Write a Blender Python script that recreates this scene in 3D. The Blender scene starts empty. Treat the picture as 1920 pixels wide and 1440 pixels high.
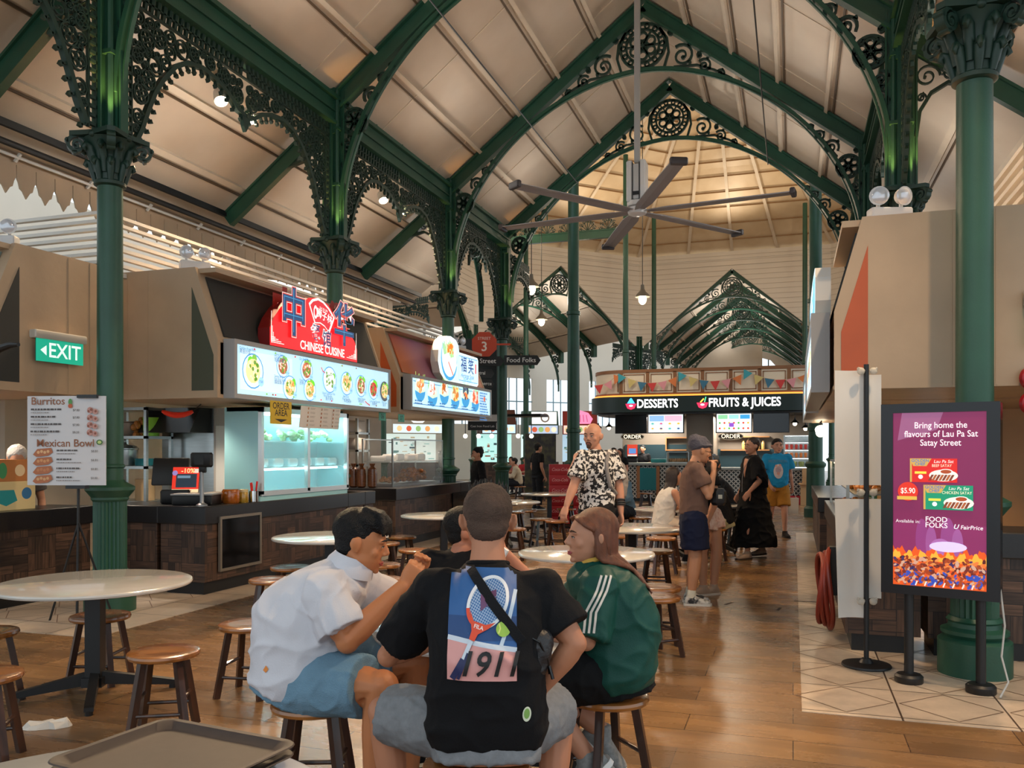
import bpy, bmesh, math, random
from math import sin, cos, pi, sqrt, atan2, radians, hypot
from mathutils import Vector, Matrix, noise
from mathutils.bvhtree import BVHTree

SC = bpy.context.scene
COL = SC.collection
V3 = Vector

# ------------------------------------------------------------------ camera
HEAD = math.atan(527/1600.0)          # the lens looks this far left of the hall axis (+Y)
EYE = 1.55
cam_data = bpy.data.cameras.new('camera')
cam_data.sensor_width = 36.0
cam_data.lens = 36.0*1600/1920
cam_data.shift_y = 125/1920
cam_data.clip_end = 300
cam = bpy.data.objects.new('camera', cam_data)
COL.objects.link(cam)
cam.location = (0, 0, EYE)
cam.rotation_euler = (pi/2, 0, HEAD)
SC.camera = cam

# ------------------------------------------------------------------ daylight and exposure
SC.view_settings.view_transform = 'Standard'
SC.view_settings.look = 'None'
SC.view_settings.gamma = 1.0
SC.view_settings.use_curve_mapping = False
SC.view_settings.exposure = 0.55
world = bpy.data.worlds.new('daylight')
SC.world = world
world.use_nodes = True
wn = world.node_tree.nodes
wn['Background'].inputs[0].default_value = (0.80, 0.92, 1.0, 1)
wn['Background'].inputs[1].default_value = 0.95

def lamp(name, kind, loc, energy, color, target=None, size=0.1, spot=60, blend=0.6):
    d = bpy.data.lights.new(name, kind)
    d.energy = energy
    d.color = color
    if kind == 'AREA':
        d.size = size
    elif kind == 'SUN':
        d.angle = size
    else:
        d.shadow_soft_size = size
    if kind == 'SPOT':
        d.spot_size = radians(spot)
        d.spot_blend = blend
    o = bpy.data.objects.new(name, d)
    COL.objects.link(o)
    o.location = loc
    if target is not None:
        o.rotation_euler = (V3(target)-V3(loc)).to_track_quat('-Z', 'Y').to_euler()
    return o

lamp('sunlight', 'SUN', (0, 0, 30), 1.0, (1.0, 0.96, 0.9), (6, -3, 20), size=0.05)
WARM = (1.0, 0.70, 0.42)
SOFT = (1.0, 0.84, 0.66)

# ------------------------------------------------------------------ materials
def hexc(h):
    h = h.lstrip('#')
    r = []
    for i in (0, 2, 4):
        c = int(h[i:i+2], 16)/255
        r.append(c/12.92 if c <= 0.04045 else ((c+0.055)/1.055)**2.4)
    return (r[0], r[1], r[2], 1)

_M = {}
def mat(name, col='#808080', rough=0.5, metal=0.0, vary=0.0, scale=8, bump=0.0, bscale=None, col2=None,
        emit=None, es=1.0, stretch=None, coat=0.0, trans=0.0, alpha=1.0, spec=0.5, sub=0.0, detail=4, contrast=0.5):
    if name in _M:
        return _M[name]
    m = bpy.data.materials.new(name)
    m.use_nodes = True
    nt = m.node_tree
    b = nt.nodes['Principled BSDF']
    N, L = nt.nodes.new, nt.links.new
    b.inputs['Base Color'].default_value = hexc(col)
    b.inputs['Roughness'].default_value = rough
    b.inputs['Metallic'].default_value = metal
    b.inputs['Specular IOR Level'].default_value = spec
    b.inputs['Coat Weight'].default_value = coat
    if trans:
        b.inputs['Transmission Weight'].default_value = trans
    if alpha < 1:
        b.inputs['Alpha'].default_value = alpha
    if sub:
        b.inputs['Subsurface Weight'].default_value = sub
        b.inputs['Subsurface Radius'].default_value = (0.02, 0.008, 0.004)
    if emit:
        b.inputs['Emission Color'].default_value = hexc(emit)
        b.inputs['Emission Strength'].default_value = es
    if vary or bump or col2:
        tc = N('ShaderNodeTexCoord')
        mp = N('ShaderNodeMapping')
        L(tc.outputs['Object'], mp.inputs['Vector'])
        if stretch:
            mp.inputs['Scale'].default_value = stretch
        nz = N('ShaderNodeTexNoise')
        nz.inputs['Scale'].default_value = scale
        nz.inputs['Detail'].default_value = detail
        L(mp.outputs[0], nz.inputs['Vector'])
        if vary or col2:
            mx = N('ShaderNodeMix')
            mx.data_type = 'RGBA'
            c1 = hexc(col)
            c2 = hexc(col2) if col2 else tuple(max(0, c*(1-vary)) for c in c1[:3])+(1,)
            mx.inputs[6].default_value = c1
            mx.inputs[7].default_value = c2
            mr = N('ShaderNodeMapRange')
            mr.inputs['From Min'].default_value = 0.5-contrast*0.4
            mr.inputs['From Max'].default_value = 0.5+contrast*0.4
            L(nz.outputs['Fac'], mr.inputs['Value'])
            L(mr.outputs[0], mx.inputs[0])
            L(mx.outputs[2], b.inputs['Base Color'])
        if bump:
            bp = N('ShaderNodeBump')
            bp.inputs['Strength'].default_value = bump
            bp.inputs['Distance'].default_value = 0.02
            if bscale:
                n2 = N('ShaderNodeTexNoise')
                n2.inputs['Scale'].default_value = bscale
                n2.inputs['Detail'].default_value = 3
                L(mp.outputs[0], n2.inputs['Vector'])
                L(n2.outputs['Fac'], bp.inputs['Height'])
            else:
                L(nz.outputs['Fac'], bp.inputs['Height'])
            L(bp.outputs[0], b.inputs['Normal'])
    _M[name] = m
    return m

def glow(name, col, es=1.0):
    """a back-lit printed surface or a lamp lens"""
    return mat('glow_'+name, col, 0.4, emit=col, es=es)

def paint(col, rough=0.55):
    return mat('paint_'+col.strip('#')+('_%d' % (rough*100)), col, rough)

def brick_mat(name, c1, c2, mortar, w, h, rough, msize=0.004, streak=None, offset=0.5, rot=0, bump=0.15, rvar=0.0, spread=0.6, blotch=None):
    m = bpy.data.materials.new(name)
    m.use_nodes = True
    nt = m.node_tree
    b = nt.nodes['Principled BSDF']
    N, L = nt.nodes.new, nt.links.new
    tc = N('ShaderNodeTexCoord')
    mp = N('ShaderNodeMapping')
    mp.inputs['Rotation'].default_value = (0, 0, rot)
    L(tc.outputs['Object'], mp.inputs[0])
    br = N('ShaderNodeTexBrick')
    br.offset = offset
    br.inputs['Scale'].default_value = 1.0
    br.inputs['Brick Width'].default_value = w
    br.inputs['Row Height'].default_value = h
    br.inputs['Mortar Size'].default_value = msize
    br.inputs['Mortar Smooth'].default_value = 0.1
    br.inputs['Color1'].default_value = hexc(c1)
    br.inputs['Color2'].default_value = hexc(c2)
    br.inputs['Mortar'].default_value = hexc(mortar)
    L(mp.outputs[0], br.inputs['Vector'])
    out = br.outputs['Color']
    nz = N('ShaderNodeTexNoise')
    nz.inputs['Scale'].default_value = 1.0
    nz.inputs['Detail'].default_value = 6
    nz.inputs['Roughness'].default_value = 0.65
    m2 = N('ShaderNodeMapping')
    m2.inputs['Scale'].default_value = streak or (3, 3, 3)
    L(tc.outputs['Object'], m2.inputs[0])
    L(m2.outputs[0], nz.inputs['Vector'])
    mr = N('ShaderNodeMapRange')
    mr.inputs['From Min'].default_value = 0.3
    mr.inputs['From Max'].default_value = 0.7
    mr.inputs['To Min'].default_value = 1-spread
    mr.inputs['To Max'].default_value = 1+spread*0.5
    L(nz.outputs['Fac'], mr.inputs['Value'])
    mu = N('ShaderNodeMix')
    mu.data_type = 'RGBA'
    mu.blend_type = 'MULTIPLY'
    mu.inputs[0].default_value = 1
    L(out, mu.inputs[6])
    L(mr.outputs[0], mu.inputs[7])
    res = mu.outputs[2]
    if blotch:
        n3 = N('ShaderNodeTexNoise')
        n3.inputs['Scale'].default_value = 0.9
        n3.inputs['Detail'].default_value = 5
        L(tc.outputs['Object'], n3.inputs['Vector'])
        r3 = N('ShaderNodeMapRange')
        r3.inputs['From Min'].default_value = 0.45
        r3.inputs['From Max'].default_value = 0.75
        L(n3.outputs['Fac'], r3.inputs['Value'])
        x3 = N('ShaderNodeMix')
        x3.data_type = 'RGBA'
        L(r3.outputs[0], x3.inputs[0])
        L(res, x3.inputs[6])
        x3.inputs[7].default_value = hexc(blotch)
        res = x3.outputs[2]
    L(res, b.inputs['Base Color'])
    b.inputs['Roughness'].default_value = rough
    if rvar:
        r2 = N('ShaderNodeMapRange')
        r2.inputs['To Min'].default_value = rough-rvar
        r2.inputs['To Max'].default_value = rough+rvar
        L(nz.outputs['Fac'], r2.inputs['Value'])
        L(r2.outputs[0], b.inputs['Roughness'])
    bp = N('ShaderNodeBump')
    bp.inputs['Strength'].default_value = bump
    bp.inputs['Distance'].default_value = 0.01
    inv = N('ShaderNodeMath')
    inv.operation = 'SUBTRACT'
    inv.inputs[0].default_value = 1
    L(br.outputs['Fac'], inv.inputs[1])
    L(inv.outputs[0], bp.inputs['Height'])
    L(bp.outputs[0], b.inputs['Normal'])
    _M[name] = m
    return m

def reclaimed_wood(name):
    """dark reclaimed boards laid in blocks, some upright and some flat"""
    m = bpy.data.materials.new(name)
    m.use_nodes = True
    nt = m.node_tree
    b = nt.nodes['Principled BSDF']
    N, L = nt.nodes.new, nt.links.new
    tc = N('ShaderNodeTexCoord')
    sp = N('ShaderNodeSeparateXYZ')
    L(tc.outputs['Object'], sp.inputs[0])
    ad = N('ShaderNodeMath')
    L(sp.outputs[0], ad.inputs[0])
    L(sp.outputs[1], ad.inputs[1])
    cb = N('ShaderNodeCombineXYZ')
    L(ad.outputs[0], cb.inputs[0])
    L(sp.outputs[2], cb.inputs[1])
    cols = []
    for k, sw in enumerate(((1, 14), (14, 1))):
        mp = N('ShaderNodeMapping')
        mp.inputs['Rotation'].default_value = (0, 0, 0 if k == 0 else pi/2)
        L(cb.outputs[0], mp.inputs[0])
        br = N('ShaderNodeTexBrick')
        br.inputs['Scale'].default_value = 1
        br.inputs['Brick Width'].default_value = 0.34
        br.inputs['Row Height'].default_value = 0.085
        br.inputs['Mortar Size'].default_value = 0.003
        br.inputs['Color1'].default_value = hexc('#523b2d')
        br.inputs['Color2'].default_value = hexc('#281c16')
        br.inputs['Mortar'].default_value = hexc('#0d0908')
        L(mp.outputs[0], br.inputs['Vector'])
        m2 = N('ShaderNodeMapping')
        m2.inputs['Scale'].default_value = (4*sw[0], 4*sw[1], 1)
        L(cb.outputs[0], m2.inputs[0])
        nz = N('ShaderNodeTexNoise')
        nz.inputs['Scale'].default_value = 1
        nz.inputs['Detail'].default_value = 6
        L(m2.outputs[0], nz.inputs['Vector'])
        mr = N('ShaderNodeMapRange')
        mr.inputs['From Min'].default_value = 0.3
        mr.inputs['From Max'].default_value = 0.75
        mr.inputs['To Min'].default_value = 0.45
        mr.inputs['To Max'].default_value = 1.9
        L(nz.outputs['Fac'], mr.inputs['Value'])
        mu = N('ShaderNodeMix')
        mu.data_type = 'RGBA'
        mu.blend_type = 'MULTIPLY'
        mu.inputs[0].default_value = 1
        L(br.outputs[0], mu.inputs[6])
        L(mr.outputs[0], mu.inputs[7])
        cols.append(mu.outputs[2])
    ck = N('ShaderNodeTexChecker')
    ck.inputs['Scale'].default_value = 1/0.34
    L(cb.outputs[0], ck.inputs['Vector'])
    mx = N('ShaderNodeMix')
    mx.data_type = 'RGBA'
    L(ck.outputs['Fac'], mx.inputs[0])
    L(cols[0], mx.inputs[6])
    L(cols[1], mx.inputs[7])
    L(mx.outputs[2], b.inputs['Base Color'])
    b.inputs['Roughness'].default_value = 0.5
    _M[name] = m
    return m

GREEN = mat('green_iron', '#22503d', 0.42, vary=0.25, scale=3, bump=0.06, bscale=60)
GREEN_D = mat('green_iron_fine', '#18362b', 0.5, vary=0.2, scale=5)
CREAM = mat('cream_ceiling', '#d0c1ae', 0.42, col2='#bcaa95', scale=0.8, detail=6, bump=0.05, bscale=3)
CREAM_B = mat('cream_batten', '#d8c8b2', 0.5, vary=0.12, scale=3)
BEIGE = mat('beige_laminate', '#b39a7e', 0.5, vary=0.14, scale=2.0, bump=0.05, bscale=20)
WHITE = mat('white_paint', '#dcd8d0', 0.5, vary=0.06, scale=3)
GREYW = mat('pale_grey_paint', '#9d9c9b', 0.5)
BLACK = mat('black_satin', '#0c0c0e', 0.4)
BLACKM = mat('black_iron', '#101113', 0.45, vary=0.2, scale=20)
STEEL = mat('brushed_steel', '#b6bcbc', 0.3, 0.9, vary=0.12, scale=5, stretch=(1, 1, 14))
CHROME = mat('chrome', '#d8dadc', 0.12, 1.0)
GLASS = mat('clear_glass', '#eef6f6', 0.04, alpha=0.12, spec=0.8)
MARBLE = mat('white_marble', '#d5d1ca', 0.14, col2='#aaa69e', scale=2.4, detail=9, contrast=0.9, coat=0.3)
WOOD = mat('varnished_brown_wood', '#a5672e', 0.24, col2='#6b4120', scale=3, stretch=(1, 9, 1), detail=6, coat=0.5)
WOOD_D = mat('dark_stained_wood', '#4a2c1d', 0.32, col2='#22130d', scale=4, stretch=(6, 6, 1), detail=5, coat=0.2)
COUNTER = reclaimed_wood('reclaimed_wood_boards')
STONE = mat('black_stone_top', '#1c1b1d', 0.28, vary=0.3, scale=40)
DARKP = mat('charcoal_panel', '#2b2b28', 0.6, vary=0.15, scale=3)
OLIVE = mat('olive_panel', '#45493a', 0.6)
ORANGE = mat('orange_panel', '#b3501e', 0.45, vary=0.12, scale=3)
# ------------------------------------------------------------------ mesh helpers
class MB:
    """collects shapes and links them as ONE mesh object"""
    def __init__(s, M=None):
        s.v, s.f, s.m = [], [], []
        s.M = M or Matrix()
        s.k = 0
    def add(s, vs, fs, k=None):
        n = len(s.v)
        M = s.M
        s.v.extend((M @ V3(p))[:] for p in vs)
        s.f.extend(tuple(i+n for i in f) for f in fs)
        s.m.extend([s.k if k is None else k]*len(fs))
        return s
    def poly(s, pts, k=None):
        return s.add(pts, [tuple(range(len(pts)))], k)
    def box(s, x0, x1, y0, y1, z0, z1, k=None):
        return s.add([(x0, y0, z0), (x1, y0, z0), (x1, y1, z0), (x0, y1, z0), (x0, y0, z1), (x1, y0, z1), (x1, y1, z1), (x0, y1, z1)],
                     [(0, 3, 2, 1), (4, 5, 6, 7), (0, 1, 5, 4), (1, 2, 6, 5), (2, 3, 7, 6), (3, 0, 4, 7)], k)
    def cbox(s, c, d, rz=0, k=None, R=None):
        T = Matrix.Translation(V3(c)) @ (R if R is not None else Matrix.Rotation(rz, 4, 'Z'))
        old = s.M
        s.M = old @ T
        s.box(-d[0]/2, d[0]/2, -d[1]/2, d[1]/2, -d[2]/2, d[2]/2, k)
        s.M = old
        return s
    def rbox(s, x0, x1, y0, y1, z0, z1, r=0.01, k=None):
        """box with chamfered vertical and top edges"""
        pts = [(x0+r, y0), (x1-r, y0), (x1, y0+r), (x1, y1-r), (x1-r, y1), (x0+r, y1), (x0, y1-r), (x0, y0+r)]
        cx, cy = (x0+x1)/2, (y0+y1)/2
        def ring(z, q):
            return [(x+(q if x < cx else -q), y+(q if y < cy else -q), z) for x, y in pts]
        rs = [ring(z0, r*0.6), ring(z0+r, 0), ring(z1-r, 0), ring(z1, r*0.6)]
        return s.rings(rs, True, True, k)
    def rings(s, rs, cap0=True, cap1=True, k=None):
        n = len(rs[0])
        vs = [p for r in rs for p in r]
        fs = []
        for i in range(len(rs)-1):
            for j in range(n):
                a, b = i*n+j, i*n+(j+1) % n
                fs.append((a, b, b+n, a+n))
        if cap0:
            fs.append(tuple(range(n-1, -1, -1)))
        if cap1:
            fs.append(tuple(range((len(rs)-1)*n, len(rs)*n)))
        return s.add(vs, fs, k)
    def lathe(s, prof, c=(0, 0, 0), n=24, k=None, flute=0, depth=0.0, caps=True):
        rs = []
        for r, z in prof:
            ring = []
            for j in range(n):
                a = 2*pi*j/n
                rr = max(r, 1e-4)*(1-depth*(0.5-0.5*cos(flute*a)) if flute else 1)
                ring.append((c[0]+rr*cos(a), c[1]+rr*sin(a), c[2]+z))
            rs.append(ring)
        return s.rings(rs, caps, caps, k)
    def beam(s, p, q, w, h, up=(0, 0, 1), k=None):
        p, q = V3(p), V3(q)
        d = (q-p).normalized()
        u = V3(up)
        x = d.cross(u)
        if x.length < 1e-5:
            x = d.cross(V3((1, 0, 0)))
        x.normalize()
        y = x.cross(d)
        o = [(-w/2, -h/2), (w/2, -h/2), (w/2, h/2), (-w/2, h/2)]
        return s.rings([[tuple(c+x*a+y*b) for a, b in o] for c in (p, q)], True, True, k)
    def tube(s, pts, r, n=8, k=None, cap=True):
        pts = [V3(p) for p in pts]
        if not isinstance(r, (list, tuple)):
            r = [r]*len(pts)
        rs = []
        t0 = (pts[1]-pts[0]).normalized()
        x = t0.cross(V3((0, 0, 1)))
        if x.length < 1e-3:
            x = t0.cross(V3((1, 0, 0)))
        x.normalize()
        for i, p in enumerate(pts):
            t = (pts[min(i+1, len(pts)-1)]-pts[max(i-1, 0)])
            if t.length < 1e-9:
                t = t0
            t.normalize()
            x = (x-t*x.dot(t))
            if x.length < 1e-6:
                x = t.orthogonal()
            x.normalize()
            y = t.cross(x)
            rs.append([tuple(p+x*(r[i]*cos(2*pi*j/n))+y*(r[i]*sin(2*pi*j/n))) for j in range(n)])
        return s.rings(rs, cap, cap, k)
    def ball(s, c, r, n=12, m=8, k=None, R=None):
        if not isinstance(r, (list, tuple)):
            r = (r, r, r)
        R = R or Matrix.Identity(3)
        rs = []
        for i in range(m+1):
            a = -pi/2+pi*i/m
            q = max(cos(a), 0.02)
            rs.append([tuple(V3(c)+R @ V3((r[0]*q*cos(2*pi*j/n), r[1]*q*sin(2*pi*j/n), r[2]*sin(a)))) for j in range(n)])
        return s.rings(rs, True, True, k)
    def prism(s, poly, o, ea, eb, t, k=None):
        """2-D outline poly in the plane o + a*ea + b*eb, thickness t centred on the plane"""
        o, ea, eb = V3(o), V3(ea), V3(eb)
        en = ea.cross(eb).normalized()*(t/2)
        n = len(poly)
        a = [tuple(o+ea*x+eb*y-en) for x, y in poly]
        b = [tuple(o+ea*x+eb*y+en) for x, y in poly]
        fs = [tuple(range(n-1, -1, -1)), tuple(range(n, 2*n))]+[(i, (i+1) % n, (i+1) % n+n, i+n) for i in range(n)]
        return s.add(a+b, fs, k)
    def ribbon(s, pts, w, t, o=(0, 0, 0), ea=(1, 0, 0), eb=(0, 0, 1), closed=False, k=None):
        """flat iron bar of width w along a 2-D path, thickness t across the plane"""
        o, ea, eb = V3(o), V3(ea), V3(eb)
        en = ea.cross(eb).normalized()*(t/2)
        n = len(pts)
        if not isinstance(w, (list, tuple)):
            w = [w]*n
        rs = []
        for i in range(n):
            a = pts[(i-1) % n] if closed else pts[max(i-1, 0)]
            b = pts[(i+1) % n] if closed else pts[min(i+1, n-1)]
            dx, dy = b[0]-a[0], b[1]-a[1]
            l = hypot(dx, dy) or 1
            nx, ny = -dy/l*w[i]/2, dx/l*w[i]/2
            p, q = (pts[i][0]+nx, pts[i][1]+ny), (pts[i][0]-nx, pts[i][1]-ny)
            P, Q = o+ea*p[0]+eb*p[1], o+ea*q[0]+eb*q[1]
            rs.append([tuple(P-en), tuple(Q-en), tuple(Q+en), tuple(P+en)])
        if closed:
            rs.append(rs[0])
            return s.rings(rs, False, False, k)
        return s.rings(rs, True, True, k)
    def mesh(s, name, mats, smooth=35):
        me = bpy.data.meshes.new(name)
        me.from_pydata(s.v, [], s.f)
        for m in (mats if isinstance(mats, (list, tuple)) else [mats]):
            me.materials.append(m)
        if any(s.m):
            me.polygons.foreach_set('material_index', s.m)
        me.polygons.foreach_set('use_smooth', [bool(smooth)]*len(s.f))
        if smooth:
            me.set_sharp_from_angle(angle=radians(smooth))
        me.validate()
        me.update()
        return me
    def obj(s, name, mats, parent=None, smooth=35, loc=None):
        o = bpy.data.objects.new(name, s.mesh(name, mats, smooth))
        COL.objects.link(o)
        if parent:
            o.parent = parent
        if loc:
            o.location = loc
        return o

def tag(o, label, cat, group=None):
    o['label'] = label
    o['category'] = cat
    o['kind'] = 'thing'
    if group:
        o['group'] = group
    return o

def thing(name, label, cat, loc=(0, 0, 0), rz=0, group=None):
    o = bpy.data.objects.new(name, None)
    o.empty_display_size = 0.1
    COL.objects.link(o)
    o.location = loc
    o.rotation_euler = (0, 0, rz)
    return tag(o, label, cat, group)

def struct(name, mb, mats, parent=None, smooth=35):
    o = mb.obj(name, mats, parent, smooth)
    if not parent:
        o['kind'] = 'structure'
    return o

def solo(name, mb, mats, label, cat, loc=None, rz=0, group=None, smooth=35):
    o = mb.obj(name, mats, None, smooth, loc)
    o.rotation_euler = (0, 0, rz)
    return tag(o, label, cat, group)

def dup(root, loc, rz=None, label=None, group=None):
    """a copy of a thing with copies of its parts and sub-parts"""
    def cp(o, parent):
        c = o.copy()
        COL.objects.link(c)
        c.parent = parent
        for ch in list(o.children):
            if ch.type != 'LIGHT':
                cp(ch, c)
        return c
    r = cp(root, None)
    r.location = loc
    if rz is not None:
        r.rotation_euler = (0, 0, rz)
    if label:
        r['label'] = label
    if group:
        r['group'] = group
    return r

_txt = {}
def text2d(body, size=1.0, fat=0.0, shear=0.0, align='CENTER', spacing=1.0):
    """glyph outlines as flat 2-D triangles: (verts, faces)"""
    key = (body, size, fat, shear, align, spacing)
    if key in _txt:
        return _txt[key]
    c = bpy.data.curves.new('lettering', 'FONT')
    c.body = body
    c.size = size
    c.align_x = align
    c.align_y = 'CENTER'
    c.offset = fat
    c.shear = shear
    c.space_character = spacing
    c.resolution_u = 3
    c.fill_mode = 'FRONT'
    o = bpy.data.objects.new('lettering', c)
    me = o.to_mesh()
    r = ([(v.co.x, v.co.y) for v in me.vertices], [tuple(p.vertices) for p in me.polygons])
    o.to_mesh_clear()
    bpy.data.objects.remove(o)
    bpy.data.curves.remove(c)
    _txt[key] = r
    return r

class Art(MB):
    """flat printed artwork on a plane o + a*ea + b*eb; each call lies a hair above the one before"""
    def __init__(s, o, ea, eb, step=0.0002):
        super().__init__()
        s.o, s.ea, s.eb = V3(o), V3(ea).normalized(), V3(eb).normalized()
        s.en = s.ea.cross(s.eb).normalized()
        s.h = 0.0
        s.step = step
        s.mats, s.ix = [], {}
    def c(s, m):
        if isinstance(m, str):
            m = paint(m)
        if m.name not in s.ix:
            s.ix[m.name] = len(s.mats)
            s.mats.append(m)
        return s.ix[m.name]
    def put(s, pts, faces, m):
        s.h += s.step
        s.add([tuple(s.o+s.ea*x+s.eb*y+s.en*s.h) for x, y in pts], faces, s.c(m))
        return s
    def shape(s, pts, m):
        return s.put(pts, [tuple(range(len(pts)))], m)
    def rect(s, x0, x1, y0, y1, m):
        return s.shape([(x0, y0), (x1, y0), (x1, y1), (x0, y1)], m)
    def disc(s, x, y, r, m, ry=None, n=20):
        return s.shape([(x+r*cos(2*pi*i/n), y+(ry or r)*sin(2*pi*i/n)) for i in range(n)], m)
    def discs(s, lst, m, n=8):
        pts, fs = [], []
        for x, y, r in lst:
            b = len(pts)
            pts += [(x+r*cos(2*pi*i/n), y+r*sin(2*pi*i/n)) for i in range(n)]
            fs.append(tuple(range(b, b+n)))
        return s.put(pts, fs, m)
    def line(s, pts, w, m, closed=False):
        n = len(pts)
        L, R = [], []
        for i in range(n):
            a = pts[(i-1) % n] if closed else pts[max(i-1, 0)]
            b = pts[(i+1) % n] if closed else pts[min(i+1, n-1)]
            dx, dy = b[0]-a[0], b[1]-a[1]
            l = hypot(dx, dy) or 1
            L.append((pts[i][0]-dy/l*w/2, pts[i][1]+dx/l*w/2))
            R.append((pts[i][0]+dy/l*w/2, pts[i][1]-dx/l*w/2))
        q = L+R
        fs = [(i, i+1, n+i+1, n+i) for i in range(n-1)]
        if closed:
            fs.append((n-1, 0, n, 2*n-1))
        return s.put(q, fs, m)
    def segs(s, pairs, w, m):
        pts, fs = [], []
        for p, q in pairs:
            dx, dy = q[0]-p[0], q[1]-p[1]
            l = hypot(dx, dy) or 1
            nx, ny = -dy/l*w/2, dx/l*w/2
            b = len(pts)
            pts += [(p[0]+nx, p[1]+ny), (q[0]+nx, q[1]+ny), (q[0]-nx, q[1]-ny), (p[0]-nx, p[1]-ny)]
            fs.append((b, b+1, b+2, b+3))
        return s.put(pts, fs, m)
    def text(s, body, x, y, size, m, fat=0.0, shear=0.0, align='CENTER', sx=1.0, rot=0.0, spacing=1.0):
        v, f = text2d(body, 1.0, fat, shear, align, spacing)
        cr, sr = cos(rot), sin(rot)
        return s.put([(x+(a*sx*cr-b*sr)*size, y+(a*sx*sr+b*cr)*size) for a, b in v], f, m)
    def scribble(s, x, y, w, h, m, rows=1, seed=0):
        """rows of tiny illegible print"""
        rnd = random.Random(seed)
        pts, fs = [], []
        for r in range(rows):
            cx = x
            yy = y-r*h*1.7
            while cx < x+w*(0.6+0.4*rnd.random()):
                l = h*rnd.uniform(0.5, 2.4)
                b = len(pts)
                pts += [(cx, yy), (cx+l, yy), (cx+l, yy+h), (cx, yy+h)]
                fs.append((b, b+1, b+2, b+3))
                cx += l+h*0.5
        return s.put(pts, fs, m)
    def done(s, name, parent=None, smooth=0):
        return s.obj(name, s.mats, parent, smooth)
# ------------------------------------------------------------------ the hall: floor, roof, ironwork
AX, HALF = -2.55, 3.75                      # nave centre line and half width
CAPZ, EAVE = 4.59, 6.6
FRAMES = [2.37, 6.65, 10.93, 15.2, 18.7]
RC = (AX, 28.7)                             # centre of the octagon
AP, RV = 9.9, 10.72                         # its apothem and its corner radius

FLOOR_B = brick_mat('brown_floor_tiles', '#9b744a', '#775737', '#45301f', 1.15, 0.30, 0.27, 0.003, streak=(1.1, 5, 1), spread=0.34, rvar=0.10, bump=0.1, blotch='#6b5643')
FLOOR_P = brick_mat('pale_patterned_tiles', '#cdbba6', '#b6a18b', '#4e3d30', 0.60, 0.60, 0.30, 0.006, streak=(4, 4, 1), spread=0.25, offset=0.0)
mb = MB()
mb.box(-40, 25, -6, 70, -0.1, 0, 0)
mb.box(-16, -5.5, 5.62, 17.2, 0, 0.003, 1)
mb.box(0.05, 9, 5.35, 17.0, 0, 0.003, 1)
floor = struct('floor', mb, [FLOOR_B, FLOOR_P], smooth=0)
# dark inlaid lines of the pale tiles: a lozenge inside every tile
mb = MB()
def lozenges(x0, x1, y0, y1, s=0.6):
    i = math.floor(x0/s)
    while i*s < x1-0.01:
        j = math.floor(y0/s)
        while j*s < y1-0.01:
            cx, cy, r = (i+0.5)*s, (j+0.5)*s, s*0.47
            if x0+0.2 < cx < x1-0.2 and y0+0.2 < cy < y1-0.2:
                P = [(cx+r, cy), (cx, cy+r), (cx-r, cy), (cx, cy-r)]
                for a in range(4):
                    p, q = P[a], P[(a+1) % 4]
                    dx, dy = (q[0]-p[0]), (q[1]-p[1])
                    l = hypot(dx, dy)
                    nx, ny = -dy/l*0.004, dx/l*0.004
                    mb.poly([(p[0]-nx, p[1]-ny, 0.0045), (q[0]-nx, q[1]-ny, 0.0045), (q[0]+nx, q[1]+ny, 0.0045), (p[0]+nx, p[1]+ny, 0.0045)])
            j += 1
        i += 1
lozenges(-8.4, -5.5, 5.62, 16)
lozenges(0.05, 3.6, 5.35, 12)
struct('trim_1', mb, [paint('#6e5540')], smooth=0)

# ---- roof boards of one pitched nave, drawn in a local frame: x across, y along, z up
def pitched(mb, L0, L1, M, lat=5, half=HALF):
    old = mb.M
    mb.M = M
    sl = (9.66-(EAVE+0.1))/HALF
    for s in (-1, 1):
        x0, z0, z1 = s*(half+0.1), EAVE+0.04, 9.66
        n = V3((s*sl, 0, 1)).normalized()*0.08
        a, b = V3((x0, L0, z0)), V3((0, L0, z1))
        c, d = V3((0, L1, z1)), V3((x0, L1, z0))
        vs = [a, b, c, d, a+n, b+n, c+n, d+n]
        mb.add([tuple(v) for v in vs], [(0, 1, 2, 3), (7, 6, 5, 4), (0, 4, 5, 1), (1, 5, 6, 2), (2, 6, 7, 3), (3, 7, 4, 0)], 0)
        for i in range(1, lat):
            t = i/lat
            x, z = x0*(1-t), z0+(z1-z0)*t
            mb.beam((x, L0, z-0.035), (x, L1, z-0.035), 0.065, 0.06, up=(s*sl, 0, 1), k=1)
            mb.beam((x+s*0.10, L0, z-0.012-s*0.1*s*sl), (x+s*0.10, L1, z-0.012-s*0.1*s*sl), 0.03, 0.025, up=(s*sl, 0, 1), k=2)
        y = L0+1.07
        while y < L1:                                # seams across the boards
            mb.beam((x0, y, z0-0.004), (0, y, z1-0.004), 0.02, 0.012, up=(s*sl, 0, 1), k=1)
            y += 2.14
    mb.M = old

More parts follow.
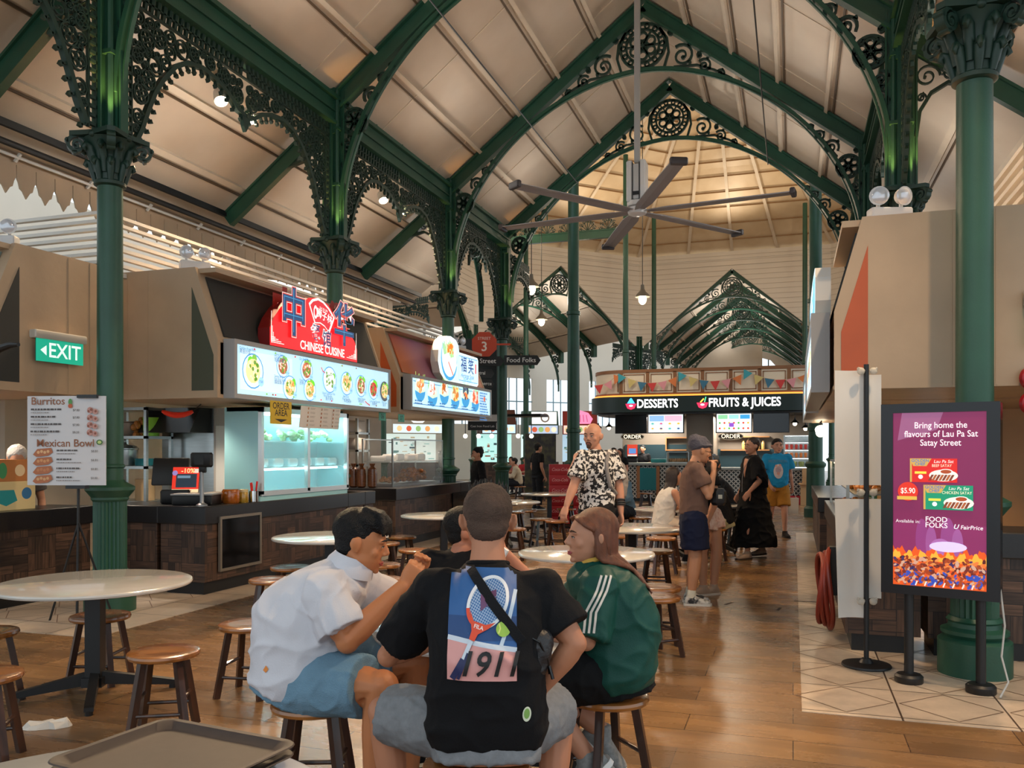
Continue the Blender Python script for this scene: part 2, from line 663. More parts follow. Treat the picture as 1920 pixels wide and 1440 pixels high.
SEAM = paint('#5b4a38')
mb = MB()
NAVE = Matrix.Translation((AX, 0, 0))
pitched(mb, -1.5, 18.9, NAVE)
for s in (-1, 1):                                        # lean-to roofs of the aisles
    x0, x1, z0, z1 = AX+s*(HALF+0.12), AX+s*6.0, 6.58, 5.0
    mb.add([(x0, -1.5, z0), (x1, -1.5, z1), (x1, 18.3, z1), (x0, 18.3, z0), (x0, -1.5, z0+.08), (x1, -1.5, z1+.08), (x1, 18.3, z1+.08), (x0, 18.3, z0+.08)],
           [(0, 1, 2, 3), (7, 6, 5, 4), (0, 4, 5, 1), (1, 5, 6, 2), (2, 6, 7, 3), (3, 7, 4, 0)], 0)
    for t in (0.03, 0.36, 0.68, 0.97):
        x, z = x0+(x1-x0)*t, z0+(z1-z0)*t
        mb.beam((x, -1.5, z-0.035), (x, 18.3, z-0.035), 0.09, 0.06, up=(s*.7, 0, 1), k=1)
        mb.beam((x+s*.09, -1.5, z-0.09), (x+s*.09, 18.3, z-0.09), 0.02, 0.03, k=2)
    mb.box(min(x1, x1+s*.5), max(x1, x1+s*.5), -1.5, 18.3, z1-0.02, z1+0.06, 0)
struct('ceiling', mb, [CREAM, CREAM_B, SEAM], smooth=0)

# ---- pattern pieces of the cast-iron tracery
def ring_pts(c, r, n=18, a0=0):
    return [(c[0]+r*cos(a0+2*pi*i/n), c[1]+r*sin(a0+2*pi*i/n)) for i in range(n)]
def scroll(mb, c, r, a0, d, w, t, F, turns=1.55, n=26):
    pts, ws = [], []
    for i in range(n+1):
        u = i/n
        rr = r*(1-0.82*u)
        a = a0+d*u*turns*2*pi
        pts.append((c[0]+rr*cos(a), c[1]+rr*sin(a)))
        ws.append(w*(1.1-0.4*u))
    mb.ribbon(pts, ws, t, *F)
    e = pts[-1]
    mb.prism(ring_pts(e, w*0.9, 8), F[0], F[1], F[2], t)
    for u in (0.12, 0.3):                                # a leaf on the outside of the curl
        a = a0+d*u*turns*2*pi
        rr = r*(1-0.82*u)
        p = (c[0]+rr*cos(a), c[1]+rr*sin(a))
        q = (p[0]+cos(a+d*.6)*r*.38, p[1]+sin(a+d*.6)*r*.38)
        mb.ribbon([p, ((p[0]+q[0])/2+0.02*r, (p[1]+q[1])/2), q], [w*1.6, w*1.5, w*.3], t, *F)
def rosette(mb, c, r, w, t, F, petals=6, rings=1):
    mb.ribbon(ring_pts(c, r, 28), w*1.3, t, *F, closed=True)
    if rings > 1:
        mb.ribbon(ring_pts(c, r*.74, 24), w, t, *F, closed=True)
        for i in range(14):
            a = 2*pi*i/14
            mb.ribbon(ring_pts((c[0]+r*.87*cos(a), c[1]+r*.87*sin(a)), r*.10, 8), w*.7, t, *F, closed=True)
        r *= .72
    for i in range(petals):
        a = 2*pi*i/petals+pi/2
        p = (c[0]+r*.58*cos(a), c[1]+r*.58*sin(a))
        mb.ribbon(ring_pts(p, r*.27, 12), w, t, *F, closed=True)
        mb.ribbon([(c[0]+r*.12*cos(a+.5), c[1]+r*.12*sin(a+.5)), (c[0]+r*.97*cos(a+.52), c[1]+r*.97*sin(a+.52))], w*.7, t, *F)
    mb.ribbon(ring_pts(c, r*.22, 12), w, t, *F, closed=True)
    mb.prism(ring_pts(c, r*.11, 8), F[0], F[1], F[2], t*1.4)
def fill(mb, inside, box, radii, w, t, F, seed, tries=900):
    """packs rings, curls and quatrefoils into a region"""
    rnd = random.Random(seed)
    done = []
    for r in radii:
        for _ in range(tries):
            x, y = rnd.uniform(box[0], box[1]), rnd.uniform(box[2], box[3])
            if any((x-a)**2+(y-b)**2 < (r+q-w*.3)**2 for a, b, q in done):
                continue
            if not all(inside(x+r*.95*cos(k*pi/4), y+r*.95*sin(k*pi/4)) for k in range(8)):
                continue
            done.append((x, y, r))
            kind = rnd.random()
            if r < 0.035:
                mb.ribbon(ring_pts((x, y), r, 8), w, t, *F, closed=True)
            elif kind < 0.7:
                mb.ribbon(ring_pts((x, y), r, 12), w*.8, t, *F, closed=True)
                scroll(mb, (x, y), r*.9, rnd.uniform(0, 6.28), rnd.choice((-1, 1)), w, t, F, 1.2, 12)
            else:
                mb.ribbon(ring_pts((x, y), r, 14), w, t, *F, closed=True)
                for i in range(4):
                    a = i*pi/2+.4
                    mb.ribbon(ring_pts((x+r*.5*cos(a), y+r*.5*sin(a)), r*.34, 7), w*.7, t, *F, closed=True)

# ---- cast-iron column (origin on the floor)
def column_parts(t, brackets=True):
    mb = MB()
    mb.lathe([(.235, 0), (.235, .235), (.215, .25), (.19, .26), (.215, .285), (.215, .31), (.17, .33), (.165, .36), (.18, .375), (.16, .40)], n=28)
    mb.obj('base', GREEN, t)
    mb = MB()
    mb.lathe([(.152, .39), (.152, 1.07)], n=96, flute=24, depth=.10)
    mb.lathe([(.155, 1.06), (.17, 1.08), (.17, 1.10), (.20, 1.14), (.225, 1.17), (.225, 1.2), (.18, 1.225), (.14, 1.25), (.125, 1.27)], n=28)
    mb.obj('pedestal', GREEN, t)
    mb = MB()
    mb.lathe([(.122, 1.26), (.122, 1.38), (.135, 1.39), (.135, 1.41), (.121, 1.42), (.118, 2.8), (.115, 4.10), (.115, 4.12)], n=28)
    mb.obj('shaft', GREEN, t)
    mb = MB()
    mb.lathe([(.118, 4.10), (.145, 4.115), (.145, 4.145), (.125, 4.16), (.13, 4.3), (.16, 4.42), (.22, 4.52), (.235, 4.54)], n=28)
    for tier, (n, z0, z1, out, w) in enumerate(((8, 4.15, 4.33, .075, .030), (8, 4.22, 4.47, .105, .034))):
        for i in range(n):
            a = 2*pi*(i+tier*.5)/n
            ca, sa = cos(a), sin(a)
            r0 = .128
            pr = [(r0, z0), (r0+.02, z0+(z1-z0)*.5), (r0+out*.55, z1-.02), (r0+out, z1-.005), (r0+out*1.15, z1-.04), (r0+out*.95, z1-.06)]
            mb.tube([(ca*r, sa*r, z) for r, z in pr], [w*.8, w*1.15, w*1.25, w, w*.75, w*.3], 8)
    for i in range(4):
        a = pi/4+i*pi/2
        F = ((0, 0, 0), (cos(a), sin(a), 0), (0, 0, 1))
        scroll(mb, (.29, 4.47), .085, pi*.5, -1, .03, .075, F, 1.5, 20)
        mb.ribbon([(.13, 4.38), (.18, 4.47), (.23, 4.54), (.27, 4.555)], .03, .05, *F)
        b = i*pi/2
        mb.ball((.215*cos(b), .215*sin(b), 4.555), (.04, .04, .035), 8, 6)
    ab = []
    for i in range(4):
        a = pi/4+i*pi/2
        for da, r in ((-.10, .355), (.10, .355), (pi/4-.25, .25), (pi/4, .235), (pi/4+.25, .25)):
            ab.append((r*cos(a+da), r*sin(a+da)))
    mb.prism(ab, (0, 0, 4.568), (1, 0, 0), (0, 1, 0), .044)
    mb.obj('capital', GREEN_D, t, smooth=50)
    mb = MB()                                             # the clustered post above the capital
    z0, z1 = CAPZ, EAVE+.12
    mb.box(-.09, .09, -.09, .09, z0, z1)
    for i in range(4):
        R = Matrix.Rotation(i*pi/2, 4, 'Z')
        mb.M = R
        mb.box(.09, .17, -.022, .022, z0, z1)
        mb.box(.155, .175, -.05, .05, z0, z1)
        mb.M = R @ Matrix.Rotation(pi/4, 4, 'Z')
        mb.lathe([(.032, z0), (.032, z1)], (.118, 0, 0), 8)
    mb.M = Matrix()
    for z in (z0+.01, 5.35, 6.15):
        mb.box(-.13, .13, -.13, .13, z, z+.04)
    mb.obj('post', GREEN, t)

CURVE = [(.30, 4.62), (.40, 4.8), (.50, 5.05), (.60, 5.27), (.72, 5.45), (.9, 5.66), (1.1, 5.79), (1.35, 5.84), (1.6, 5.81), (1.82, 5.73), (1.98, 5.62), (2.13, 5.6)]
def curve_z(a):
    for (a0, z0), (a1, z1) in zip(CURVE, CURVE[1:]):
        if a0 <= a <= a1:
            return z0+(z1-z0)*(a-a0)/(a1-a0)
    return 4.6 if a < .3 else 5.6
def bracket_mesh(flip):
    """lace bracket in the arcade plane, +y (flip=1) or -y from the post"""
    mb = MB()
    F = ((0, 0, 0), (0, flip, 0), (0, 0, 1))
    t = .035
    mb.ribbon(CURVE, .05, .06, *F)
    mb.ribbon([(.18, 4.6), (.18, 6.22)], .02, t, *F)
    mb.ribbon([(.275, 4.6), (.275, 6.05)], .018, t, *F)
    z = 4.64
    while z < 6.0:                                         # chain strip beside the post
        mb.ribbon([(.18, z), (.275, z)], .03, t, *F)
        z += .085
    mb.ribbon([(.18, 6.05), (2.14, 6.05)], .02, t, *F)
    a = .2
    while a < 2.1:                                         # pierced strip under the beam
        mb.ribbon([(a, 6.05), (a+.03, 6.24)], .04, t, *F)
        a += .088
    mb.ribbon([(.18, 6.145), (2.14, 6.145)], .016, t, *F)
    fill(mb, lambda x, y: x > .285 and x < 2.12 and y < 6.04 and y > curve_z(x)+.02, (.28, 2.13, 4.6, 6.04), (.10, .075, .055, .04, .028), .015, t, F, 4)
    L = 0
    for (a0, z0), (a1, z1) in zip(CURVE, CURVE[1:]):       # the hanging fringe of small lozenges
        d = hypot(a1-a0, z1-z0)
        s = (.13-L) % .13
        while s < d:
            x, y = a0+(a1-a0)*s/d, z0+(z1-z0)*s/d
            nx, ny = (z1-z0)/d, -(a1-a0)/d
            px, py = x+nx*.075, y+ny*.075
            mb.ribbon([(x, y), (px, py)], .022, t, *F)
            mb.prism([(px+nx*.035, py+ny*.035), (px-ny*.028, py+nx*.028), (px-nx*.02, py-ny*.02), (px+ny*.028, py-nx*.028)][::flip], F[0], F[1], F[2], t)
            s += .13
        L = (L+d) % .13
    mb.prism([(2.05, 5.6), (2.1, 5.46), (2.14, 5.40), (2.14, 5.62)][::flip], F[0], F[1], F[2], .05)
    return mb

col0 = thing('iron_column', 'green fluted iron column beside the white burrito menu board', 'column', (AX-HALF, FRAMES[1], 0), group='green iron columns')
column_parts(col0)
br_f = bracket_mesh(1).obj('bracket', GREEN_D, col0, smooth=0)
br_b = bracket_mesh(-1).obj('bracket', GREEN_D, col0, smooth=0)
for x, y, l in ((AX-HALF, 10.93, 'green iron column rising behind the red restaurant sign'),
                (AX-HALF, 15.2, 'green iron column standing behind the round blue-rimmed food sign'),
                (AX-HALF-.1, 18.7, 'green iron column carrying the red octagon sign with number 3'),
                (AX+HALF, 6.65, 'large green iron column directly behind the purple display screen'),
                (AX+HALF, 10.93, 'green iron column rising behind the beige stall with the orange cheek'),
                (AX+HALF, 15.2, 'green iron column beyond the tall bright sign of the right-hand stalls'),
                (AX+HALF+.1, 18.7, 'green iron column at the far right corner where the hall meets the dome')):
    dup(col0, (x, y, 0), label=l)
for i in range(8):
    a = pi/8+i*pi/4
    x, y = RC[0]+RV*sin(a), RC[1]+RV*cos(a)
    if y < 20:
        continue
    if x > 3:
        continue
    dup(col0, (x, y, 0), a, label='distant green iron column at a corner of the domed octagon')

# ---- arcade beams between the columns
def arcade(L, name='arcade_beam'):
    mb = MB()
    mb.box(-.06, .06, 0, L, 6.26, 6.60)
    mb.box(-.10, .10, 0, L, 6.23, 6.27)
    mb.box(-.12, .12, 0, L, 6.58, 6.64)
    mb.box(-.09, .09, 0, L, 6.40, 6.42)
    return mb
beam_me = None
def put_arcade(x, y, L, label):
    t = thing('arcade_beam', label, 'beam', (x, y, 0), group='green arcade beams')
    arcade(L).obj('girder', GREEN, t, smooth=0)
    for q in (.3, .52, .78):
        mb = MB()
        mb.lathe([(.03, 6.63), (.03, 6.67), (.012, 6.68), (.03, 6.72), (.018, 6.75), (.004, 6.79)], (0, L*q, 0), 8)
        mb.obj('finial', GREEN, t)
for i in range(4):
    y0, y1 = FRAMES[i], FRAMES[i+1]
    put_arcade(AX-HALF, y0, y1-y0, ('green beam over the stall with the burrito menu', 'green beam from the first column over the red restaurant sign',
                                   'green beam over the stall with the round food sign', 'green beam running into the corner of the domed octagon')[i])
    put_arcade(AX+HALF, y0, y1-y0, ('green beam overhead nearest the purple display screen', 'green beam from the large column over the beige stall',
                                   'green beam over the bright signs of the far stalls', 'green beam ending at the far corner column')[i])

# ---- nave trusses
P_E = 1.85
def arch_z(x):
    q = abs(x)/3.64
    return 5.0+3.34*max(0, 1-q**P_E)**(1/P_E)
ARCH = [(3.64*cos(a), 0) for a in []]
def arch_pts(n=56):
    r = []
    for i in range(n+1):
        a = pi*i/n
        c, s_ = cos(a), sin(a)
        x = 3.64*(abs(c)**(2/P_E))*(1 if c > 0 else -1)
        r.append((x, 5.0+3.34*abs(s_)**(2/P_E)))
    return r
def truss_meshes():
    F = ((0, 0, 0), (1, 0, 0), (0, 0, 1))
    out = {}
    for nm, s in (('rafter', -1), ('rafter_b', 1)):
        mb = MB()
        a, b = (s*3.78, 0, 6.52), (0, 0, 9.47)
        mb.beam(a, b, .07, .22, up=(0, 0, 1))
        mb.beam((a[0], 0, a[2]+.13), (0, 0, 9.60), .20, .03)
        mb.beam((a[0], 0, a[2]-.13), (0, 0, 9.34), .15, .03)
        mb.box(s*3.78-.1, s*3.78+.1, -.13, .13, 6.1, 6.75)
        out[nm] = mb
    mb = MB()
    mb.ribbon(arch_pts(), .05, .13, *F)
    mb.ribbon([(x*.985, z-.03) for x, z in arch_pts()], .02, .05, *F)
    mb.ribbon([(-3.64, 4.62), (-3.64, 5.02)], .05, .1, *F)
    mb.ribbon([(3.64, 4.62), (3.64, 5.02)], .05, .1, *F)
    out['arch_rib'] = mb
    t, w = .05, .040
    for nm, s in (('spandrel', -1), ('spandrel_b', 1)):
        mb = MB()
        rosette(mb, (s*3.42, 6.27), .185, w*.8, t, F)
        for x, z, r, a0, d in ((3.15, 6.62, .13, -.6, 1), (2.96, 6.84, .085, -.8, 1), (2.82, 6.99, .055, -.8, 1), (3.53, 5.93, .10, 1.6, -1), (3.585, 5.66, .05, 1.6, -1), (3.55, 6.52, .05, 0, 1)):
            scroll(mb, (s*x, z), r, a0 if s > 0 else pi-a0, d*s, w*(.5+r*3), t, F)
        mb.ribbon([(s*3.58, 5.5), (s*3.60, 5.75), (s*3.5, 5.85)], w*.7, t, *F)
        mb.ribbon([(s*3.25, 6.45), (s*3.03, 6.75), (s*2.75, 7.05)], w*.6, t, *F)
        out[nm] = mb
    mb = MB()
    rosette(mb, (0, 8.77), .40, w, t, F, 6, 2)
    for s in (-1, 1):
        for x, z, r, a0, d in ((.70, 8.50, .205, 2.2, -1), (1.08, 8.27, .125, 2.4, -1), (1.36, 8.09, .075, 2.4, -1), (.50, 8.93, .06, 0, 1), (1.0, 8.47, .05, 1, 1)):
            scroll(mb, (s*x, z), r, a0 if s > 0 else pi-a0, d*s, w*(.6+r*2), t, F)
        mb.ribbon([(s*.38, 8.33), (s*.46, 8.6), (s*.43, 8.85), (s*.3, 9.05)], w*1.1, t, *F)
        mb.ribbon([(s*.55, 8.32), (s*.95, 8.3), (s*1.25, 8.17), (s*1.55, 7.98)], w*.9, t, *F)
        mb.ribbon([(s*1.5, 7.98), (s*1.66, 7.9)], w, t, *F)
    out['crown_tracery'] = mb
    return out
TR = truss_meshes()
def new_truss(label, loc, rz):
    t = thing('roof_truss', label, 'roof truss', loc, rz, 'green roof trusses')
    for nm, mb in TR.items():
        mb.obj(nm.replace('_b', '') if nm.endswith('_b') else nm, GREEN_D if nm in ('spandrel', 'spandrel_b', 'crown_tracery') else GREEN, t, smooth=0)
    return t
tr0 = new_truss('green arched roof truss springing from the large near columns', (AX, FRAMES[1], 0), 0)
for y, l in ((10.93, 'green arched roof truss springing from the column behind the red sign'),
             (15.2, 'green arched roof truss whose rosette shows beside the fan rod'),
             (18.7, 'green arched roof truss framing the domed octagon beyond')):
    dup(tr0, (AX, y, 0), 0, label=l)
# aisle half-frames: a sloping strut with a small lace bracket
def aisle_strut():
    mb = MB()
    mb.beam((-.05, 0, 6.38), (-1.82, 0, 5.03), .10, .2)
    mb.beam((-.05, 0, 6.50), (-1.82, 0, 5.15), .16, .03)
    mc = MB()
    F = ((0, 0, 0), (-1, 0, 0), (0, 0, 1))
    mc.ribbon([(.16, 5.2), (.2, 5.5), (.32, 5.7), (.5, 5.8), (.75, 5.74), (1.05, 5.55)], .04, .07, *F)
    scroll(mc, (.28, 5.90), .14, 0, 1, .02, .04, F)
    scroll(mc, (.52, 5.90), .08, 0, 1, .016, .04, F)
    scroll(mc, (.72, 5.79), .05, 0, 1, .014, .04, F)
    scroll(mc, (.22, 5.66), .05, 0, 1, .014, .04, F)
    return mb, mc
am, ac = aisle_strut()
as0 = thing('aisle_strut', 'green sloping strut from the nearest left column down to the eave', 'roof strut', (AX-HALF, FRAMES[1], 0), 0, 'green aisle struts')
am.obj('strut', GREEN, as0, smooth=0)
ac.obj('bracket', GREEN_D, as0, smooth=0)
for x, y, r, l in ((AX-HALF, 10.93, 0, 'green sloping strut behind the red restaurant sign'), (AX-HALF, 15.2, 0, 'green sloping strut behind the round food sign'),
                   (AX+HALF, 6.65, pi, 'green sloping strut above the purple display screen'), (AX+HALF, 10.93, pi, 'green sloping strut beyond the beige right-hand stall')):
    dup(as0, (x, y, 0), r, label=l)
# dark tie from the second column to the octagon, eave gutter pipe, valance boards
mb = MB()
mb.tube([(-8.3, -1.4, 4.98), (-8.3, 18, 4.98)], .04, 8)
mb.beam((-8.14, -1.4, 5.12), (-8.14, 18, 5.12), .05, .08)
solo('eave_gutter', mb, [BLACKM], 'long dark gutter along the left eave above the slatted screen', 'gutter')
mb = MB()
for i in range(60):
    y = 1.2+i*.27
    pts = [(-.135, .42), (.135, .42), (.135, .32), (.128, .32), (.127, .17), (.105, .13), (.085, .06), (.05, .04), (.018, -.01), (0, -.04), (-.018, -.01), (-.05, .04), (-.085, .06), (-.105, .13), (-.127, .17), (-.128, .32), (-.135, .32)]
    mb.prism(pts, (-8.50, y, 4.52), (0, 1, 0), (0, 0, 1), .02)
mb.beam((-8.50, 1, 4.93), (-8.50, 17.5, 4.93), .05, .06)
solo('scalloped_valance', mb, [BEIGE], 'scalloped fretwork valance hanging along the left eave', 'valance', smooth=0)
mb = MB()
mb.tube([(-8.42, 1, 4.90), (-8.42, 17.5, 4.90)], .018, 6)
for i in range(16):
    mb.beam((-8.46, 1.2+i*1.05, 4.86), (-8.38, 1.2+i*1.05, 4.94), .03, .03)
solo('light_pipe', mb, [WHITE], 'thin white pipe with clips above the scalloped valance', 'pipe')
for sx, l in ((-1, 'left'), (1, 'right')):
    mb = MB()
    mb.tube([(AX+sx*2.05, 6.65, 7.56), (AX+sx*2.05, 18.7, 7.56)], .012, 6)
    solo('tie_wire', mb, [BLACKM], 'thin dark wire running along the hall below the '+l+' roof slope', 'wire')
# ------------------------------------------------------------------ the domed octagon and the naves beyond
DOME = mat('dome_boards', '#d8c3a4', 0.45, col2='#c6ad8a', scale=1.2, detail=5)
SIDING = mat('white_siding', '#e4dbcd', 0.5, vary=0.06, scale=1.0)
def octa(ap, z):
    R = ap/cos(pi/8)
    return [(RC[0]+R*sin(pi/8+i*pi/4), RC[1]+R*cos(pi/8+i*pi/4), z) for i in range(8)]
mb = MB()
levels = [(AP+.35, 10.25), (AP*.80, 11.6), (AP*.60, 12.75), (AP*.42, 13.6), (2.2, 14.6)]
rs = [octa(a, z) for a, z in levels]
mb.rings(rs, False, False, 0)
mb.add([tuple(V3(p)+V3((0, 0, .8))) for p in rs[-1]], [tuple(range(8))], 0)
mb.rings([rs[-1], [tuple(V3(p)+V3((0, 0, .8))) for p in rs[-1]]], False, False, 0)
n = 11
for k in range(1, n):                                        # board joints round the dome
    t = k/n*(len(levels)-1)
    i = min(int(t), len(levels)-2)
    f = t-i
    a, z = levels[i][0]*(1-f)+levels[i+1][0]*f, levels[i][1]*(1-f)+levels[i+1][1]*f
    q = octa(a-.03, z-.03)
    for j in range(8):
        mb.beam(q[j], q[(j+1) % 8], .03, .05, k=2)
for j in range(8):
    for f in (0, .27, .5, .73):
        for i in range(len(levels)-1):
            p = [V3(rs[i+d][j]).lerp(V3(rs[i+d][(j+1) % 8]), f) for d in (0, 1)]
            mb.beam(tuple(p[0]-V3((0, 0, .05))), tuple(p[1]-V3((0, 0, .05))), .12, .09, k=1)
struct('ceiling_dome', mb, [DOME, CREAM_B, paint('#8c6b45')], smooth=0)
# upper walls with a gable opening towards every nave
mb = MB()
s = AP*math.tan(pi/8)
for i in range(8):
    a = i*pi/4
    if abs(a-pi) < .1:
        continue
    c, d = V3((RC[0]+AP*sin(a), RC[1]+AP*cos(a), 0)), V3((cos(a), -sin(a), 0))
    mb.prism([(-s, 6.3), (-s, 10.3), (s, 10.3), (s, 6.3), (3.85, 6.3), (0, 9.55), (-3.85, 6.3)], c, d, (0, 0, 1), .1, 0)
    z = 6.6
    inward = V3((-sin(a), -cos(a), 0))*.06
    while z < 10.2:
        hw = 3.85*(9.55-z)/(9.55-6.3) if z < 9.55 else 0
        for g in (-1, 1):
            if s-hw > .05:
                mb.beam(tuple(c+d*(g*hw)+inward+V3((0, 0, z))), tuple(c+d*(g*s)+inward+V3((0, 0, z))), .012, .02, k=1)
        z += .22
    for zz in (10.0, 9.72):
        mb.beam(tuple(c-d*s+inward+V3((0, 0, zz))), tuple(c+d*s+inward+V3((0, 0, zz))), .08, .07, k=0)
struct('wall_octagon', mb, [SIDING, paint('#c9bdab')], smooth=0)
# naves leaving the octagon
mb = MB()
for a, L in ((0, 26), (-pi/4, 18), (-pi/2, 10), (-3*pi/4, 5)):
    M = Matrix.Translation((RC[0], RC[1], 0)) @ Matrix.Rotation(-a, 4, 'Z')
    pitched(mb, AP+.05, AP+L, M, 4)
struct('ceiling_far', mb, [CREAM, CREAM_B, SEAM], smooth=0)
for a, n, sp, ph in ((0, 7, 3.5, 'straight beyond the dessert kiosk'), (-pi/4, 5, 3.2, 'in the hall branching off beyond the slim posts'), (-pi/2, 3, 3.4, 'in the hall branching off behind the food signs'), (-3*pi/4, 1, 3, 'at the near branching hall')):
    for k in range(n):
        r = AP+.1+k*sp
        dup(tr0, (RC[0]+r*sin(a), RC[1]+r*cos(a), 0), -a, label='distant green arched truss '+ph, group='distant green trusses '+ph)
# inner ring of slender posts and their tie beam with cresting
def slim_post(x, y, h, label, r=.15):
    t = thing('slender_post', label, 'post', (x, y, 0), group='slender green posts of the octagon')
    mb = MB()
    mb.lathe([(.26, 0), (.26, .2), (.21, .26), (.2, 1.15), (.235, 1.2), (.235, 1.25), (r+.02, 1.3)], n=20)
    mb.obj('base', GREEN, t)
    mb = MB()
    mb.lathe([(r, 1.28), (r, 2.0), (r+.03, 2.02), (r+.03, 2.1), (r, 2.12), (r*.95, 5), (r+.02, 5.02), (r+.02, 5.1), (r*.92, 5.12), (r*.8, h)], n=20)
    mb.obj('shaft', GREEN, t)
    return t
slim_post(-5.33, 21.2, 11.3, 'thick plain green post standing behind the bald man', .16)
slim_post(-5.62, 29.9, 12.0, 'thin green post seen just left of the fan motor', .11)
slim_post(.5, 21.2, 11.3, 'green post at the right end of the octagon beside the bright sign', .16)
slim_post(-5.55, 35.9, 11.4, 'thin far green post meeting the white siding wall', .11)
slim_post(.45, 35.9, 11.4, 'thin far green post behind the right-hand bright sign', .11)
slim_post(-9.9, 31.8, 11.3, 'thin far green post behind the hanging street signs', .11)
t = thing('crested_tie_beam', 'green tie beam with fan-shaped cresting between column and slim post', 'beam', (0, 0, 0))
mb = MB()
mb.box(-10.4, -5.7, 29.82, 29.98, 9.12, 9.4)
mb.box(-10.4, -5.7, 29.78, 30.02, 9.38, 9.42)
mb.obj('girder', GREEN, t, smooth=0)
mb = MB()
F = ((0, 29.9, 0), (1, 0, 0), (0, 0, 1))
for i in range(6):
    cx = -10.0+i*.75
    for k in range(7):
        a = pi*(k+.5)/7
        scroll(mb, (cx+.26*cos(a), 9.43+.36*sin(a)), .08, a, 1, .02, .03, F, 1.2, 10)
        mb.ribbon([(cx, 9.42), (cx+.3*cos(a), 9.42+.38*sin(a))], .026, .03, *F)
mb.ribbon([(-8.5, 9.7), (-8.5, 10.5)], .04, .03, *F)
mb.prism(ring_pts((-8.5, 10.3), .07, 8), *F, .03)
mb.obj('cresting', GREEN_D, t, smooth=0)
# outside: daylight building past the left eave, far end walls with windows
mb = MB()
mb.box(-17, -16.6, -2, 7.1, 0, 9, 0)
mb.box(-16.6, -15.9, 2.0, 7.4, 5.3, 5.6, 0)
mb.box(-14.3, -13.9, 7.6, 8.0, 0, 8, 1)
struct('wall_outside', mb, [mat('white_render', '#e6ebee', .6), mat('beige_render', '#a89a82', .6)], smooth=0)
mb = MB()
yE = RC[1]+AP+26
for x0, x1, z0, z1 in ((-7, 2, 0, 5.2), (-7, -6, 5.2, 10), (1, 2, 5.2, 10)):
    mb.box(x0, x1, yE, yE+.1, z0, z1, 0)
mb.prism([(-3.9, 6.6), (-1.6, 7.4), (-1, 8.1), (0, 8.4), (1, 8.1), (1.6, 7.4), (3.9, 6.6), (0, 9.7)], (AX, yE, 0), (1, 0, 0), (0, 0, 1), .08, 0)
for x in (-5, -4.2, -3.4, -2.55, -1.7, -.9, 0):
    mb.box(x-.04, x+.04, yE, yE+.08, 5.2, 8.2, 1)
for z in (5.9, 6.7, 7.5):
    mb.box(-6, 1, yE, yE+.08, z-.03, z+.03, 1)
struct('wall_far', mb, [WHITE, GREEN], smooth=0)
# far left side of the market: pale walls with tall windows
def windowed(mb, p, d, L, h0, h1, zt, n):
    d = V3(d).normalized()
    p = V3(p)
    w = L/n
    for i in range(n):
        a = p+d*(i*w)
        mb.beam(tuple(a+V3((0, 0, zt/2))), tuple(a+d*(w*.32)+V3((0, 0, zt/2))), .15, zt, k=0)
        b = a+d*(w*.32)
        mb.beam(tuple(b+V3((0, 0, h0/2))), tuple(b+d*(w*.68)+V3((0, 0, h0/2))), .15, h0, k=0)
        mb.beam(tuple(b+V3((0, 0, (h1+zt)/2))), tuple(b+d*(w*.68)+V3((0, 0, (h1+zt)/2))), .15, zt-h1, k=0)
        for q in (.0, .25, .5, .75):
            m_ = b+d*(w*.68*q)
            mb.beam(tuple(m_+V3((0, 0, h0))), tuple(m_+V3((0, 0, h1))), .06, .05, k=1)
        mb.beam(tuple(b+V3((0, 0, (h0+h1)/2))), tuple(b+d*(w*.68)+V3((0, 0, (h0+h1)/2))), .05, .06, k=1)
mb = MB()
windowed(mb, (-26, 34, 0), (1, 1, 0), 34, 3.0, 5.6, 9, 12)
windowed(mb, (-20, 16, 0), (-.15, 1, 0), 18, 3.0, 5.6, 9, 7)
struct('wall_left', mb, [SIDING, mat('blue_grey_frame', '#8fb0bf', .5)], smooth=0)
# ------------------------------------------------------------------ food stalls
def dish(a, x, y, r, kind='bowl', seed=0, dark=False):
    """a plate of food drawn on a printed board"""
    rnd = random.Random(seed)
    pal = {'rice': ('#f3dca0', '#e9c877', '#f7e9c2'), 'noodle': ('#e8c47e', '#d9954e', '#f2e3c0'), 'red': ('#c8311f', '#e05a3a', '#8f1d16'),
           'meat': ('#a85a3c', '#d88a5a', '#f0d8c0'), 'fish': ('#f0f1ea', '#cfd9d8', '#9fb7a0'), 'salad': ('#e8b080', '#f0f4ef', '#d86a3a')}.get(kind, ('#d9a35e', '#b8673c', '#efd9b5'))
    a.disc(x, y, r, '#3f8fd0' if not dark else '#35383c', n=18)
    a.disc(x, y, r*.93, '#cfeaf8' if not dark else '#4a4d50', n=18)
    a.discs([(x+r*.52*cos(t)*.9+r*.15, y+r*.42+r*.3*sin(t), r*.24) for t in [rnd.uniform(0, 6.28) for _ in range(6)]], '#7fc046')
    a.disc(x, y, r*.70, pal[0], n=14)
    for k in range(3):
        a.discs([(x+rnd.uniform(-.5, .5)*r, y+rnd.uniform(-.5, .5)*r, r*rnd.uniform(.06, .14)) for _ in range(12)], (pal[1], pal[2], '#6a9a3a')[k])
    a.disc(x+r*.75, y-r*.55, r*.27, '#9fd4f2', n=12)
    a.text('7.50', x+r*.75, y-r*.55, r*.2, '#1d5f9e')

class Lit(Art):
    """artwork printed on a back-lit board"""
    def __init__(s, *q, es=1.0, **k):
        super().__init__(*q, **k)
        s.es = es*.68
    def c(s, m):
        if isinstance(m, str):
            m = mat('lit_%s_%d' % (m.strip('#'), s.es*100), m, .4, emit=m, es=s.es)
        return super().c(m)

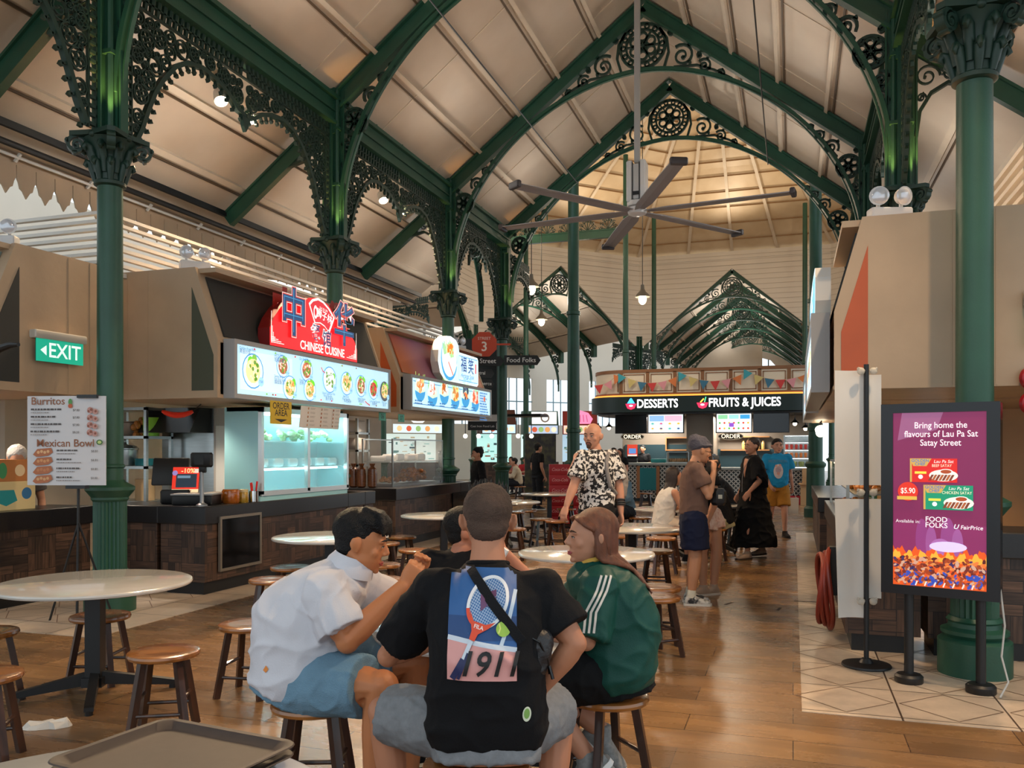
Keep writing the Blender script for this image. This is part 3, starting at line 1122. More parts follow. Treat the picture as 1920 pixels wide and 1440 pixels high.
def canopy(t, L, D, ztop, zbox, zbot, back, panel, cheek, side=BEIGE, ends=(1, 1)):
    """stall header in a local frame: x along the front, y to the rear, z up"""
    prof = [(0, zbot), (D, zbot), (D, ztop), (back, ztop), (0, zbox)]
    for e, x in enumerate((0.025, L-.025)):
        mb = MB()
        mb.prism(prof, (x, 0, 0), (0, 1, 0), (0, 0, 1), .05)
        for yy in (back+.62, back+.9):
            mb.box(x-.028, x+.028, yy, yy+.012, zbot+.01, ztop-.01, 0)
        mb.obj('side_panel', side, t, smooth=0)
        mb = MB()
        q = back+.04
        ch = [(.05, zbot+.08), (q, zbot+.08), (q, ztop-.22), (.05, zbox-.16)]
        xo = x+(-.026 if e == 0 else .026)
        mb.prism(ch, (xo, 0, 0), (0, 1, 0), (0, 0, 1), .006)
        mb.obj('cheek_panel', cheek, t, smooth=0)
    mb = MB()
    mb.prism([(0, zbox-.02), (back, ztop-.02), (back+.06, ztop-.02), (.06, zbox-.02)], (L/2, 0, 0), (0, 1, 0), (0, 0, 1), L-.1)
    mb.box(.05, L-.05, .06, D, ztop-.06, ztop-.01)
    mb.box(.05, L-.05, 0, D, zbot, zbot+.04)
    mb.box(.05, L-.05, D-.04, D, zbot, ztop-.06)
    mb.obj('frame', side, t, smooth=0)
    mb = MB()
    d = V3((0, back, ztop-zbox)).normalized()
    n = V3((0, -d.z, d.y))*.012
    a, b = V3((0, 0, zbox+.01))+n, V3((0, back, ztop-.02))+n
    h = (b-a).length
    lo, hi = a+d*.04, a+d*(h-.08)
    mb.add([(.13, lo.y, lo.z), (L-.13, lo.y, lo.z), (L-.13, hi.y, hi.z), (.13, hi.y, hi.z),
            (.13, lo.y+.02, lo.z), (L-.13, lo.y+.02, lo.z), (L-.13, hi.y+.02, hi.z), (.13, hi.y+.02, hi.z)],
           [(0, 1, 2, 3), (7, 6, 5, 4), (0, 4, 5, 1), (1, 5, 6, 2), (2, 6, 7, 3), (3, 7, 4, 0)])
    mb.obj('fascia_panel', panel, t, smooth=0)

def counter(t, boxes, top=.95, edge=.19, kick=.14, wood=COUNTER):
    """boxes: footprints (x0, x1, y0, y1)"""
    a, b, c = MB(), MB(), MB()
    for x0, x1, y0, y1 in boxes:
        a.box(x0+.025, x1-.025, y0+.025, y1-.025, kick, top-edge)
        b.rbox(x0, x1, y0, y1, top-edge, top, .008)
        c.box(x0+.07, x1-.07, y0+.07, y1-.07, 0, kick)
    a.obj('front', wood, t, smooth=0)
    b.obj('worktop', STONE, t, smooth=0)
    c.obj('kick_plate', BLACKM, t, smooth=0)

def lightbox(name, label, o, ea, L, z0, z1, draw, es=1.0, depth=.13, rim=.05, cat='menu board', group=None, frame=GREYW):
    """a back-lit menu board hung on a fascia; o = lower left corner of its front"""
    t = thing(name, label, cat, (o[0], o[1], z0), atan2(ea[1], ea[0]), group)
    mb = MB()
    h = z1-z0
    mb.box(0, L, .01, depth, 0, h)
    mb.box(0, L, -.012, .01, 0, rim)
    mb.box(0, L, -.012, .01, h-rim, h)
    mb.box(0, rim, -.012, .01, rim, h-rim)
    mb.box(L-rim, L, -.012, .01, rim, h-rim)
    mb.obj('frame', frame, t, smooth=0)
    a = Lit((rim, .008, rim), (1, 0, 0), (0, 0, 1), es=es)
    draw(a, L-2*rim, h-2*rim)
    a.done('menu_panel', t)
    return t

# --- stall with the red sign: canopy, counter, menu board
t = thing('stall_canopy', 'beige stall header with charcoal fascia behind the red sign', 'stall canopy', (-5.86, 7.7, 0), pi/2, 'stall headers')
canopy(t, 3.86, 1.5, 3.54, 2.74, 2.12, .29, DARKP, OLIVE)
t = thing('stall_counter', 'dark wood counter with black top and framed panel under the red sign', 'counter')
counter(t, [(-6.56, -5.94, 7.6, 10.68), (-6.06, -5.94, 10.68, 11.18), (-6.56, -5.94, 11.18, 11.5), (-7.35, -6.56, 7.6, 8.2)])
mb = MB()
mb.box(-5.945, -5.93, 7.86, 8.56, .26, .80)
fr = mb.obj('display_recess', mat('dark_glass', '#070809', .12), t, smooth=0)
mb = MB()
for y0, y1, z0, z1 in ((7.83, 7.86, .23, .83), (8.56, 8.59, .23, .83), (7.86, 8.56, .23, .26), (7.86, 8.56, .80, .83)):
    mb.box(-5.95, -5.92, y0, y1, z0, z1)
mb.obj('recess_frame', mat('dull_steel_trim', '#8d8478', .4, .6), t, smooth=0)

def menu_chinese(a, w, h):
    a.rect(0, w, 0, h, '#b9e2f2')
    a.rect(w*.02, w*.3, h*.1, h*.9, '#cdebf5')
    rnd = random.Random(5)
    for i, (x, y, r, k) in enumerate(((.085, .50, .155, 'rice'), (.245, .70, .105, 'meat'), (.285, .25, .115, 'noodle'), (.385, .70, .11, 'meat'), (.405, .26, .11, 'noodle'),
                                      (.535, .56, .135, 'fish'), (.655, .53, .125, 'noodle'), (.765, .52, .12, 'meat'), (.865, .48, .115, 'red'), (.96, .47, .115, 'noodle'))):
        dish(a, x*w, y*h, r*1.28, k, i, dark=(i == 9))
    for i, (s, x, y) in enumerate((('Golden Fried Rice', .01, .93), ('Curry Fish', .19, .93), ('Chicken / Fish', .19, .87), ('Dry Fried Pork', .335, .93), ('Sweet & Sour', .19, .46), ('Fish Rice Soup', .19, .4),
                     ('Fried Pork', .335, .45), ('Sliced Superior Fish', .48, .22), ('Rice Noodle', .49, .16), ('Beef Rice', .625, .2), ('Rice Noodle', .62, .14), ('Salted Pepper', .735, .19), ('Curry Beef Noodle', .83, .16), ('Fish Soup', .935, .16))):
        a.text(s, x*w, y*h, .045, '#1f5f8f', align='LEFT', sx=.9)
    for i, (x, y) in enumerate(((.01, .86), (.19, .8), (.19, .33), (.335, .38), (.5, .09), (.63, .08), (.74, .12), (.85, .09), (.94, .09))):
        a.text(('黄金炒饭', '咖喱鱼饭', '酸甜鱼汤', '炒粉', '鱼片米粉', '牛肉米粉', '椒盐鸡', '咖喱面', '鱼汤')[i], x*w, y*h, .05, '#1d4f86', align='LEFT')
    for i in range(16):
        x, y = rnd.uniform(.02, .98)*w, rnd.choice((.05, .95))*h
        a.disc(x, y, .018, rnd.choice(('#c23a5a', '#7bbf4a', '#8a5a3a', '#d04a4a')), ry=.011, n=8)
    a.line([(.47*w, .82*h), (.48*w, .74*h), (.495*w, .7*h)], .015, '#c7362c')
    a.line([(.79*w, .14*h), (.81*w, .08*h), (.825*w, .06*h)], .015, '#c7362c')
lightbox('menu_lightbox', 'long back-lit menu board of blue plates under the red sign', (-5.73, 7.80), (0, 1), 3.76, 2.12, 2.76, menu_chinese, 0.85, group='back-lit menu boards')

# --- the red sign
t = thing('restaurant_sign', 'red illuminated sign reading CHINESE CUISINE with tall blue characters', 'sign', (-5.73, 8.47, 2.77), pi/2)
body = [(0, 0), (2.07, 0), (2.07, .17), (2.0, .28), (1.86, .38), (1.6, .47), (1.46, .56), (1.3, .67), (1.05, .72), (.82, .68), (.7, .60), (.35, .56), (.22, .47), (.08, .33), (0, .2)]
mb = MB()
mb.prism(body, (0, .08, 0), (1, 0, 0), (0, 0, 1), .16)
mb.obj('sign_body', mat('red_sign_side', '#7d1712', .4), t, smooth=0)
a = Lit((0, -.001, 0), (1, 0, 0), (0, 0, 1), es=1.15)
a.shape(body, '#f0141a')
for cx, d in ((.03, 1), (2.04, -1)):
    for i in range(4):
        a.line([(cx+d*.02*i, .03+.02), (cx+d*.02*i, .30-.07*i)], .008, '#f5e8e0')
        a.line([(cx, .04+.02*i), (cx+d*(.26-.06*i), .04+.02*i)], .008, '#f5e8e0')
    a.line([(cx, .03), (cx, .4)], .008, '#f5e8e0')
fan = [(.86, .60), (.93, .655), (1.05, .69), (1.17, .67), (1.30, .61), (1.42, .52), (1.30, .33), (1.2, .39), (1.1, .415), (.98, .40)]
a.shape([(1.12+(x-1.12)*1.13, .5+(y-.5)*1.15) for x, y in fan], '#f4efe6')
a.shape(fan, '#c31a2a')
a.text('狮子林', 1.2, .50, .13, '#f8f4ee', fat=.01, rot=-.15)
a.text('SHI ZI LIN', 1.18, .59, .045, '#f8f4ee', rot=-.1)
a.disc(.985, .53, .045, '#f8f4ee', ry=.085, n=14)
a.disc(.985, .53, .028, '#c31a2a', ry=.05, n=10)
for s, x, y, z in (('餐', .99, .25, .23), ('馆', 1.26, .21, .23)):
    a.text(s, x, y, z, '#f6f1ea', fat=.05)
    a.text(s, x, y, z, '#1c3a63', fat=.012)
a.text('CHINESE CUISINE', 1.17, .075, .15, '#f8f4ee', fat=.016, sx=.92)
a.done('sign_face', t)
for s, x, y in (('中', .46, .40), ('华', 1.67, .42)):
    a = Lit((0, -.03, 0), (1, 0, 0), (0, 0, 1), es=.9)
    a.text(s, x, y, .60, '#f6f3ee', fat=.055, sx=.92)
    a.text(s, x, y, .60, '#c43a24', fat=.045, sx=.92)
    a.text(s, x, y, .60, '#173f6c', fat=.024, sx=.92)
    a.text(s, x-.01, y+.012, .60, '#3f93c4', fat=-.03, sx=.92)  # lighter inner copy: a highlight painted onto each character
    c = a.done('character', t)
    v, f = text2d(s, 1.0, .055)
    mb = MB()
    k = .60
    n = len(v)
    mb.add([(x+p*k*.92, -.028, y+q*k) for p, q in v]+[(x+p*k*.92, .10, y+q*k) for p, q in v], [tuple(i for i in g) for g in f]+[tuple(i+n for i in reversed(g)) for g in f])
    mb.obj('character_block', paint('#8c2018'), t, smooth=0)

# --- stall with the round food sign
t = thing('stall_canopy', 'beige stall header with orange fascia behind the round food sign', 'stall canopy', (-5.86, 12.15, 0), pi/2, 'stall headers')
GRADP = mat('orange_lilac_panel', '#bf5a24', .45, col2='#8f86b8', scale=.55, detail=0, contrast=.5)
canopy(t, 3.95, 1.5, 3.50, 2.74, 2.16, .29, GRADP, ORANGE)
t = thing('stall_counter', 'dark wood counter with pale top under the round food sign', 'counter')
counter(t, [(-6.95, -5.94, 12.2, 14.95), (-6.06, -5.94, 14.95, 15.45), (-6.95, -5.94, 15.45, 15.7), (-7.6, -6.95, 12.2, 12.75)])
mb = MB()
mb.box(-5.95, -5.93, 14.55, 15.3, .2, .78)
mb.obj('display_recess', mat('dark_glass'), t, smooth=0)
def food_bowl(a, x, y, r, seed, pal):
    rnd = random.Random(seed)
    for i in range(9):
        q = rnd.uniform(-1, 1)
        a.line([(x+q*r*.6, y), (x+q*r*.8, y+r*rnd.uniform(.8, 1.35))], r*.07, rnd.choice(('#8fce4e', '#b9dc74', '#6cab38')))
    a.disc(x, y+r*.28, r*.78, '#d8ecd0', ry=r*.62, n=16)
    for c in pal:
        a.discs([(x+rnd.uniform(-.5, .5)*r, y+r*.3+rnd.uniform(-.35, .6)*r, r*rnd.uniform(.1, .24)) for _ in range(7)], c)
    a.shape([(x-r*.85, y+r*.05)]+[(x-r*.85*cos(pi*k/10)*(1 if k else 1), y+r*.05-r*.75*sin(pi*k/10)) for k in range(1, 10)]+[(x+r*.85, y+r*.05), (x, y-r*.12)], '#2f9ad6')
def menu_bowls(a, w, h):
    a.rect(0, w, 0, h, '#c4e8f4')
    a.line([(.02*w, .12*h), (.80*w, .12*h), (.80*w, .9*h), (.02*w, .9*h)], .012, '#2a79b4', closed=True)
    for i in range(6):
        food_bowl(a, (.09+.135*i)*w, (.50+.06*(1 if i % 2 == 0 else -1))*h, .235, i, [('#f0f2f0', '#e8803c', '#f3b27a'), ('#eef3f5', '#d85f38', '#f2efe6'), ('#e9883c', '#f5f3ee', '#b46a30'), ('#e0a24a', '#f0c884', '#c87f2f'), ('#4a5f78', '#e07a3a', '#34465c'), ('#e07a78', '#f2b6ae', '#e0602f')][i])
        a.scribble((.035+.135*i)*w, .2*h, .3, .025, '#1f5f9a', 2, i)
    a.scribble(.83*w, .86*h, .5, .03, '#2a6fae', 11, 9)
    a.disc(.9*w, .66*h, .05, '#e0663a')
lightbox('menu_lightbox', 'back-lit menu board of blue bowls under the round food sign', (-5.73, 12.28), (0, 1), 3.78, 2.2, 2.76, menu_bowls, .9, group='back-lit menu boards')
t = thing('round_food_sign', 'bright white sign shaped like a bowl with two blue brush characters', 'sign', (-5.74, 13.35, 2.77), pi/2)
out = [(.35, 0), (1.93, 0), (2.0, .04), (2.0, .50), (1.95, .55), (1.02, .56), (.98, .68), (.86, .76), (.62, .80), (.4, .78), (.2, .68), (.07, .5), (.05, .3), (.14, .12)]
mb = MB()
mb.prism(out, (0, .07, 0), (1, 0, 0), (0, 0, 1), .14)
mb.obj('sign_body', WHITE, t, smooth=0)
a = Lit((0, -.001, 0), (1, 0, 0), (0, 0, 1), es=1.1)
a.shape(out, '#e4f3f6')
a.shape([(x*.97+.035, y*.94+.02) for x, y in out], '#c5ebf3')
a.disc(.55, .38, .37, '#2f97d2', n=26)
a.disc(.56, .42, .345, '#d5efe0', n=26)
rnd = random.Random(3)
for i in range(14):
    a.line([(.35+.03*i, .4), (.25+.035*i, .62+.12*rnd.random())], .02, rnd.choice(('#8fce4e', '#c5e27e', '#5fae3c')))
a.discs([(.62+rnd.uniform(-.14, .14), .56+rnd.uniform(-.09, .09), .035) for _ in range(16)], '#e27a2c')
a.shape([(.30, .44), (.52, .50), (.80, .2), (.66, .1), (.5, .2)], '#f0f4f4')
a.shape([(.62, .42), (.86, .46), (.9, .3), (.74, .22)], '#dfeff2')
a.line([(.5, .34), (.72, .12)], .035, '#d9623f')
a.line([(1.0, .06), (1.94, .06), (1.94, .5), (1.0, .5)], .012, '#2a79b4', closed=True)
a.text('福', 1.24, .34, .30, '#17397f', fat=.012)
a.text('笑', 1.60, .33, .30, '#17397f', fat=.012)
a.text('Herange Soak', 1.42, .155, .12, '#1f57a8', shear=.3)
a.text('FISH SLICES', 1.42, .085, .08, '#2a79b4')
a.rect(1.82, 1.88, .24, .42, '#d24a52')
a.done('sign_face', t)

# --- the corner stall on the near left
t = thing('stall_canopy', 'beige corner stall header carrying the green EXIT sign', 'stall canopy', (-11.5, 5.88, 0), 0, 'stall headers')
canopy(t, 4.5, 1.45, 3.52, 2.74, 2.12, .33, mat('grey_green_panel', '#7f8f8a', .5), DARKP)
t = thing('stall_counter', 'dark wood counter behind the white burrito menu board', 'counter')
counter(t, [(-7.9, -7.28, 5.95, 7.45), (-11.5, -7.9, 5.95, 6.55)])

# --- right-hand stalls
t = thing('stall_canopy', 'beige stall header with an orange cheek behind the blank banners', 'stall canopy', (.30, 8.6, 0), -pi/2, 'stall headers')
canopy(t, 1.6, 5.2, 3.33, 2.62, 2.02, .20, DARKP, ORANGE)
t = thing('stall_canopy', 'stall header further along the right side before the kiosk', 'stall canopy', (.30, 15.4, 0), -pi/2, 'stall headers')
canopy(t, 6.7, 4, 2.74, 2.60, 2.02, .06, DARKP, DARKP)
t = thing('stall_counter', 'dark wood counter behind the purple display screen', 'counter')
counter(t, [(.36, .94, 7.05, 11.0), (.94, 5.2, 7.05, 7.7)])
t = thing('stall_counter', 'dark counter further along the right-hand stalls', 'counter')
counter(t, [(.30, .95, 11.6, 15.6)])
def menu_right(a, w, h):
    a.rect(0, w, 0, h, '#cfe6f0')
    rnd = random.Random(8)
    for i in range(8):
        dish(a, (.06+.125*i)*w, h*.5, .17, rnd.choice(('rice', 'red', 'noodle', 'meat')), i+40)
lightbox('menu_lightbox', 'back-lit menu board on the right beside the orange cheek', (.15, 10.8), (0, -1), 3.5, 2.02, 2.66, menu_right, 1.1, group='back-lit menu boards')
lightbox('menu_lightbox', 'smaller back-lit menu board deeper along the right-hand stalls', (.17, 15.2), (0, -1), 3.9, 2.02, 2.66, menu_right, 1.1, group='back-lit menu boards')
t = thing('tall_sign', 'tall bright blue sign with rounded corners above the right-hand menu boards', 'sign', (.17, 9.6, 2.66), -pi/2)
out = [(0, 0), (2.2, 0), (2.27, .1), (2.27, .28), (2.22, .36), (1.4, .40), (.6, .40), (.1, .34), (0, .2)]
out = [(x, y*1.05) for x, y in out]
mb = MB()
mb.prism(out, (0, .06, 0), (1, 0, 0), (0, 0, 1), .12)
mb.obj('sign_body', WHITE, t, smooth=0)
a = Lit((0, -.001, 0), (1, 0, 0), (0, 0, 1), es=1.1)
a.shape(out, '#bfe8f8')
a.shape([(x*.94+.06, y*.86+.03) for x, y in out], '#39a9e0')
a.scribble(.3, .3, 1.4, .07, '#e6f6fb', 2, 4)
a.done('sign_face', t)

# --- slatted white screens above the stalls, back walls, interiors
mb = MB()
for i in range(7):
    z = 3.56+i*.088
    mb.box(-7.06, -7.0, 7.36, 17.5, z, z+.035)
    mb.box(-9.5, -7.0, 7.30, 7.36, z, z+.035)
for y in (7.4, 9.5, 11.6, 13.7, 15.8, 17.4):
    mb.box(-7.10, -7.06, y, y+.05, 3.5, 4.13)
mb.box(-7.1, -7.06, 7.35, 17.5, 3.47, 3.52)
solo('slatted_screen', mb, [WHITE], 'white horizontal slat screen wrapping the corner above the left stalls', 'screen', smooth=0)
mb = MB()
for i in range(7):
    z = 3.38+i*.10
    mb.box(1.75, 1.81, 7.7, 16, z, z+.04)
    mb.box(1.75, 6, 7.7, 7.76, z, z+.04)
mb.box(1.85, 1.95, 7.8, 16, 3.34, 4.0)
solo('slatted_screen', mb, [WHITE], 'white slat screen on top of the right-hand stall behind the large column', 'screen', smooth=0)
SOFTW = mat('stall_wall_board', '#b7aa98', .5, vary=.1, scale=2)
mb = MB()
mb.box(-9.0, -8.9, 7.75, 17.5, 0, 3.5)
mb.box(-12, -9.05, 7.6, 7.7, 0, 3.5)
mb.box(-8.9, -7.2, 11.55, 11.62, 0, 2.1)
struct('wall_stalls', mb, [SOFTW], smooth=0)
mb = MB()
mb.box(5.3, 5.4, 7.2, 16, 0, 3.3)
mb.box(1.7, 5.3, 10.9, 11, 0, 3.2)
mb.box(1.3, 1.36, 11, 15.6, 0, 3.2)
struct('wall_right', mb, [mat('warm_board', '#b98f62', .5, vary=.15, scale=3)], smooth=0)
mb = MB()
mb.box(-7.95, -7.12, 9.30, 9.36, 0, 2.1)
solo('steel_splashback', mb, [STEEL], 'brushed steel splashback behind the cash register screen', 'splashback', smooth=0)
mb = MB()
mb.box(-7.12, -6.72, 9.28, 9.36, 0, 2.1)
struct('wall_kitchen', mb, [mat('grey_panel', '#b4aba2', .45)], smooth=0)
mb = MB()
mb.prism([(0, 1.78), (.45, 1.78), (.45, 2.1), (.2, 2.1)], (-7.55, 8.85, 0), (0, 1, 0), (0, 0, 1), .8)
solo('cooker_hood', mb, [mat('dark_steel', '#3c3d3e', .35, .7)], 'dark steel cooker hood hanging behind the red pepper ornament', 'cooker hood', smooth=0)

# shelving racks
def rack(name, label, loc, w, d, h, shelves, m=STEEL):
    t = thing(name, label, 'rack', loc)
    for sx in (0, w):
        for sy in (0, d):
            mb = MB()
            mb.box(sx-.02, sx+.02, sy-.02, sy+.02, 0, h)
            mb.obj('upright', m, t, smooth=0)
    for z in shelves:
        mb = MB()
        mb.box(-.02, w+.02, -.02, d+.02, z-.02, z+.015)
        mb.obj('shelf', m, t, smooth=0)
    return t
rack('shelving_rack', 'steel kitchen rack with pots beside the near green column', (-8.42, 8.72, 0), .72, .45, 2.1, (.3, .9, 1.34, 1.72, 2.08))
rack('shelving_rack', 'rack of boxes and bags between the glass fridge and the fried food case', (-7.66, 12.95, 0), .62, .4, 2.1, (.9, 1.3, 1.55, 1.85))
rnd = random.Random(2)
def pot(name, label, c, r, h, m, lid=True, group=None):
    t = thing(name, label, 'pot', c, 0, group)
    mb = MB()
    mb.lathe([(r*.96, 0), (r, .02), (r, h), (r*1.05, h+.01), (r*1.05, h+.02), (r*.97, h+.015), (r*.95, .03)], n=20, caps=True)
    mb.obj('body', m, t)
    if lid:
        mb = MB()
        mb.lathe([(r*1.04, h+.02), (r*.9, h+.05), (r*.2, h+.07), (r*.1, h+.1), (r*.12, h+.12), (.004, h+.125)], n=20)
        mb.obj('lid', m, t)
    return t
pot('stock_pot', 'large aluminium pot with a lid on the kitchen rack', (-8.22, 8.93, 1.36), .16, .2, STEEL)
pot('basin', 'teal plastic basin on the kitchen rack beside the large pot', (-7.90, 8.93, 1.36), .12, .07, mat('teal_plastic', '#17727c', .4), False)
pot('basin', 'brown steel basin holding food on the upper kitchen rack shelf', (-8.2, 8.93, 1.735), .2, .17, mat('stained_steel', '#7c6d5f', .35, .5), False)
pot('colander', 'lime green plastic colander on the top kitchen shelf', (-7.82, 8.95, 1.735), .1, .22, mat('lime_plastic', '#8fce3a', .4), False)
pot('food_tub', 'pale steel tub on the lowest kitchen shelf in view', (-7.9, 8.93, .915), .12, .25, mat('tan_tub', '#b99a72', .5), False)
mb = MB()
for i in range(16):
    mb.ball((-7.98+rnd.uniform(-.05, .05), 8.9+rnd.uniform(-.08, .08), 1.80+rnd.uniform(-.06, .15)), .045, 7, 5)
solo('snack_bag', mb, [mat('orange_snacks', '#c07a34', .4, vary=.4, scale=25)], 'bag of orange fried snacks on the upper kitchen shelf', 'bag')
for i in range(5):
    c = ('#b9b3ac', '#c9c4bf', '#d6c6b8', '#9a8f86', '#c7a07f')[i]
    mb = MB()
    x, z = (-7.63+.3*(i % 2), (1.87, 1.87, 1.57, 1.57, 1.32)[i])
    mb.rbox(x, x+.27, 13.0, 13.3, z, z+.2, .015)
    solo('storage_box', mb, [paint(c)], ('grey box at the left of the top rack shelf', 'pale box at the right of the top rack shelf', 'cream box on the middle rack shelf', 'brown box on the middle rack shelf', 'tan box on the lower rack shelf')[i]+' by the fridge', 'box', group='boxes on the rack beside the fridge')
# --- glass fridge
t = thing('glass_fridge', 'bright two-door glass fridge of vegetables on the counter under the red sign', 'fridge', (-5.99, 8.66, .95), pi/2)
W_, H_, D_ = 2.08, 1.12, .5
mb = MB()
mb.box(0, W_, D_-.03, D_, 0, H_)
mb.box(0, .04, .03, D_-.03, 0, H_)
mb.box(W_-.04, W_, .03, D_-.03, 0, H_)
mb.box(0, W_, .03, D_-.03, H_-.05, H_)
mb.box(0, W_, .0, D_-.03, 0, .08)
mb.obj('cabinet', mat('fridge_lining', '#9fd6dc', .3), t, smooth=0)
mb = MB()
for x0, x1 in ((0, .05), (W_/2-.03, W_/2+.03), (W_-.05, W_)):
    mb.box(x0, x1, -.02, .03, .08, H_)
mb.box(0, W_, -.02, .03, .06, .12)
mb.box(0, W_, -.02, .03, H_-.06, H_)
mb.obj('door_frame', mat('fridge_alloy', '#cfd3d2', .3, .7), t, smooth=0)
for x in (.05, W_/2+.03):
    mb = MB()
    mb.box(x, x+W_/2-.08, .0, .006, .12, H_-.06)
    mb.obj('door_glass', GLASS, t, smooth=0)
for z in (.40, .72):
    mb = MB()
    mb.box(.05, W_-.05, .06, D_-.04, z-.01, z)
    mb.obj('shelf', mat('shelf_glass', '#cfeef0', .1, alpha=.5), t, smooth=0)
mb = MB()
mb.tube([(.12, .1, H_-.075), (W_-.12, .1, H_-.075)], .015, 8)
mb.tube([(.12, .1, .4-.03), (W_-.12, .1, .4-.03)], .012, 8)
mb.obj('light_tube', glow('cold', '#c8fbff', 9), t)
mb = MB()
for i in range(70):
    x = rnd.uniform(.15, W_-.2)
    mb.ball((x, rnd.uniform(.12, .4), .75+rnd.uniform(0, .10)), (.05, .04, .035), 6, 4, R=Matrix.Rotation(rnd.uniform(0, 6), 3, 'Z'))
o = solo('vegetables', mb, [mat('leafy_green', '#7fae4a', .5, col2='#d8e2c0', scale=9)], 'heap of green vegetables on the top shelf of the glass fridge', 'vegetables', (-5.99, 8.66, .95), pi/2)
o['kind'] = 'stuff'
for i in range(6):
    mb = MB()
    mb.rbox(-.13, .13, -.11, .11, 0, .10, .02)
    x = .25+i*.33
    solo('food_tray', mb, [mat('clear_blue_tub', '#bfe4ea', .2)], 'pale tray of food on the middle fridge shelf, '+('first', 'second', 'third', 'fourth', 'fifth', 'sixth')[i]+' from the cash register', 'tray', (-6.24, 8.66+x, 1.352), 0, 'trays in the glass fridge')
for k, o_ in enumerate(((-6.2, 9.1, 1.95), (-6.2, 10.3, 1.95))):
    lamp('fridge_lamp', 'POINT', o_, 7, (.62, .95, 1.0), size=.08)

# --- things on that counter
t = thing('cash_register', 'black touch-screen cash register with a red discount card', 'cash register', (-6.62, 8.05, .95), HEAD+.15)
mb = MB()
mb.rbox(-.2, .12, -.12, .12, 0, .16, .02)
mb.tube([(0, .02, .1), (0, .06, .3)], .05, 10)
mb.obj('base', BLACK, t)
mb = MB()
R = Matrix.Rotation(radians(-18), 4, 'X')
mb.M = Matrix.Translation((-.12, .05, .36)) @ R
mb.rbox(-.2, .2, -.02, .02, -.16, .16, .01)
mb.M = Matrix.Translation((.06, -.03, .26)) @ R
mb.rbox(-.15, .15, -.012, .012, -.14, .13, .008)
mb.obj('screen_housing', BLACK, t)
a = Lit((.06, -.044, .26), (1, 0, 0), (0, .31, .95), es=.55)
a.rect(-.145, .145, -.14, .16, '#e8341f')
a.rect(-.105, .12, -.08, .08, '#20303f')
a.rect(-.09, .05, .03, .06, '#6f8fa8')
a.rect(-.145, .145, -.14, -.10, '#f3dcae')
a.text('-10%', .02, .115, .075, '#ffe9a0', fat=.02)
a.scribble(-.1, -.125, .2, .012, '#8a3a1f', 1, 3)
a.rect(.09, .135, .09, .14, '#e9dccb')
a.disc(-.12, .09, .03, '#9a86c8')
a.done('discount_card', t)
t = thing('customer_display', 'black card reader on a grey pole at the counter corner', 'card reader', (-6.1, 7.75, .95), HEAD)
mb = MB()
mb.lathe([(.06, 0), (.06, .015), (.03, .03), (.022, .05), (.02, .42)], n=14)
mb.obj('pole', mat('grey_pole', '#8a8c8e', .35, .5), t)
mb = MB()
mb.rbox(-.12, .12, -.03, .03, .42, .58, .02)
mb.rbox(-.03, .05, -.02, .02, .36, .43, .01)
mb.obj('reader', BLACK, t)
mb = MB()
mb.box(-.07, .03, -.034, -.03, .45, .56)
mb.obj('screen', mat('dim_screen', '#33383c', .2), t, smooth=0)
t = thing('cash_box', 'long black cash drawer with a steel lid beside the card reader', 'cash drawer', (-6.3, 7.95, .95), HEAD)
mb = MB()
mb.rbox(-.24, .2, -.16, .16, 0, .11, .01)
mb.obj('body', BLACK, t)
mb = MB()
mb.box(-.25, .21, -.165, .165, .11, .125)
mb.obj('lid', mat('grey_lid', '#9b9c9b', .4, .4), t, smooth=0)
mb = MB()
mb.lathe([(.05, 0), (.055, .005), (.055, .13), (.05, .13), (.048, .01)], n=16)
t = thing('cutlery_holder', 'steel cutlery cup holding red chopsticks on the counter', 'cutlery cup', (-6.0, 8.55, .95))
mb.obj('cup', CHROME, t)
mb = MB()
for i in range(7):
    a_ = rnd.uniform(0, 6.28)
    mb.tube([(.015*cos(a_), .015*sin(a_), .02), (.04*cos(a_), .04*sin(a_), .2+.05*rnd.random())], .008, 6)
mb.obj('chopsticks', mat('red_plastic', '#d8241c', .35), t)
def jar(label, c, r, h, col, cat='jar', lid=None):
    t = thing('food_jar', label, cat, c)
    mb = MB()
    mb.lathe([(r*.9, 0), (r, .015), (r, h*.85), (r*.85, h), (.003, h)], n=16)
    mb.obj('body', mat('jar_'+col.strip('#'), col, .12, vary=.4, scale=30, coat=.5), t)
    if lid:
        mb = MB()
        mb.lathe([(r*.88, h), (r*.9, h+.03), (.003, h+.032)], n=16)
        mb.obj('lid', paint(lid), t)
jar('amber tub of chilli sauce beside the black cash drawer', (-6.12, 8.28, .95), .1, .16, '#a85a17')
jar('small jar of yellow pickles beside the cutlery cup', (-6.05, 8.42, .95), .06, .12, '#b08a2a', lid='#c9b787')
pot('mixing_bowl', 'steel mixing bowl on the counter before the glass fridge', (-6.2, 8.53, .95), .10, .10, STEEL, False)
mb = MB()
mb.rbox(-6.45, -6.25, 8.22, 8.42, .95, 1.07, .01)
solo('napkin_box', mb, [paint('#a58a72')], 'tan napkin box between the cash drawer and the chilli tub', 'box')
# red pepper ornament
t = thing('pepper_ornament', 'red curved good-luck ornament hanging under the stall header', 'ornament', (-6.75, 8.15, 1.96), .5)
mb = MB()
mb.tube([(-.17+.034*i, 0, .045*((i-5)/5)**2) for i in range(11)], [.015, .026, .03, .033, .035, .036, .035, .033, .03, .026, .018], 8)
mb.obj('body', mat('red_gloss', '#e0301a', .3), t)
mb = MB()
mb.tube([(.17, 0, .05), (.26, 0, .13)], .006, 5)
mb.obj('cord', BLACK, t)
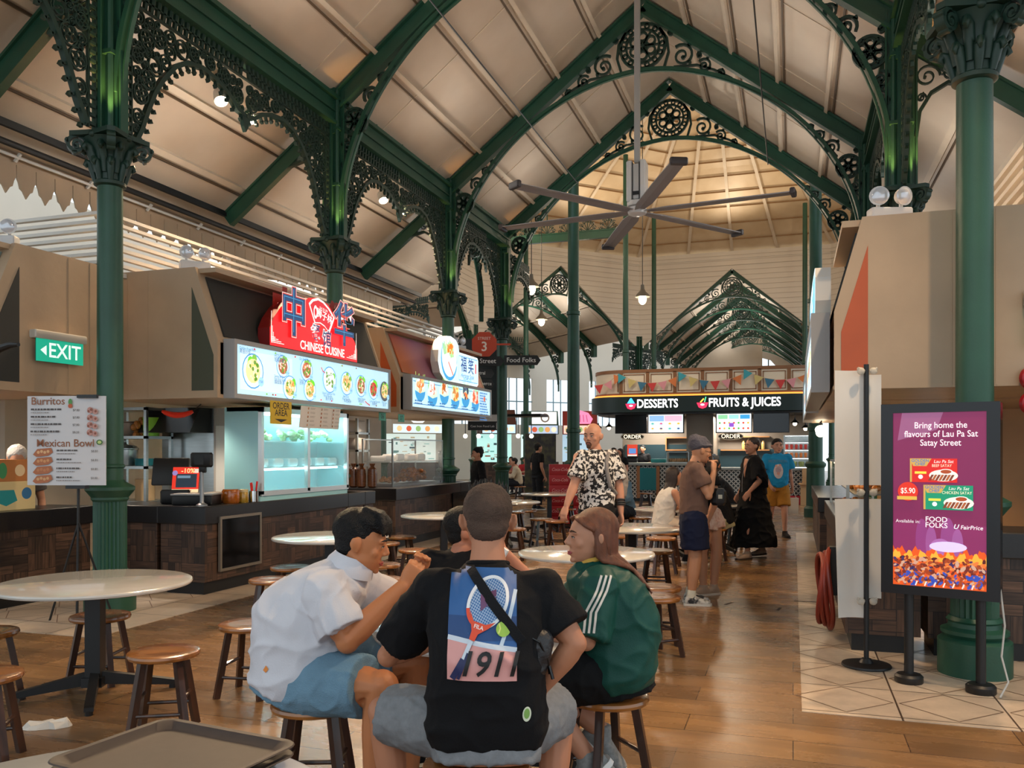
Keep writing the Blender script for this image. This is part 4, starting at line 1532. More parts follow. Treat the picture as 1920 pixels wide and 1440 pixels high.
# hanging paper menus and the yellow order sign
def paper_menu(name, label, o, ea, w, h, draw, cat='menu', tilt=0, col='#d8d4ce', thick=.004):
    t = thing(name, label, cat, o, atan2(ea[1], ea[0]))
    mb = MB()
    mb.box(0, w, 0, thick, 0, h)
    mb.obj('sheet', paint(col, .6), t, smooth=0)
    a = Art((0, -.0005, 0), (1, 0, 0), (0, 0, 1))
    draw(a, w, h)
    a.done('print', t)
    if tilt:
        t.rotation_euler[0] = tilt
    return t
def food_sheet(cols, seed):
    def d(a, w, h):
        rnd = random.Random(seed)
        for k, cx in enumerate(cols):
            for r in range(5):
                y = h*(.9-.19*r)
                a.disc(cx*w, y, h*.055, rnd.choice(('#8a3a24', '#b0653a', '#6f4a2e')), n=10)
                a.disc(cx*w, y+h*.008, h*.03, rnd.choice(('#d8a06a', '#c85a3c', '#e0c49a')), n=8)
                for q in range(3):
                    a.scribble((cx+.05)*w, y+h*(.03-.03*q), w*.16, h*.010, '#77706a', 1, seed+r*7+q+k)
    return d
paper_menu('wall_menu', 'tall white paper menu with food photos on the kitchen wall', (-7.08, 9.27, .95), (1, 0), .36, .92, food_sheet((.55, .9), 3))
paper_menu('hanging_menu', 'white paper menu hanging beside the yellow order sign', (-5.71, 9.05, 1.83), (0, 1), .95, .27, food_sheet((.18, .5, .8), 7), tilt=.12)
def order(a, w, h):
    a.text('ORDER', w/2, h*.78, .105, '#141210', fat=.012)
    a.text('AREA', w/2, h*.48, .105, '#141210', fat=.012)
    a.shape([(w*.2, h*.22), (w*.8, h*.22), (w*.5, h*.08)], '#141210')
paper_menu('order_sign', 'yellow sign reading ORDER AREA with a black arrow', (-5.71, 8.45, 1.86), (0, 1), .44, .27, order, 'sign', col='#c9a927')
for y, lab in ((11.4, 'small teal number plaque at the end of the first menu board'), (12.05, 'small teal plaque numbered 07 at the start of the second header')):
    paper_menu('number_plaque', lab, (-5.83, y, 2.0), (0, 1), .22, .12, (lambda a, w, h: a.text('07', w/2, h/2, .1, '#123c34', fat=.01)) if y > 12 else (lambda a, w, h: a.text('06', w/2, h/2, .1, '#123c34', fat=.01)), 'plaque', col='#4fa590')

# --- glass case of fried food and what stands beside it
t = thing('display_case', 'glass case of fried food on the counter under the round food sign', 'display case', (-6.3, 12.8, .95), pi/2)
L_, D2, H2 = 2.1, .55, .80
mb = MB()
for x, y in ((0, 0), (L_, 0), (0, D2), (L_, D2)):
    mb.box(x-.012, x+.012, y-.012, y+.012, 0, H2)
for y in (0, D2):
    mb.box(0, L_, y-.01, y+.01, H2-.02, H2)
mb.obj('frame', STEEL, t, smooth=0)
for x0, x1, y0, y1 in ((.012, L_-.012, -.003, .003), (-.003, .003, .012, D2-.012), (L_-.003, L_+.003, .012, D2-.012)):
    mb = MB()
    mb.box(x0, x1, y0, y1, .0, H2-.02)
    mb.obj('pane', GLASS, t, smooth=0)
mb = MB()
mb.box(.01, L_-.01, .05, D2-.02, .40, .42)
mb.obj('shelf', STEEL, t, smooth=0)
mb = MB()
mb.box(.03, L_-.03, .03, D2-.03, 0, .04)
mb.obj('tray', STEEL, t, smooth=0)
mb = MB()
for i in range(60):
    u_ = rnd.random()
    mb.ball((-6.55+rnd.gauss(0, .09), 14.1+rnd.gauss(0, .22), 1.03+.2*rnd.random()*(1-u_*.5)), (.06, .05, .04), 7, 5, R=Matrix.Rotation(rnd.uniform(0, 6), 3, 'X'))
o = solo('fried_chicken', mb, [mat('golden_batter', '#c9781f', .45, col2='#8a4712', scale=25, bump=.4)], 'golden heap of fried chicken inside the glass case', 'fried food')
o['kind'] = 'stuff'
mb = MB()
for i in range(12):
    mb.ball((-6.55+rnd.gauss(0, .06), 13.2+rnd.gauss(0, .09), 1.03+.06*rnd.random()), (.05, .04, .035), 7, 5)
o = solo('fried_snacks', mb, [mat('pale_batter', '#d39a5c', .45)], 'small pile of fried snacks at the near end of the glass case', 'fried food')
o['kind'] = 'stuff'
for i in range(4):
    mb = MB()
    mb.rbox(0, .3, 0, .3, 0, .09+.03*(i % 2), .02)
    solo('foil_tray', mb, [mat('foil', '#c9c6c2', .3, .6, bump=.3, scale=30)], 'pale foil tray on the upper shelf of the glass case, '+('first', 'second', 'third', 'fourth')[i]+' from the fridge', 'tray', (-6.8, 12.95+i*.45, 1.372), 0, 'foil trays in the glass case')
for i in range(6):
    mb = MB()
    r = .075
    mb.lathe([(.05, 0), (r, .02), (r*1.05, .2), (r*.95, .30), (.03, .34), (.05, .39)], n=12)
    solo('biscuit_bag', mb, [mat('biscuit_wrap', '#7d4a2a', .25, vary=.5, scale=14, stretch=(1, 1, 4), coat=.4)], 'clear bag of brown crackers, '+('first', 'second', 'third', 'fourth', 'fifth', 'sixth')[i]+' from the fridge', 'bag', (-7.35+i*.17, 12.42+.05*(i % 2), .95), 0, 'bags of crackers on the counter')
t = thing('cash_register', 'black cash register with a red-topped card beside the glass case', 'cash register', (-6.45, 15.15, .95), pi/2+.5)
mb = MB()
mb.rbox(-.14, .14, -.12, .12, 0, .1, .02)
mb.tube([(0, .05, .05), (0, .05, .35)], .04, 8)
mb.obj('base', BLACK, t)
a = Lit((0, -.03, .36), (1, 0, 0), (0, .25, .97), es=.5)
a.rect(-.14, .14, -.2, .22, '#d9d2cc')
a.rect(-.11, .11, -.12, .1, '#35424f')
a.rect(-.14, .14, .12, .22, '#e0432c')
a.done('card', t)
mb = MB()
mb.rbox(-.15, .15, -.02, .02, .14, .60, .01)
mb.obj('screen_housing', BLACK, t)

# --- freestanding burrito menu board
t = thing('menu_stand', 'white standing menu board headed Burritos and Mexican Bowl', 'menu board', (-6.20, 6.03, 0), HEAD-.06)
BW, BH, BZ = .73, .80, 1.24
mb = MB()
cur = []
for i in range(9):
    x = -BW/2+BW*i/8
    cur.append((x, .025*cos((x/BW)*pi)))
vs = [(x, -y, z) for z in (BZ, BZ+BH) for x, y in cur]+[(x, -y+.006, z) for z in (BZ, BZ+BH) for x, y in cur]
n = 9
fs = [(i, i+1, n+i+1, n+i) for i in range(n-1)]+[(2*n+i+1, 2*n+i, 3*n+i, 3*n+i+1) for i in range(n-1)]
fs += [(0, n, 3*n, 2*n), (n-1, 3*n-1, 4*n-1, 2*n-1)]+[(i+1, i, 2*n+i, 2*n+i+1) for i in range(n-1)]+[(n+i, n+i+1, 3*n+i+1, 3*n+i) for i in range(n-1)]
mb.add(vs, fs)
mb.obj('board', paint('#c9c8ca', .5), t)
a = Art((-BW/2, -.0265, BZ), (1, 0, 0), (0, 0, 1))
a.text('Burritos', .05, .752, .095, '#8a5434', align='LEFT', fat=.008)
a.text('Mexican Bowl', .10, .375, .095, '#8a5434', align='LEFT', fat=.008)
for i in range(4):
    y = .672-.066*i
    a.scribble(.05, y, .30, .016, '#4f4a4a', 1, i)
    a.scribble(.05, y-.025, .22, .008, '#8a8584', 1, i+9)
    a.text(('$7.80', '$7.80', '$7.80', '$8.20')[i], .47, y, .028, '#55504e')
    a.discs([(.60, y, .03), (.645, y-.012, .026)], '#b98a80')
    a.discs([(.61, y+.005, .014), (.65, y-.01, .012), (.585, y-.01, .012)], '#8a4f3c')
    y = .295-.08*i
    a.shape([(.07, y-.02), (.11, y+.03), (.24, y+.04), (.255, y), (.21, y-.03), (.1, y-.04)], '#a8643f')
    a.discs([(.12+.03*k, y+.008*(k % 2), .014) for k in range(4)], ('#d7a878', '#c98e5a', '#b9764a', '#c99a6a')[i])
    a.scribble(.29, y+.01, .22, .014, '#55504e', 1, i+20)
    a.scribble(.29, y-.016, .27, .008, '#8a8584', 1, i+30)
    a.text('$8.80', .64, y+.01, .028, '#55504e')
a.disc(.42, .745, .018, '#4f8f4a', ry=.03)
a.disc(.42, .71, .02, '#b5562f')
a.disc(.69, .385, .03, '#3f6b34', ry=.024)
a.disc(.69, .385, .018, '#b8c87a', ry=.014)
a.done('print', t)
mb = MB()
mb.box(.02, .2, -.05, .02, BZ-.03, BZ)
mb.obj('clip', BLACK, t, smooth=0)
mb = MB()
mb.box(.12, .30, -.045, .02, BZ+BH-.02, BZ+BH+.01)
mb.obj('clip', BLACK, t, smooth=0)
mb = MB()
mb.tube([(.08, .03, 0), (.10, .02, BZ+.02), (.14, .02, BZ+BH)], .012, 8)
mb.tube([(.1, .02, .9), (-.22, .1, 0)], .01, 8)
mb.tube([(.1, .02, .9), (.3, .25, 0)], .01, 8)
mb.obj('stand', BLACKM, t)
# --- exit sign and emergency lights on the headers
t = thing('exit_sign', 'green EXIT sign with a left arrow on the corner stall', 'exit sign', (-6.965, 6.35, 2.42), pi/2-.03)
mb = MB()
mb.rbox(.0, .62, -.06, .03, .22, .30, .01)
mb.obj('housing', mat('cream_plastic', '#b9b2a6', .5), t)
a = Lit((.03, -.03, 0), (1, 0, 0), (0, 0, 1), es=.75)
a.rect(0, .56, 0, .22, '#17a888')
a.shape([(.05, .11), (.12, .06), (.12, .16)], '#e9fff6')
a.text('EXIT', .335, .11, .20, '#e9fff6', fat=.012, sx=.95)
a.done('panel', t)
mb = MB()
mb.box(.03, .59, -.028, -.02, 0, .22)
mb.obj('back_plate', paint('#0f7a63'), t, smooth=0)
def emergency(label, loc, rz):
    t = thing('emergency_light', label, 'emergency light', loc, rz, 'twin emergency lamps')
    mb = MB()
    mb.rbox(-.16, .16, -.06, .06, 0, .13, .01)
    mb.obj('battery_box', mat('white_plastic', '#c5c7c8', .45), t)
    for s in (-1, 1):
        mb = MB()
        mb.tube([(s*.09, 0, .12), (s*.09, 0, .17)], .015, 6)
        mb.M = Matrix.Translation((s*.09, -.01, .225)) @ Matrix.Rotation(pi/2+.1, 4, 'X') @ Matrix.Rotation(s*.3, 4, 'Y')
        mb.lathe([(.03, -.05), (.055, -.02), (.07, .03), (.074, .035)], n=18)
        mb.M = Matrix()
        h = mb.obj('lamp_head', mat('lamp_shell', '#c9c7c4', .35), t)
        mb = MB()
        mb.M = Matrix.Translation((s*.09, -.045, .222)) @ Matrix.Rotation(pi/2+.1, 4, 'X') @ Matrix.Rotation(s*.3, 4, 'Y')
        mb.lathe([(.066, 0), (.05, .012), (.003, .016)], n=18)
        mb.M = Matrix()
        mb.obj('lens', mat('lamp_lens', '#c9cdd4', .08, .3), h)
emergency('twin emergency lamp on the header left of the red sign', (-6.35, 7.95, 3.53), .9)
emergency('twin emergency lamp on the corner stall above the EXIT sign', (-7.35, 6.35, 3.51), .35)
emergency('twin emergency lamp on top of the orange-cheeked stall', (.72, 7.3, 3.32), HEAD)
emergency('twin emergency lamp on the header behind the round food sign', (-6.3, 15.7, 3.5), .9)
for y in (8.4, 9.6, 10.8):
    lamp('canopy_downlight', 'SPOT', (-6.9, y, 2.1), 60, SOFT, (-6.9, y, 0), .06, 130)
for y in (12.9, 14.2, 15.4):
    lamp('canopy_downlight', 'SPOT', (-6.7, y, 2.13), 60, SOFT, (-6.7, y, 0), .06, 130)
for x in (-8.2, -9.6):
    lamp('canopy_downlight', 'SPOT', (x, 6.7, 2.1), 55, SOFT, (x, 6.7, 0), .06, 130)
for y in (8.3, 9.9, 12.6, 14.4):
    lamp('canopy_downlight', 'SPOT', (1.2, y, 2.0), 60, WARM, (1.2, y, 0), .06, 130)
for z0, z1, y0, y1, c, l in ((.95, 1.24, 6.30, 6.86, '#d9c48f', 'cream carton with a teal label on the corner stall counter'), (1.24, 1.46, 6.34, 6.80, '#b9763f', 'orange-brown carton on top of the cream carton')):
    t = thing('carton', l, 'carton', (-7.88, 0, 0))
    mb = MB()
    mb.rbox(0, .42, y0, y1, z0, z1, .006)
    mb.obj('box', paint(c, .6), t, smooth=0)
    a = Art((.421, (y0+y1)/2, (z0+z1)/2), (0, 1, 0), (0, 0, 1))
    if z0 < 1:
        a.shape([(-.2, -.05), (-.16, .06), (.02, .06), (.06, -.05), (-.07, -.10)], '#1f8f92')
        a.disc(.17, .02, .06, '#2f6fa0')
    else:
        a.disc(-.1, 0, .05, '#3f8f5a', ry=.08)
        a.disc(.1, 0, .06, '#e0c8a0')
    a.done('label_print', t)
t = thing('swing_arm_lamp', 'black swing-arm lamp at the left edge by the EXIT sign', 'lamp', (-6.6, 5.75, 0), HEAD)
mb = MB()
mb.tube([(-.30, .1, 2.2), (-.22, .1, 2.38), (-.10, .08, 2.46), (.02, .05, 2.49), (.10, .03, 2.49)], [.05, .045, .035, .028, .02], 10)
mb.obj('arm', BLACK, t)
mb = MB()
mb.ball((-.30, .1, 2.14), (.12, .12, .13), 14, 10)
mb.obj('head', BLACK, t)
mb = MB()
mb.tube([(-.30, .1, 2.2), (-.32, .25, 2.3), (-.34, .5, 2.3)], .015, 6)
mb.obj('wall_mount', BLACK, t)
# ------------------------------------------------------------------ tables, stools and loose things in the hall
def make_stool(label):
    t = thing('wooden_stool', label, 'stool', (0, 0, 0), 0, 'round wooden stools')
    mb = MB()
    mb.lathe([(.05, .417), (.175, .415), (.188, .422), (.192, .435), (.188, .447), (.175, .452), (.10, .447), (.004, .445)], n=32)
    mb.obj('seat', WOOD, t)
    for i in range(4):
        a = pi/4+i*pi/2
        mb = MB()
        p, q = V3((.125*cos(a), .125*sin(a), .425)), V3((.205*cos(a), .205*sin(a), 0))
        mb.beam(tuple(q), tuple(p), .036, .036, up=(cos(a), sin(a), 0))
        mb.obj('leg', WOOD_D, t, smooth=0)
    def at(a, z):
        r = .205-.08*z/.425
        return (r*cos(a), r*sin(a), z)
    for i in range(4):
        a0, a1 = pi/4+i*pi/2, pi/4+(i+1)*pi/2
        mb = MB()
        z = .13 if i % 2 == 0 else .20
        mb.tube([at(a0, z), at(a1, z)], .011, 8)
        mb.obj('rung', WOOD_D, t)
    return t
STOOLS = [
    (-4.42, 4.58, .3, 'wooden stool behind the black post of the large near marble table'),
    (-3.29, 3.86, .5, 'honey-topped wooden stool between the large near table and the stacked trays'),
    (-4.69, 3.94, .2, 'wooden stool cut by the left edge, farther of the two beside the near table'),
    (-3.81, 3.18, .6, 'wooden stool cut by the left edge, nearer of the two beside the near table'),
    (-3.30, 4.65, .15, 'wooden stool half hidden directly behind the back of the boy in white'),
    (-4.26, 6.32, .7, 'stool with a pale sheen, second behind the boy in white'),
    (-4.54, 7.05, .3, 'stool nearest the dark framed panel of the counter'),
    (-3.81, 7.49, .4, 'stool just in front of the face of the boy in white, upper one'),
    (-3.38, 6.64, .1, 'pale-topped stool just below the chin of the boy in white'),
    (-4.66, 9.24, .6, 'stool seen just right of the forehead of the boy in white'),
    (-4.79, 10.0, .2, 'stool nearest the counter beyond the boy in white'),
    (-4.00, 8.70, .9, 'stool beside the black post of the middle marble table'),
    (-2.00, 3.30, .35, 'wooden stool under the boy in white and denim shorts'),
    (-1.06, 2.82, .1, 'wooden stool under the man with the tennis print on his back'),
    (-.80, 3.81, .75, 'wooden stool under the woman in the striped green shirt'),
    (-1.04, 6.95, .2, 'orange-brown stool at the aisle, behind its darker twin'),
    (-.99, 6.49, .75, 'darker brown stool at the aisle just right of the striped green shirt'),
    (-1.44, 9.49, .1, 'stool with a blue reflection by the table with the DESSERTS reflection'),
    (-1.59, 10.88, .5, 'stool under the right side of the table with the DESSERTS reflection'),
    (-2.14, 10.99, .8, 'stool under the left side of the table with the DESSERTS reflection'),
    (-3.53, 12.98, .3, 'stool between the two heads, in front of the tall far table'),
    (-3.88, 13.31, .7, 'stool between the two heads, left one of the front pair'),
    (-4.66, 15.01, .2, 'stool behind the right ear of the man in black'),
    (-4.11, 15.80, .5, 'stool below the hand of the bald man'),
    (-4.42, 17.07, .9, 'second stool below the hand of the bald man'),
    (-4.84, 17.91, .4, 'reddish stool in front of the stacked red crates'),
    (-2.40, 14.09, .6, 'stool between the bald man and the seated woman in white'),
    (-3.66, 22.25, .3, 'stool beside the seated man in blue by the kiosk'),
    (-3.78, 11.53, .2, 'stool just right of the ear of the man in black'),
    (-4.78, 14.68, .6, 'stool beside the far table behind the man in black'),
    (-1.6, 7.7, .1, 'stool hidden behind the red-haired woman at the next table'),
    (-1.079, 12.365, .4, 'stool under the woman in the khaki skirt'),
    (-7.4, 25.2, .3, 'far stool beyond the thin column by the distant tables'),
    (-1.62, 11.62, .3, 'stool under the woman in the white sleeveless top'),
    (-2.72, 14.40, .3, 'stool under the man in blue denim'),
    (-1.75, 4.50, .3, 'stool hidden behind the table of the group of four'),
    (-.873, 13.922, .3, 'stool under the leaning man with glasses'),
]
st0 = make_stool(STOOLS[0][3])
st0.location, st0.rotation_euler = (STOOLS[0][0], STOOLS[0][1], .003 if STOOLS[0][0] < -5.5 else 0), (0, 0, STOOLS[0][2])
for x, y, r, l in STOOLS[1:]:
    dup(st0, (x, y, 0), r, label=l)

def make_table(label):
    t = thing('marble_table', label, 'table', (0, 0, 0), 0, 'round marble tables')
    mb = MB()
    mb.lathe([(.30, .69), (.54, .69), (.556, .695), (.56, .706), (.556, .716), (.545, .72), (.004, .72)], n=64)
    mb.obj('table_top', MARBLE, t)
    mb = MB()
    mb.box(-.045, .045, -.045, .045, .09, .66)
    mb.box(-.18, .18, -.18, .18, .66, .69)
    mb.box(-.06, .06, -.06, .06, .06, .12)
    mb.obj('post', BLACKM, t, smooth=0)
    for i in range(4):
        a = i*pi/2+.3
        mb = MB()
        mb.M = Matrix.Rotation(a, 4, 'Z')
        mb.prism([(.04, .07), (.44, .025), (.46, .025), (.46, .05), (.44, .058), (.04, .15)], (0, 0, 0), (1, 0, 0), (0, 0, 1), .05)
        mb.lathe([(.022, 0), (.022, .03)], (.44, 0, 0), 10)
        mb.M = Matrix()
        mb.obj('foot', BLACKM, t, smooth=0)
    return t
TABLES = [
    (-4.21, 4.32, .4, 1.04, 'large round marble table in front of the near left column'),
    (-1.36, 3.80, .2, 1.0, 'round marble table shared by the group of four'),
    (-1.50, 1.47, .7, 1.04, 'round marble table holding the stacked brown trays'),
    (-4.27, 7.33, .2, 1.0, 'round marble table just behind the head of the boy in white'),
    (-4.30, 10.23, .5, 1.0, 'round marble table in front of the fried food stall'),
    (-1.61, 6.83, .1, 1.0, 'round marble table behind the red-haired woman'),
    (-1.68, 9.23, .6, 1.0, 'round marble table catching the reflection of the dessert sign'),
    (-4.50, 15.99, .3, 1.0, 'round marble table touched by the hand of the bald man'),
    (-4.46, 13.25, .2, 1.0, 'round marble table right behind the head of the man in black'),
    (-4.67, 19.33, .7, 1.0, 'far round marble table beside the stacked red crates'),
    (-1.64, 12.41, .4, 1.0, 'round marble table beside the woman in the white sleeveless top'),
    (-8.9, 27.9, .1, 1.0, 'distant round table between the two green posts'),
    (-1.05, 13.4, .5, .7, 'marble table where the woman in khaki and the man with glasses lean'),
]
tb0 = make_table(TABLES[0][4])
tb0.location, tb0.rotation_euler = TABLES[0][:2]+(0,), (0, 0, TABLES[0][2])
tb0.scale = (TABLES[0][3], TABLES[0][3], 1)
for x, y, r, s, l in TABLES[1:]:
    o = dup(tb0, (x, y, 0), r, label=l)
    o.scale = (s, s, 1)
# brown trays stacked on the nearest table
TRAY = mat('brown_tray', '#3f332d', .6, vary=.12, scale=30)
for k in range(2):
    mb = MB()
    def rr(w, h, r, z, n=5):
        p = []
        for cx, cy, a0 in ((w-r, h-r, 0), (-w+r, h-r, pi/2), (-w+r, -h+r, pi), (w-r, -h+r, 1.5*pi)):
            for i in range(n+1):
                a = a0+pi/2*i/n
                p.append((cx+r*cos(a), cy+r*sin(a), z))
        return p
    mb.rings([rr(.20, .15, .03, .0), rr(.215, .165, .035, .004), rr(.235, .185, .045, .022), rr(.25, .20, .05, .024), rr(.25, .20, .05, .020), rr(.24, .19, .045, .018), rr(.222, .172, .04, .018)][:4]+[rr(.247, .197, .048, .027), rr(.232, .182, .045, .026), rr(.212, .162, .035, .008), rr(.20, .15, .03, .006)])
    c = V3((-.875, 2.215, 0))
    x, y = cos(HEAD)*c.x-sin(HEAD)*c.y, sin(HEAD)*c.x+cos(HEAD)*c.y
    solo('serving_tray', mb, [TRAY], ('brown serving tray at the bottom of the stack on the nearest table', 'brown serving tray on top of the stack on the nearest table')[k], 'tray', (x+.01*k, y-.012*k, .7205+.028*k), HEAD-.48+.03*k+pi/2*0, 'stacked brown trays')
mb = MB()
rnd = random.Random(12)
pts = [(.16*cos(a)*rnd.uniform(.7, 1.1), .06*sin(a)*rnd.uniform(.7, 1.2)) for a in [2*pi*i/14 for i in range(14)]]
top = [(x*.8, y*.8, rnd.uniform(.02, .05)) for x, y in pts]
mb.add([(x, y, .001) for x, y in pts]+top+[(0, 0, .03)], [(i, (i+1) % 14, 14+(i+1) % 14, 14+i) for i in range(14)]+[(14+i, 14+(i+1) % 14, 28) for i in range(14)])
solo('crumpled_tissue', mb, [paint('#d8d2c8', .8)], 'crumpled white tissue on the floor by the near table foot', 'tissue', (-3.98, 3.72, 0.0), .5, smooth=0)
# food and cups on the table of the group
t = thing('food_box', 'yellow takeaway box between the man in black and the boy', 'food box', (-1.42, 3.62, .7205), .3)
mb = MB()
mb.rings([[(s*.07, u*.06, 0) for s, u in ((-1, -1), (1, -1), (1, 1), (-1, 1))], [(s*.085, u*.075, .075) for s, u in ((-1, -1), (1, -1), (1, 1), (-1, 1))], [(s*.08, u*.07, .075) for s, u in ((-1, -1), (1, -1), (1, 1), (-1, 1))], [(s*.066, u*.056, .01) for s, u in ((-1, -1), (1, -1), (1, 1), (-1, 1))]])
mb.obj('box', paint('#d8a52c', .5), t, smooth=0)
mb = MB()
for i in range(9):
    mb.ball((rnd.uniform(-.05, .05), rnd.uniform(-.04, .04), .055), (.025, .022, .02), 7, 5)
mb.obj('food', mat('golden_batter'), t)
mb = MB()
mb.box(-.17, .17, -.12, .12, 0, .012)
solo('paper_tray', mb, [paint('#d9d4cc', .6)], 'white paper tray under the yellow takeaway box', 'tray', (-1.62, 3.62, .7205), .4)

# ---- the large ceiling fan
t = thing('ceiling_fan', 'huge grey six-bladed ceiling fan hanging on a long rod', 'ceiling fan', (-2.47, 14.18, 0))
mb = MB()
mb.box(-.045, .045, -.045, .045, 6.35, 9.35)
mb.box(-.1, .1, -.1, .1, 9.3, 9.45)
mb.obj('rod', mat('grey_rod', '#a7a6a4', .4, .3), t, smooth=0)
mb = MB()
for s in (-1, 1):
    mb.rbox(s*.11-.05, s*.11+.05, -.15, .15, 5.68, 6.36, .02)
mb.rbox(-.055, .055, -.13, .13, 5.72, 6.30, .01)
mb.lathe([(.05, 5.60), (.17, 5.62), (.17, 5.70), (.05, 5.72)], n=24)
mb.obj('motor', mat('pale_motor', '#c9c8c6', .4), t)
mb = MB()
mb.box(-.05, .05, -.156, -.15, 5.78, 5.84)
mb.box(-.058, -.052, -.152, .152, 5.7, 6.33)
mb.box(.052, .058, -.152, .152, 5.7, 6.33)
mb.obj('motor_slots', BLACK, t, smooth=0)
mb = MB()
mb.lathe([(.004, 5.47), (.10, 5.475), (.15, 5.50), (.16, 5.54), (.15, 5.60), (.05, 5.62)], n=28)
mb.obj('hub', mat('white_hub', '#d3d2d2', .35), t)
for i in range(6):
    a = radians(-7)+i*pi/3
    mb = MB()
    mb.M = Matrix.Rotation(a, 4, 'Z')
    sec = []
    for r, w in ((.16, .16), (.5, .27), (1.5, .26), (2.45, .23)):
        sec.append([(r, -w/2, 5.535), (r, 0, 5.56), (r, w/2, 5.545), (r, w/2, 5.535), (r, 0, 5.545), (r, -w/2, 5.52)])
    mb.rings(sec)
    b = mb.obj('blade', mat('grey_blade', '#8d8c90', .45), t, smooth=0)
    mb = MB()
    mb.M = Matrix.Rotation(a, 4, 'Z')
    mb.rbox(2.45, 2.53, -.125, .125, 5.49, 5.59, .015)
    mb.obj('blade_tip', mat('dark_tip', '#3a3436', .5), b)
# ---- pendant lamps of the octagon
def pendant(x, y, z, label, top=11.8):
    t = thing('pendant_lamp', label, 'pendant lamp', (x, y, 0), 0, 'pendant lamps of the octagon')
    mb = MB()
    mb.tube([(0, 0, z+.3), (0, 0, top)], .012, 6)
    mb.obj('cord', BLACK, t)
    mb = MB()
    mb.lathe([(.05, z+.42), (.06, z+.3), (.10, z+.22), (.20, z+.12), (.22, z+.06), (.2, z+.06), (.09, z+.2), (.05, z+.28)], n=20)
    mb.obj('shade', mat('enamel_shade', '#6d675c', .4), t)
    mb = MB()
    mb.ball((0, 0, z), (.12, .12, .16), 14, 10)
    mb.obj('globe', glow('warm_globe', '#ffe6b8', 6), t)
    lamp('pendant_bulb', 'POINT', (x, y, z-.25), 60, SOFT, size=.15)
pendant(-7.0, 23.0, 6.1, 'glowing pendant lamp left of the thick slim post')
pendant(-4.2, 25.0, 6.0, 'glowing pendant lamp above the dessert kiosk')
pendant(-8.6, 29.5, 6.2, 'glowing pendant lamp deep in the octagon')
# ---- warm spots under the aisle roofs
def track_spot(x, y, z, tgt, e, label, light=True):
    t = thing('track_spotlight', label, 'spotlight', (x, y, z), 0, 'round ceiling spotlights')
    d = (V3(tgt)-V3((x, y, z))).normalized()
    R = d.to_track_quat('-Z', 'Y').to_matrix().to_4x4()
    mb = MB(R)
    mb.lathe([(.004, .12), (.06, .12), (.075, .10), (.085, -.06), (.08, -.06), (.07, -.03), (.004, -.03)], n=18)
    mb.obj('housing', WHITE, t)
    mb = MB(R)
    mb.lathe([(.072, -.035), (.05, -.03), (.004, -.028)], n=18)
    mb.obj('lens', glow('lens', '#fff0d0', 14), t)
    if light:
        lamp('spot_beam', 'SPOT', tuple(V3((x, y, z))+d*.09), e, WARM, tgt, .07, 105)
for y, l in ((8.94, 'round warm spotlight in the first lace arch, left one'), (9.55, 'round warm spotlight in the first lace arch, right one'), (13.36, 'round warm spotlight in the second lace arch, left one'), (14.1, 'round warm spotlight in the second lace arch, right one')):
    track_spot(-6.76, y, 5.93, (-3.9, y-2.2, 0), 420, l)
for y, l in ((5.0, 'round spotlight under the right aisle roof nearest the large column'), (7.8, 'round spotlight under the right aisle roof beside the large capital'), (9.2, 'round spotlight under the right aisle roof farther along')):
    track_spot(1.66, y, 5.93, (-.9, y-1.0, 0), 420, l)
# ------------------------------------------------------------------ dessert kiosk in the octagon
KX0, KX1, KY0, KY1 = -6.03, .93, 26.0, 29.4
def outline(off=0.0, r=1.1, n=6):
    x0, x1, y0, y1 = KX0-off, KX1+off, KY0-off, KY1+off
    p = []
    for cx, cy, a0 in ((x1-r, y1-r, 0), (x0+r, y1-r, pi/2), (x0+r, y0+r, pi), (x1-r, y0+r, 1.5*pi)):
        for i in range(n+1):
            a = a0+pi/2*i/n
            p.append((cx+r*cos(a), cy+r*sin(a)))
    return p
def slab(mb, off, z0, z1, k=None, r=1.1):
    p = outline(off, r)
    mb.rings([[(x, y, z0) for x, y in p], [(x, y, z1) for x, y in p]], True, True, k)
t = thing('kiosk_header', 'rounded kiosk header lettered DESSERTS and FRUITS & JUICES', 'kiosk header', (0, 0, 0))
mb = MB()
slab(mb, 0, 3.26, 3.98)
mb.obj('upper_band', mat('kiosk_cream', '#ead9bf', .5), t)
mb = MB()
slab(mb, .02, 3.93, 4.03)
slab(mb, .02, 3.26, 3.31)
p = outline(.03)
for i in range(8):
    x = KX0+1.0+.82*i
    if x < KX1-.9:
        mb.box(x-.05, x+.05, KY0-.02, KY0+.02, 3.3, 3.95)
        mb.box(x+.09, x+.115, KY0-.012, KY0+.02, 3.36, 3.88)
        mb.box(x-.115, x-.09, KY0-.012, KY0+.02, 3.36, 3.88)
        mb.box(x+.09, x+.73, KY0-.012, KY0+.02, 3.86, 3.885)
        mb.box(x+.09, x+.73, KY0-.012, KY0+.02, 3.355, 3.38)
mb.obj('band_frame', mat('kiosk_brown', '#8a5c38', .5), t)
mb = MB()
slab(mb, .05, 3.20, 3.25)
mb.obj('glowing_cornice', glow('amber', '#ff9a3c', 1.2), t)
mb = MB()
slab(mb, .12, 2.72, 3.20)
mb.obj('sign_band', mat('kiosk_green', '#0e2523', .45), t)
a = Lit((0, KY0-.125, 0), (1, 0, 0), (0, 0, 1), es=2.2)
a.text('DESSERTS', -3.90, 2.965, .36, '#ffffff', fat=.02, sx=.80)
a.text('FRUITS & JUICES', -1.36, 2.965, .36, '#ffffff', fat=.02, sx=.80)
a.done('lettering', t)
a = Lit((0, KY0-.125, 0), (1, 0, 0), (0, 0, 1), es=2.0)
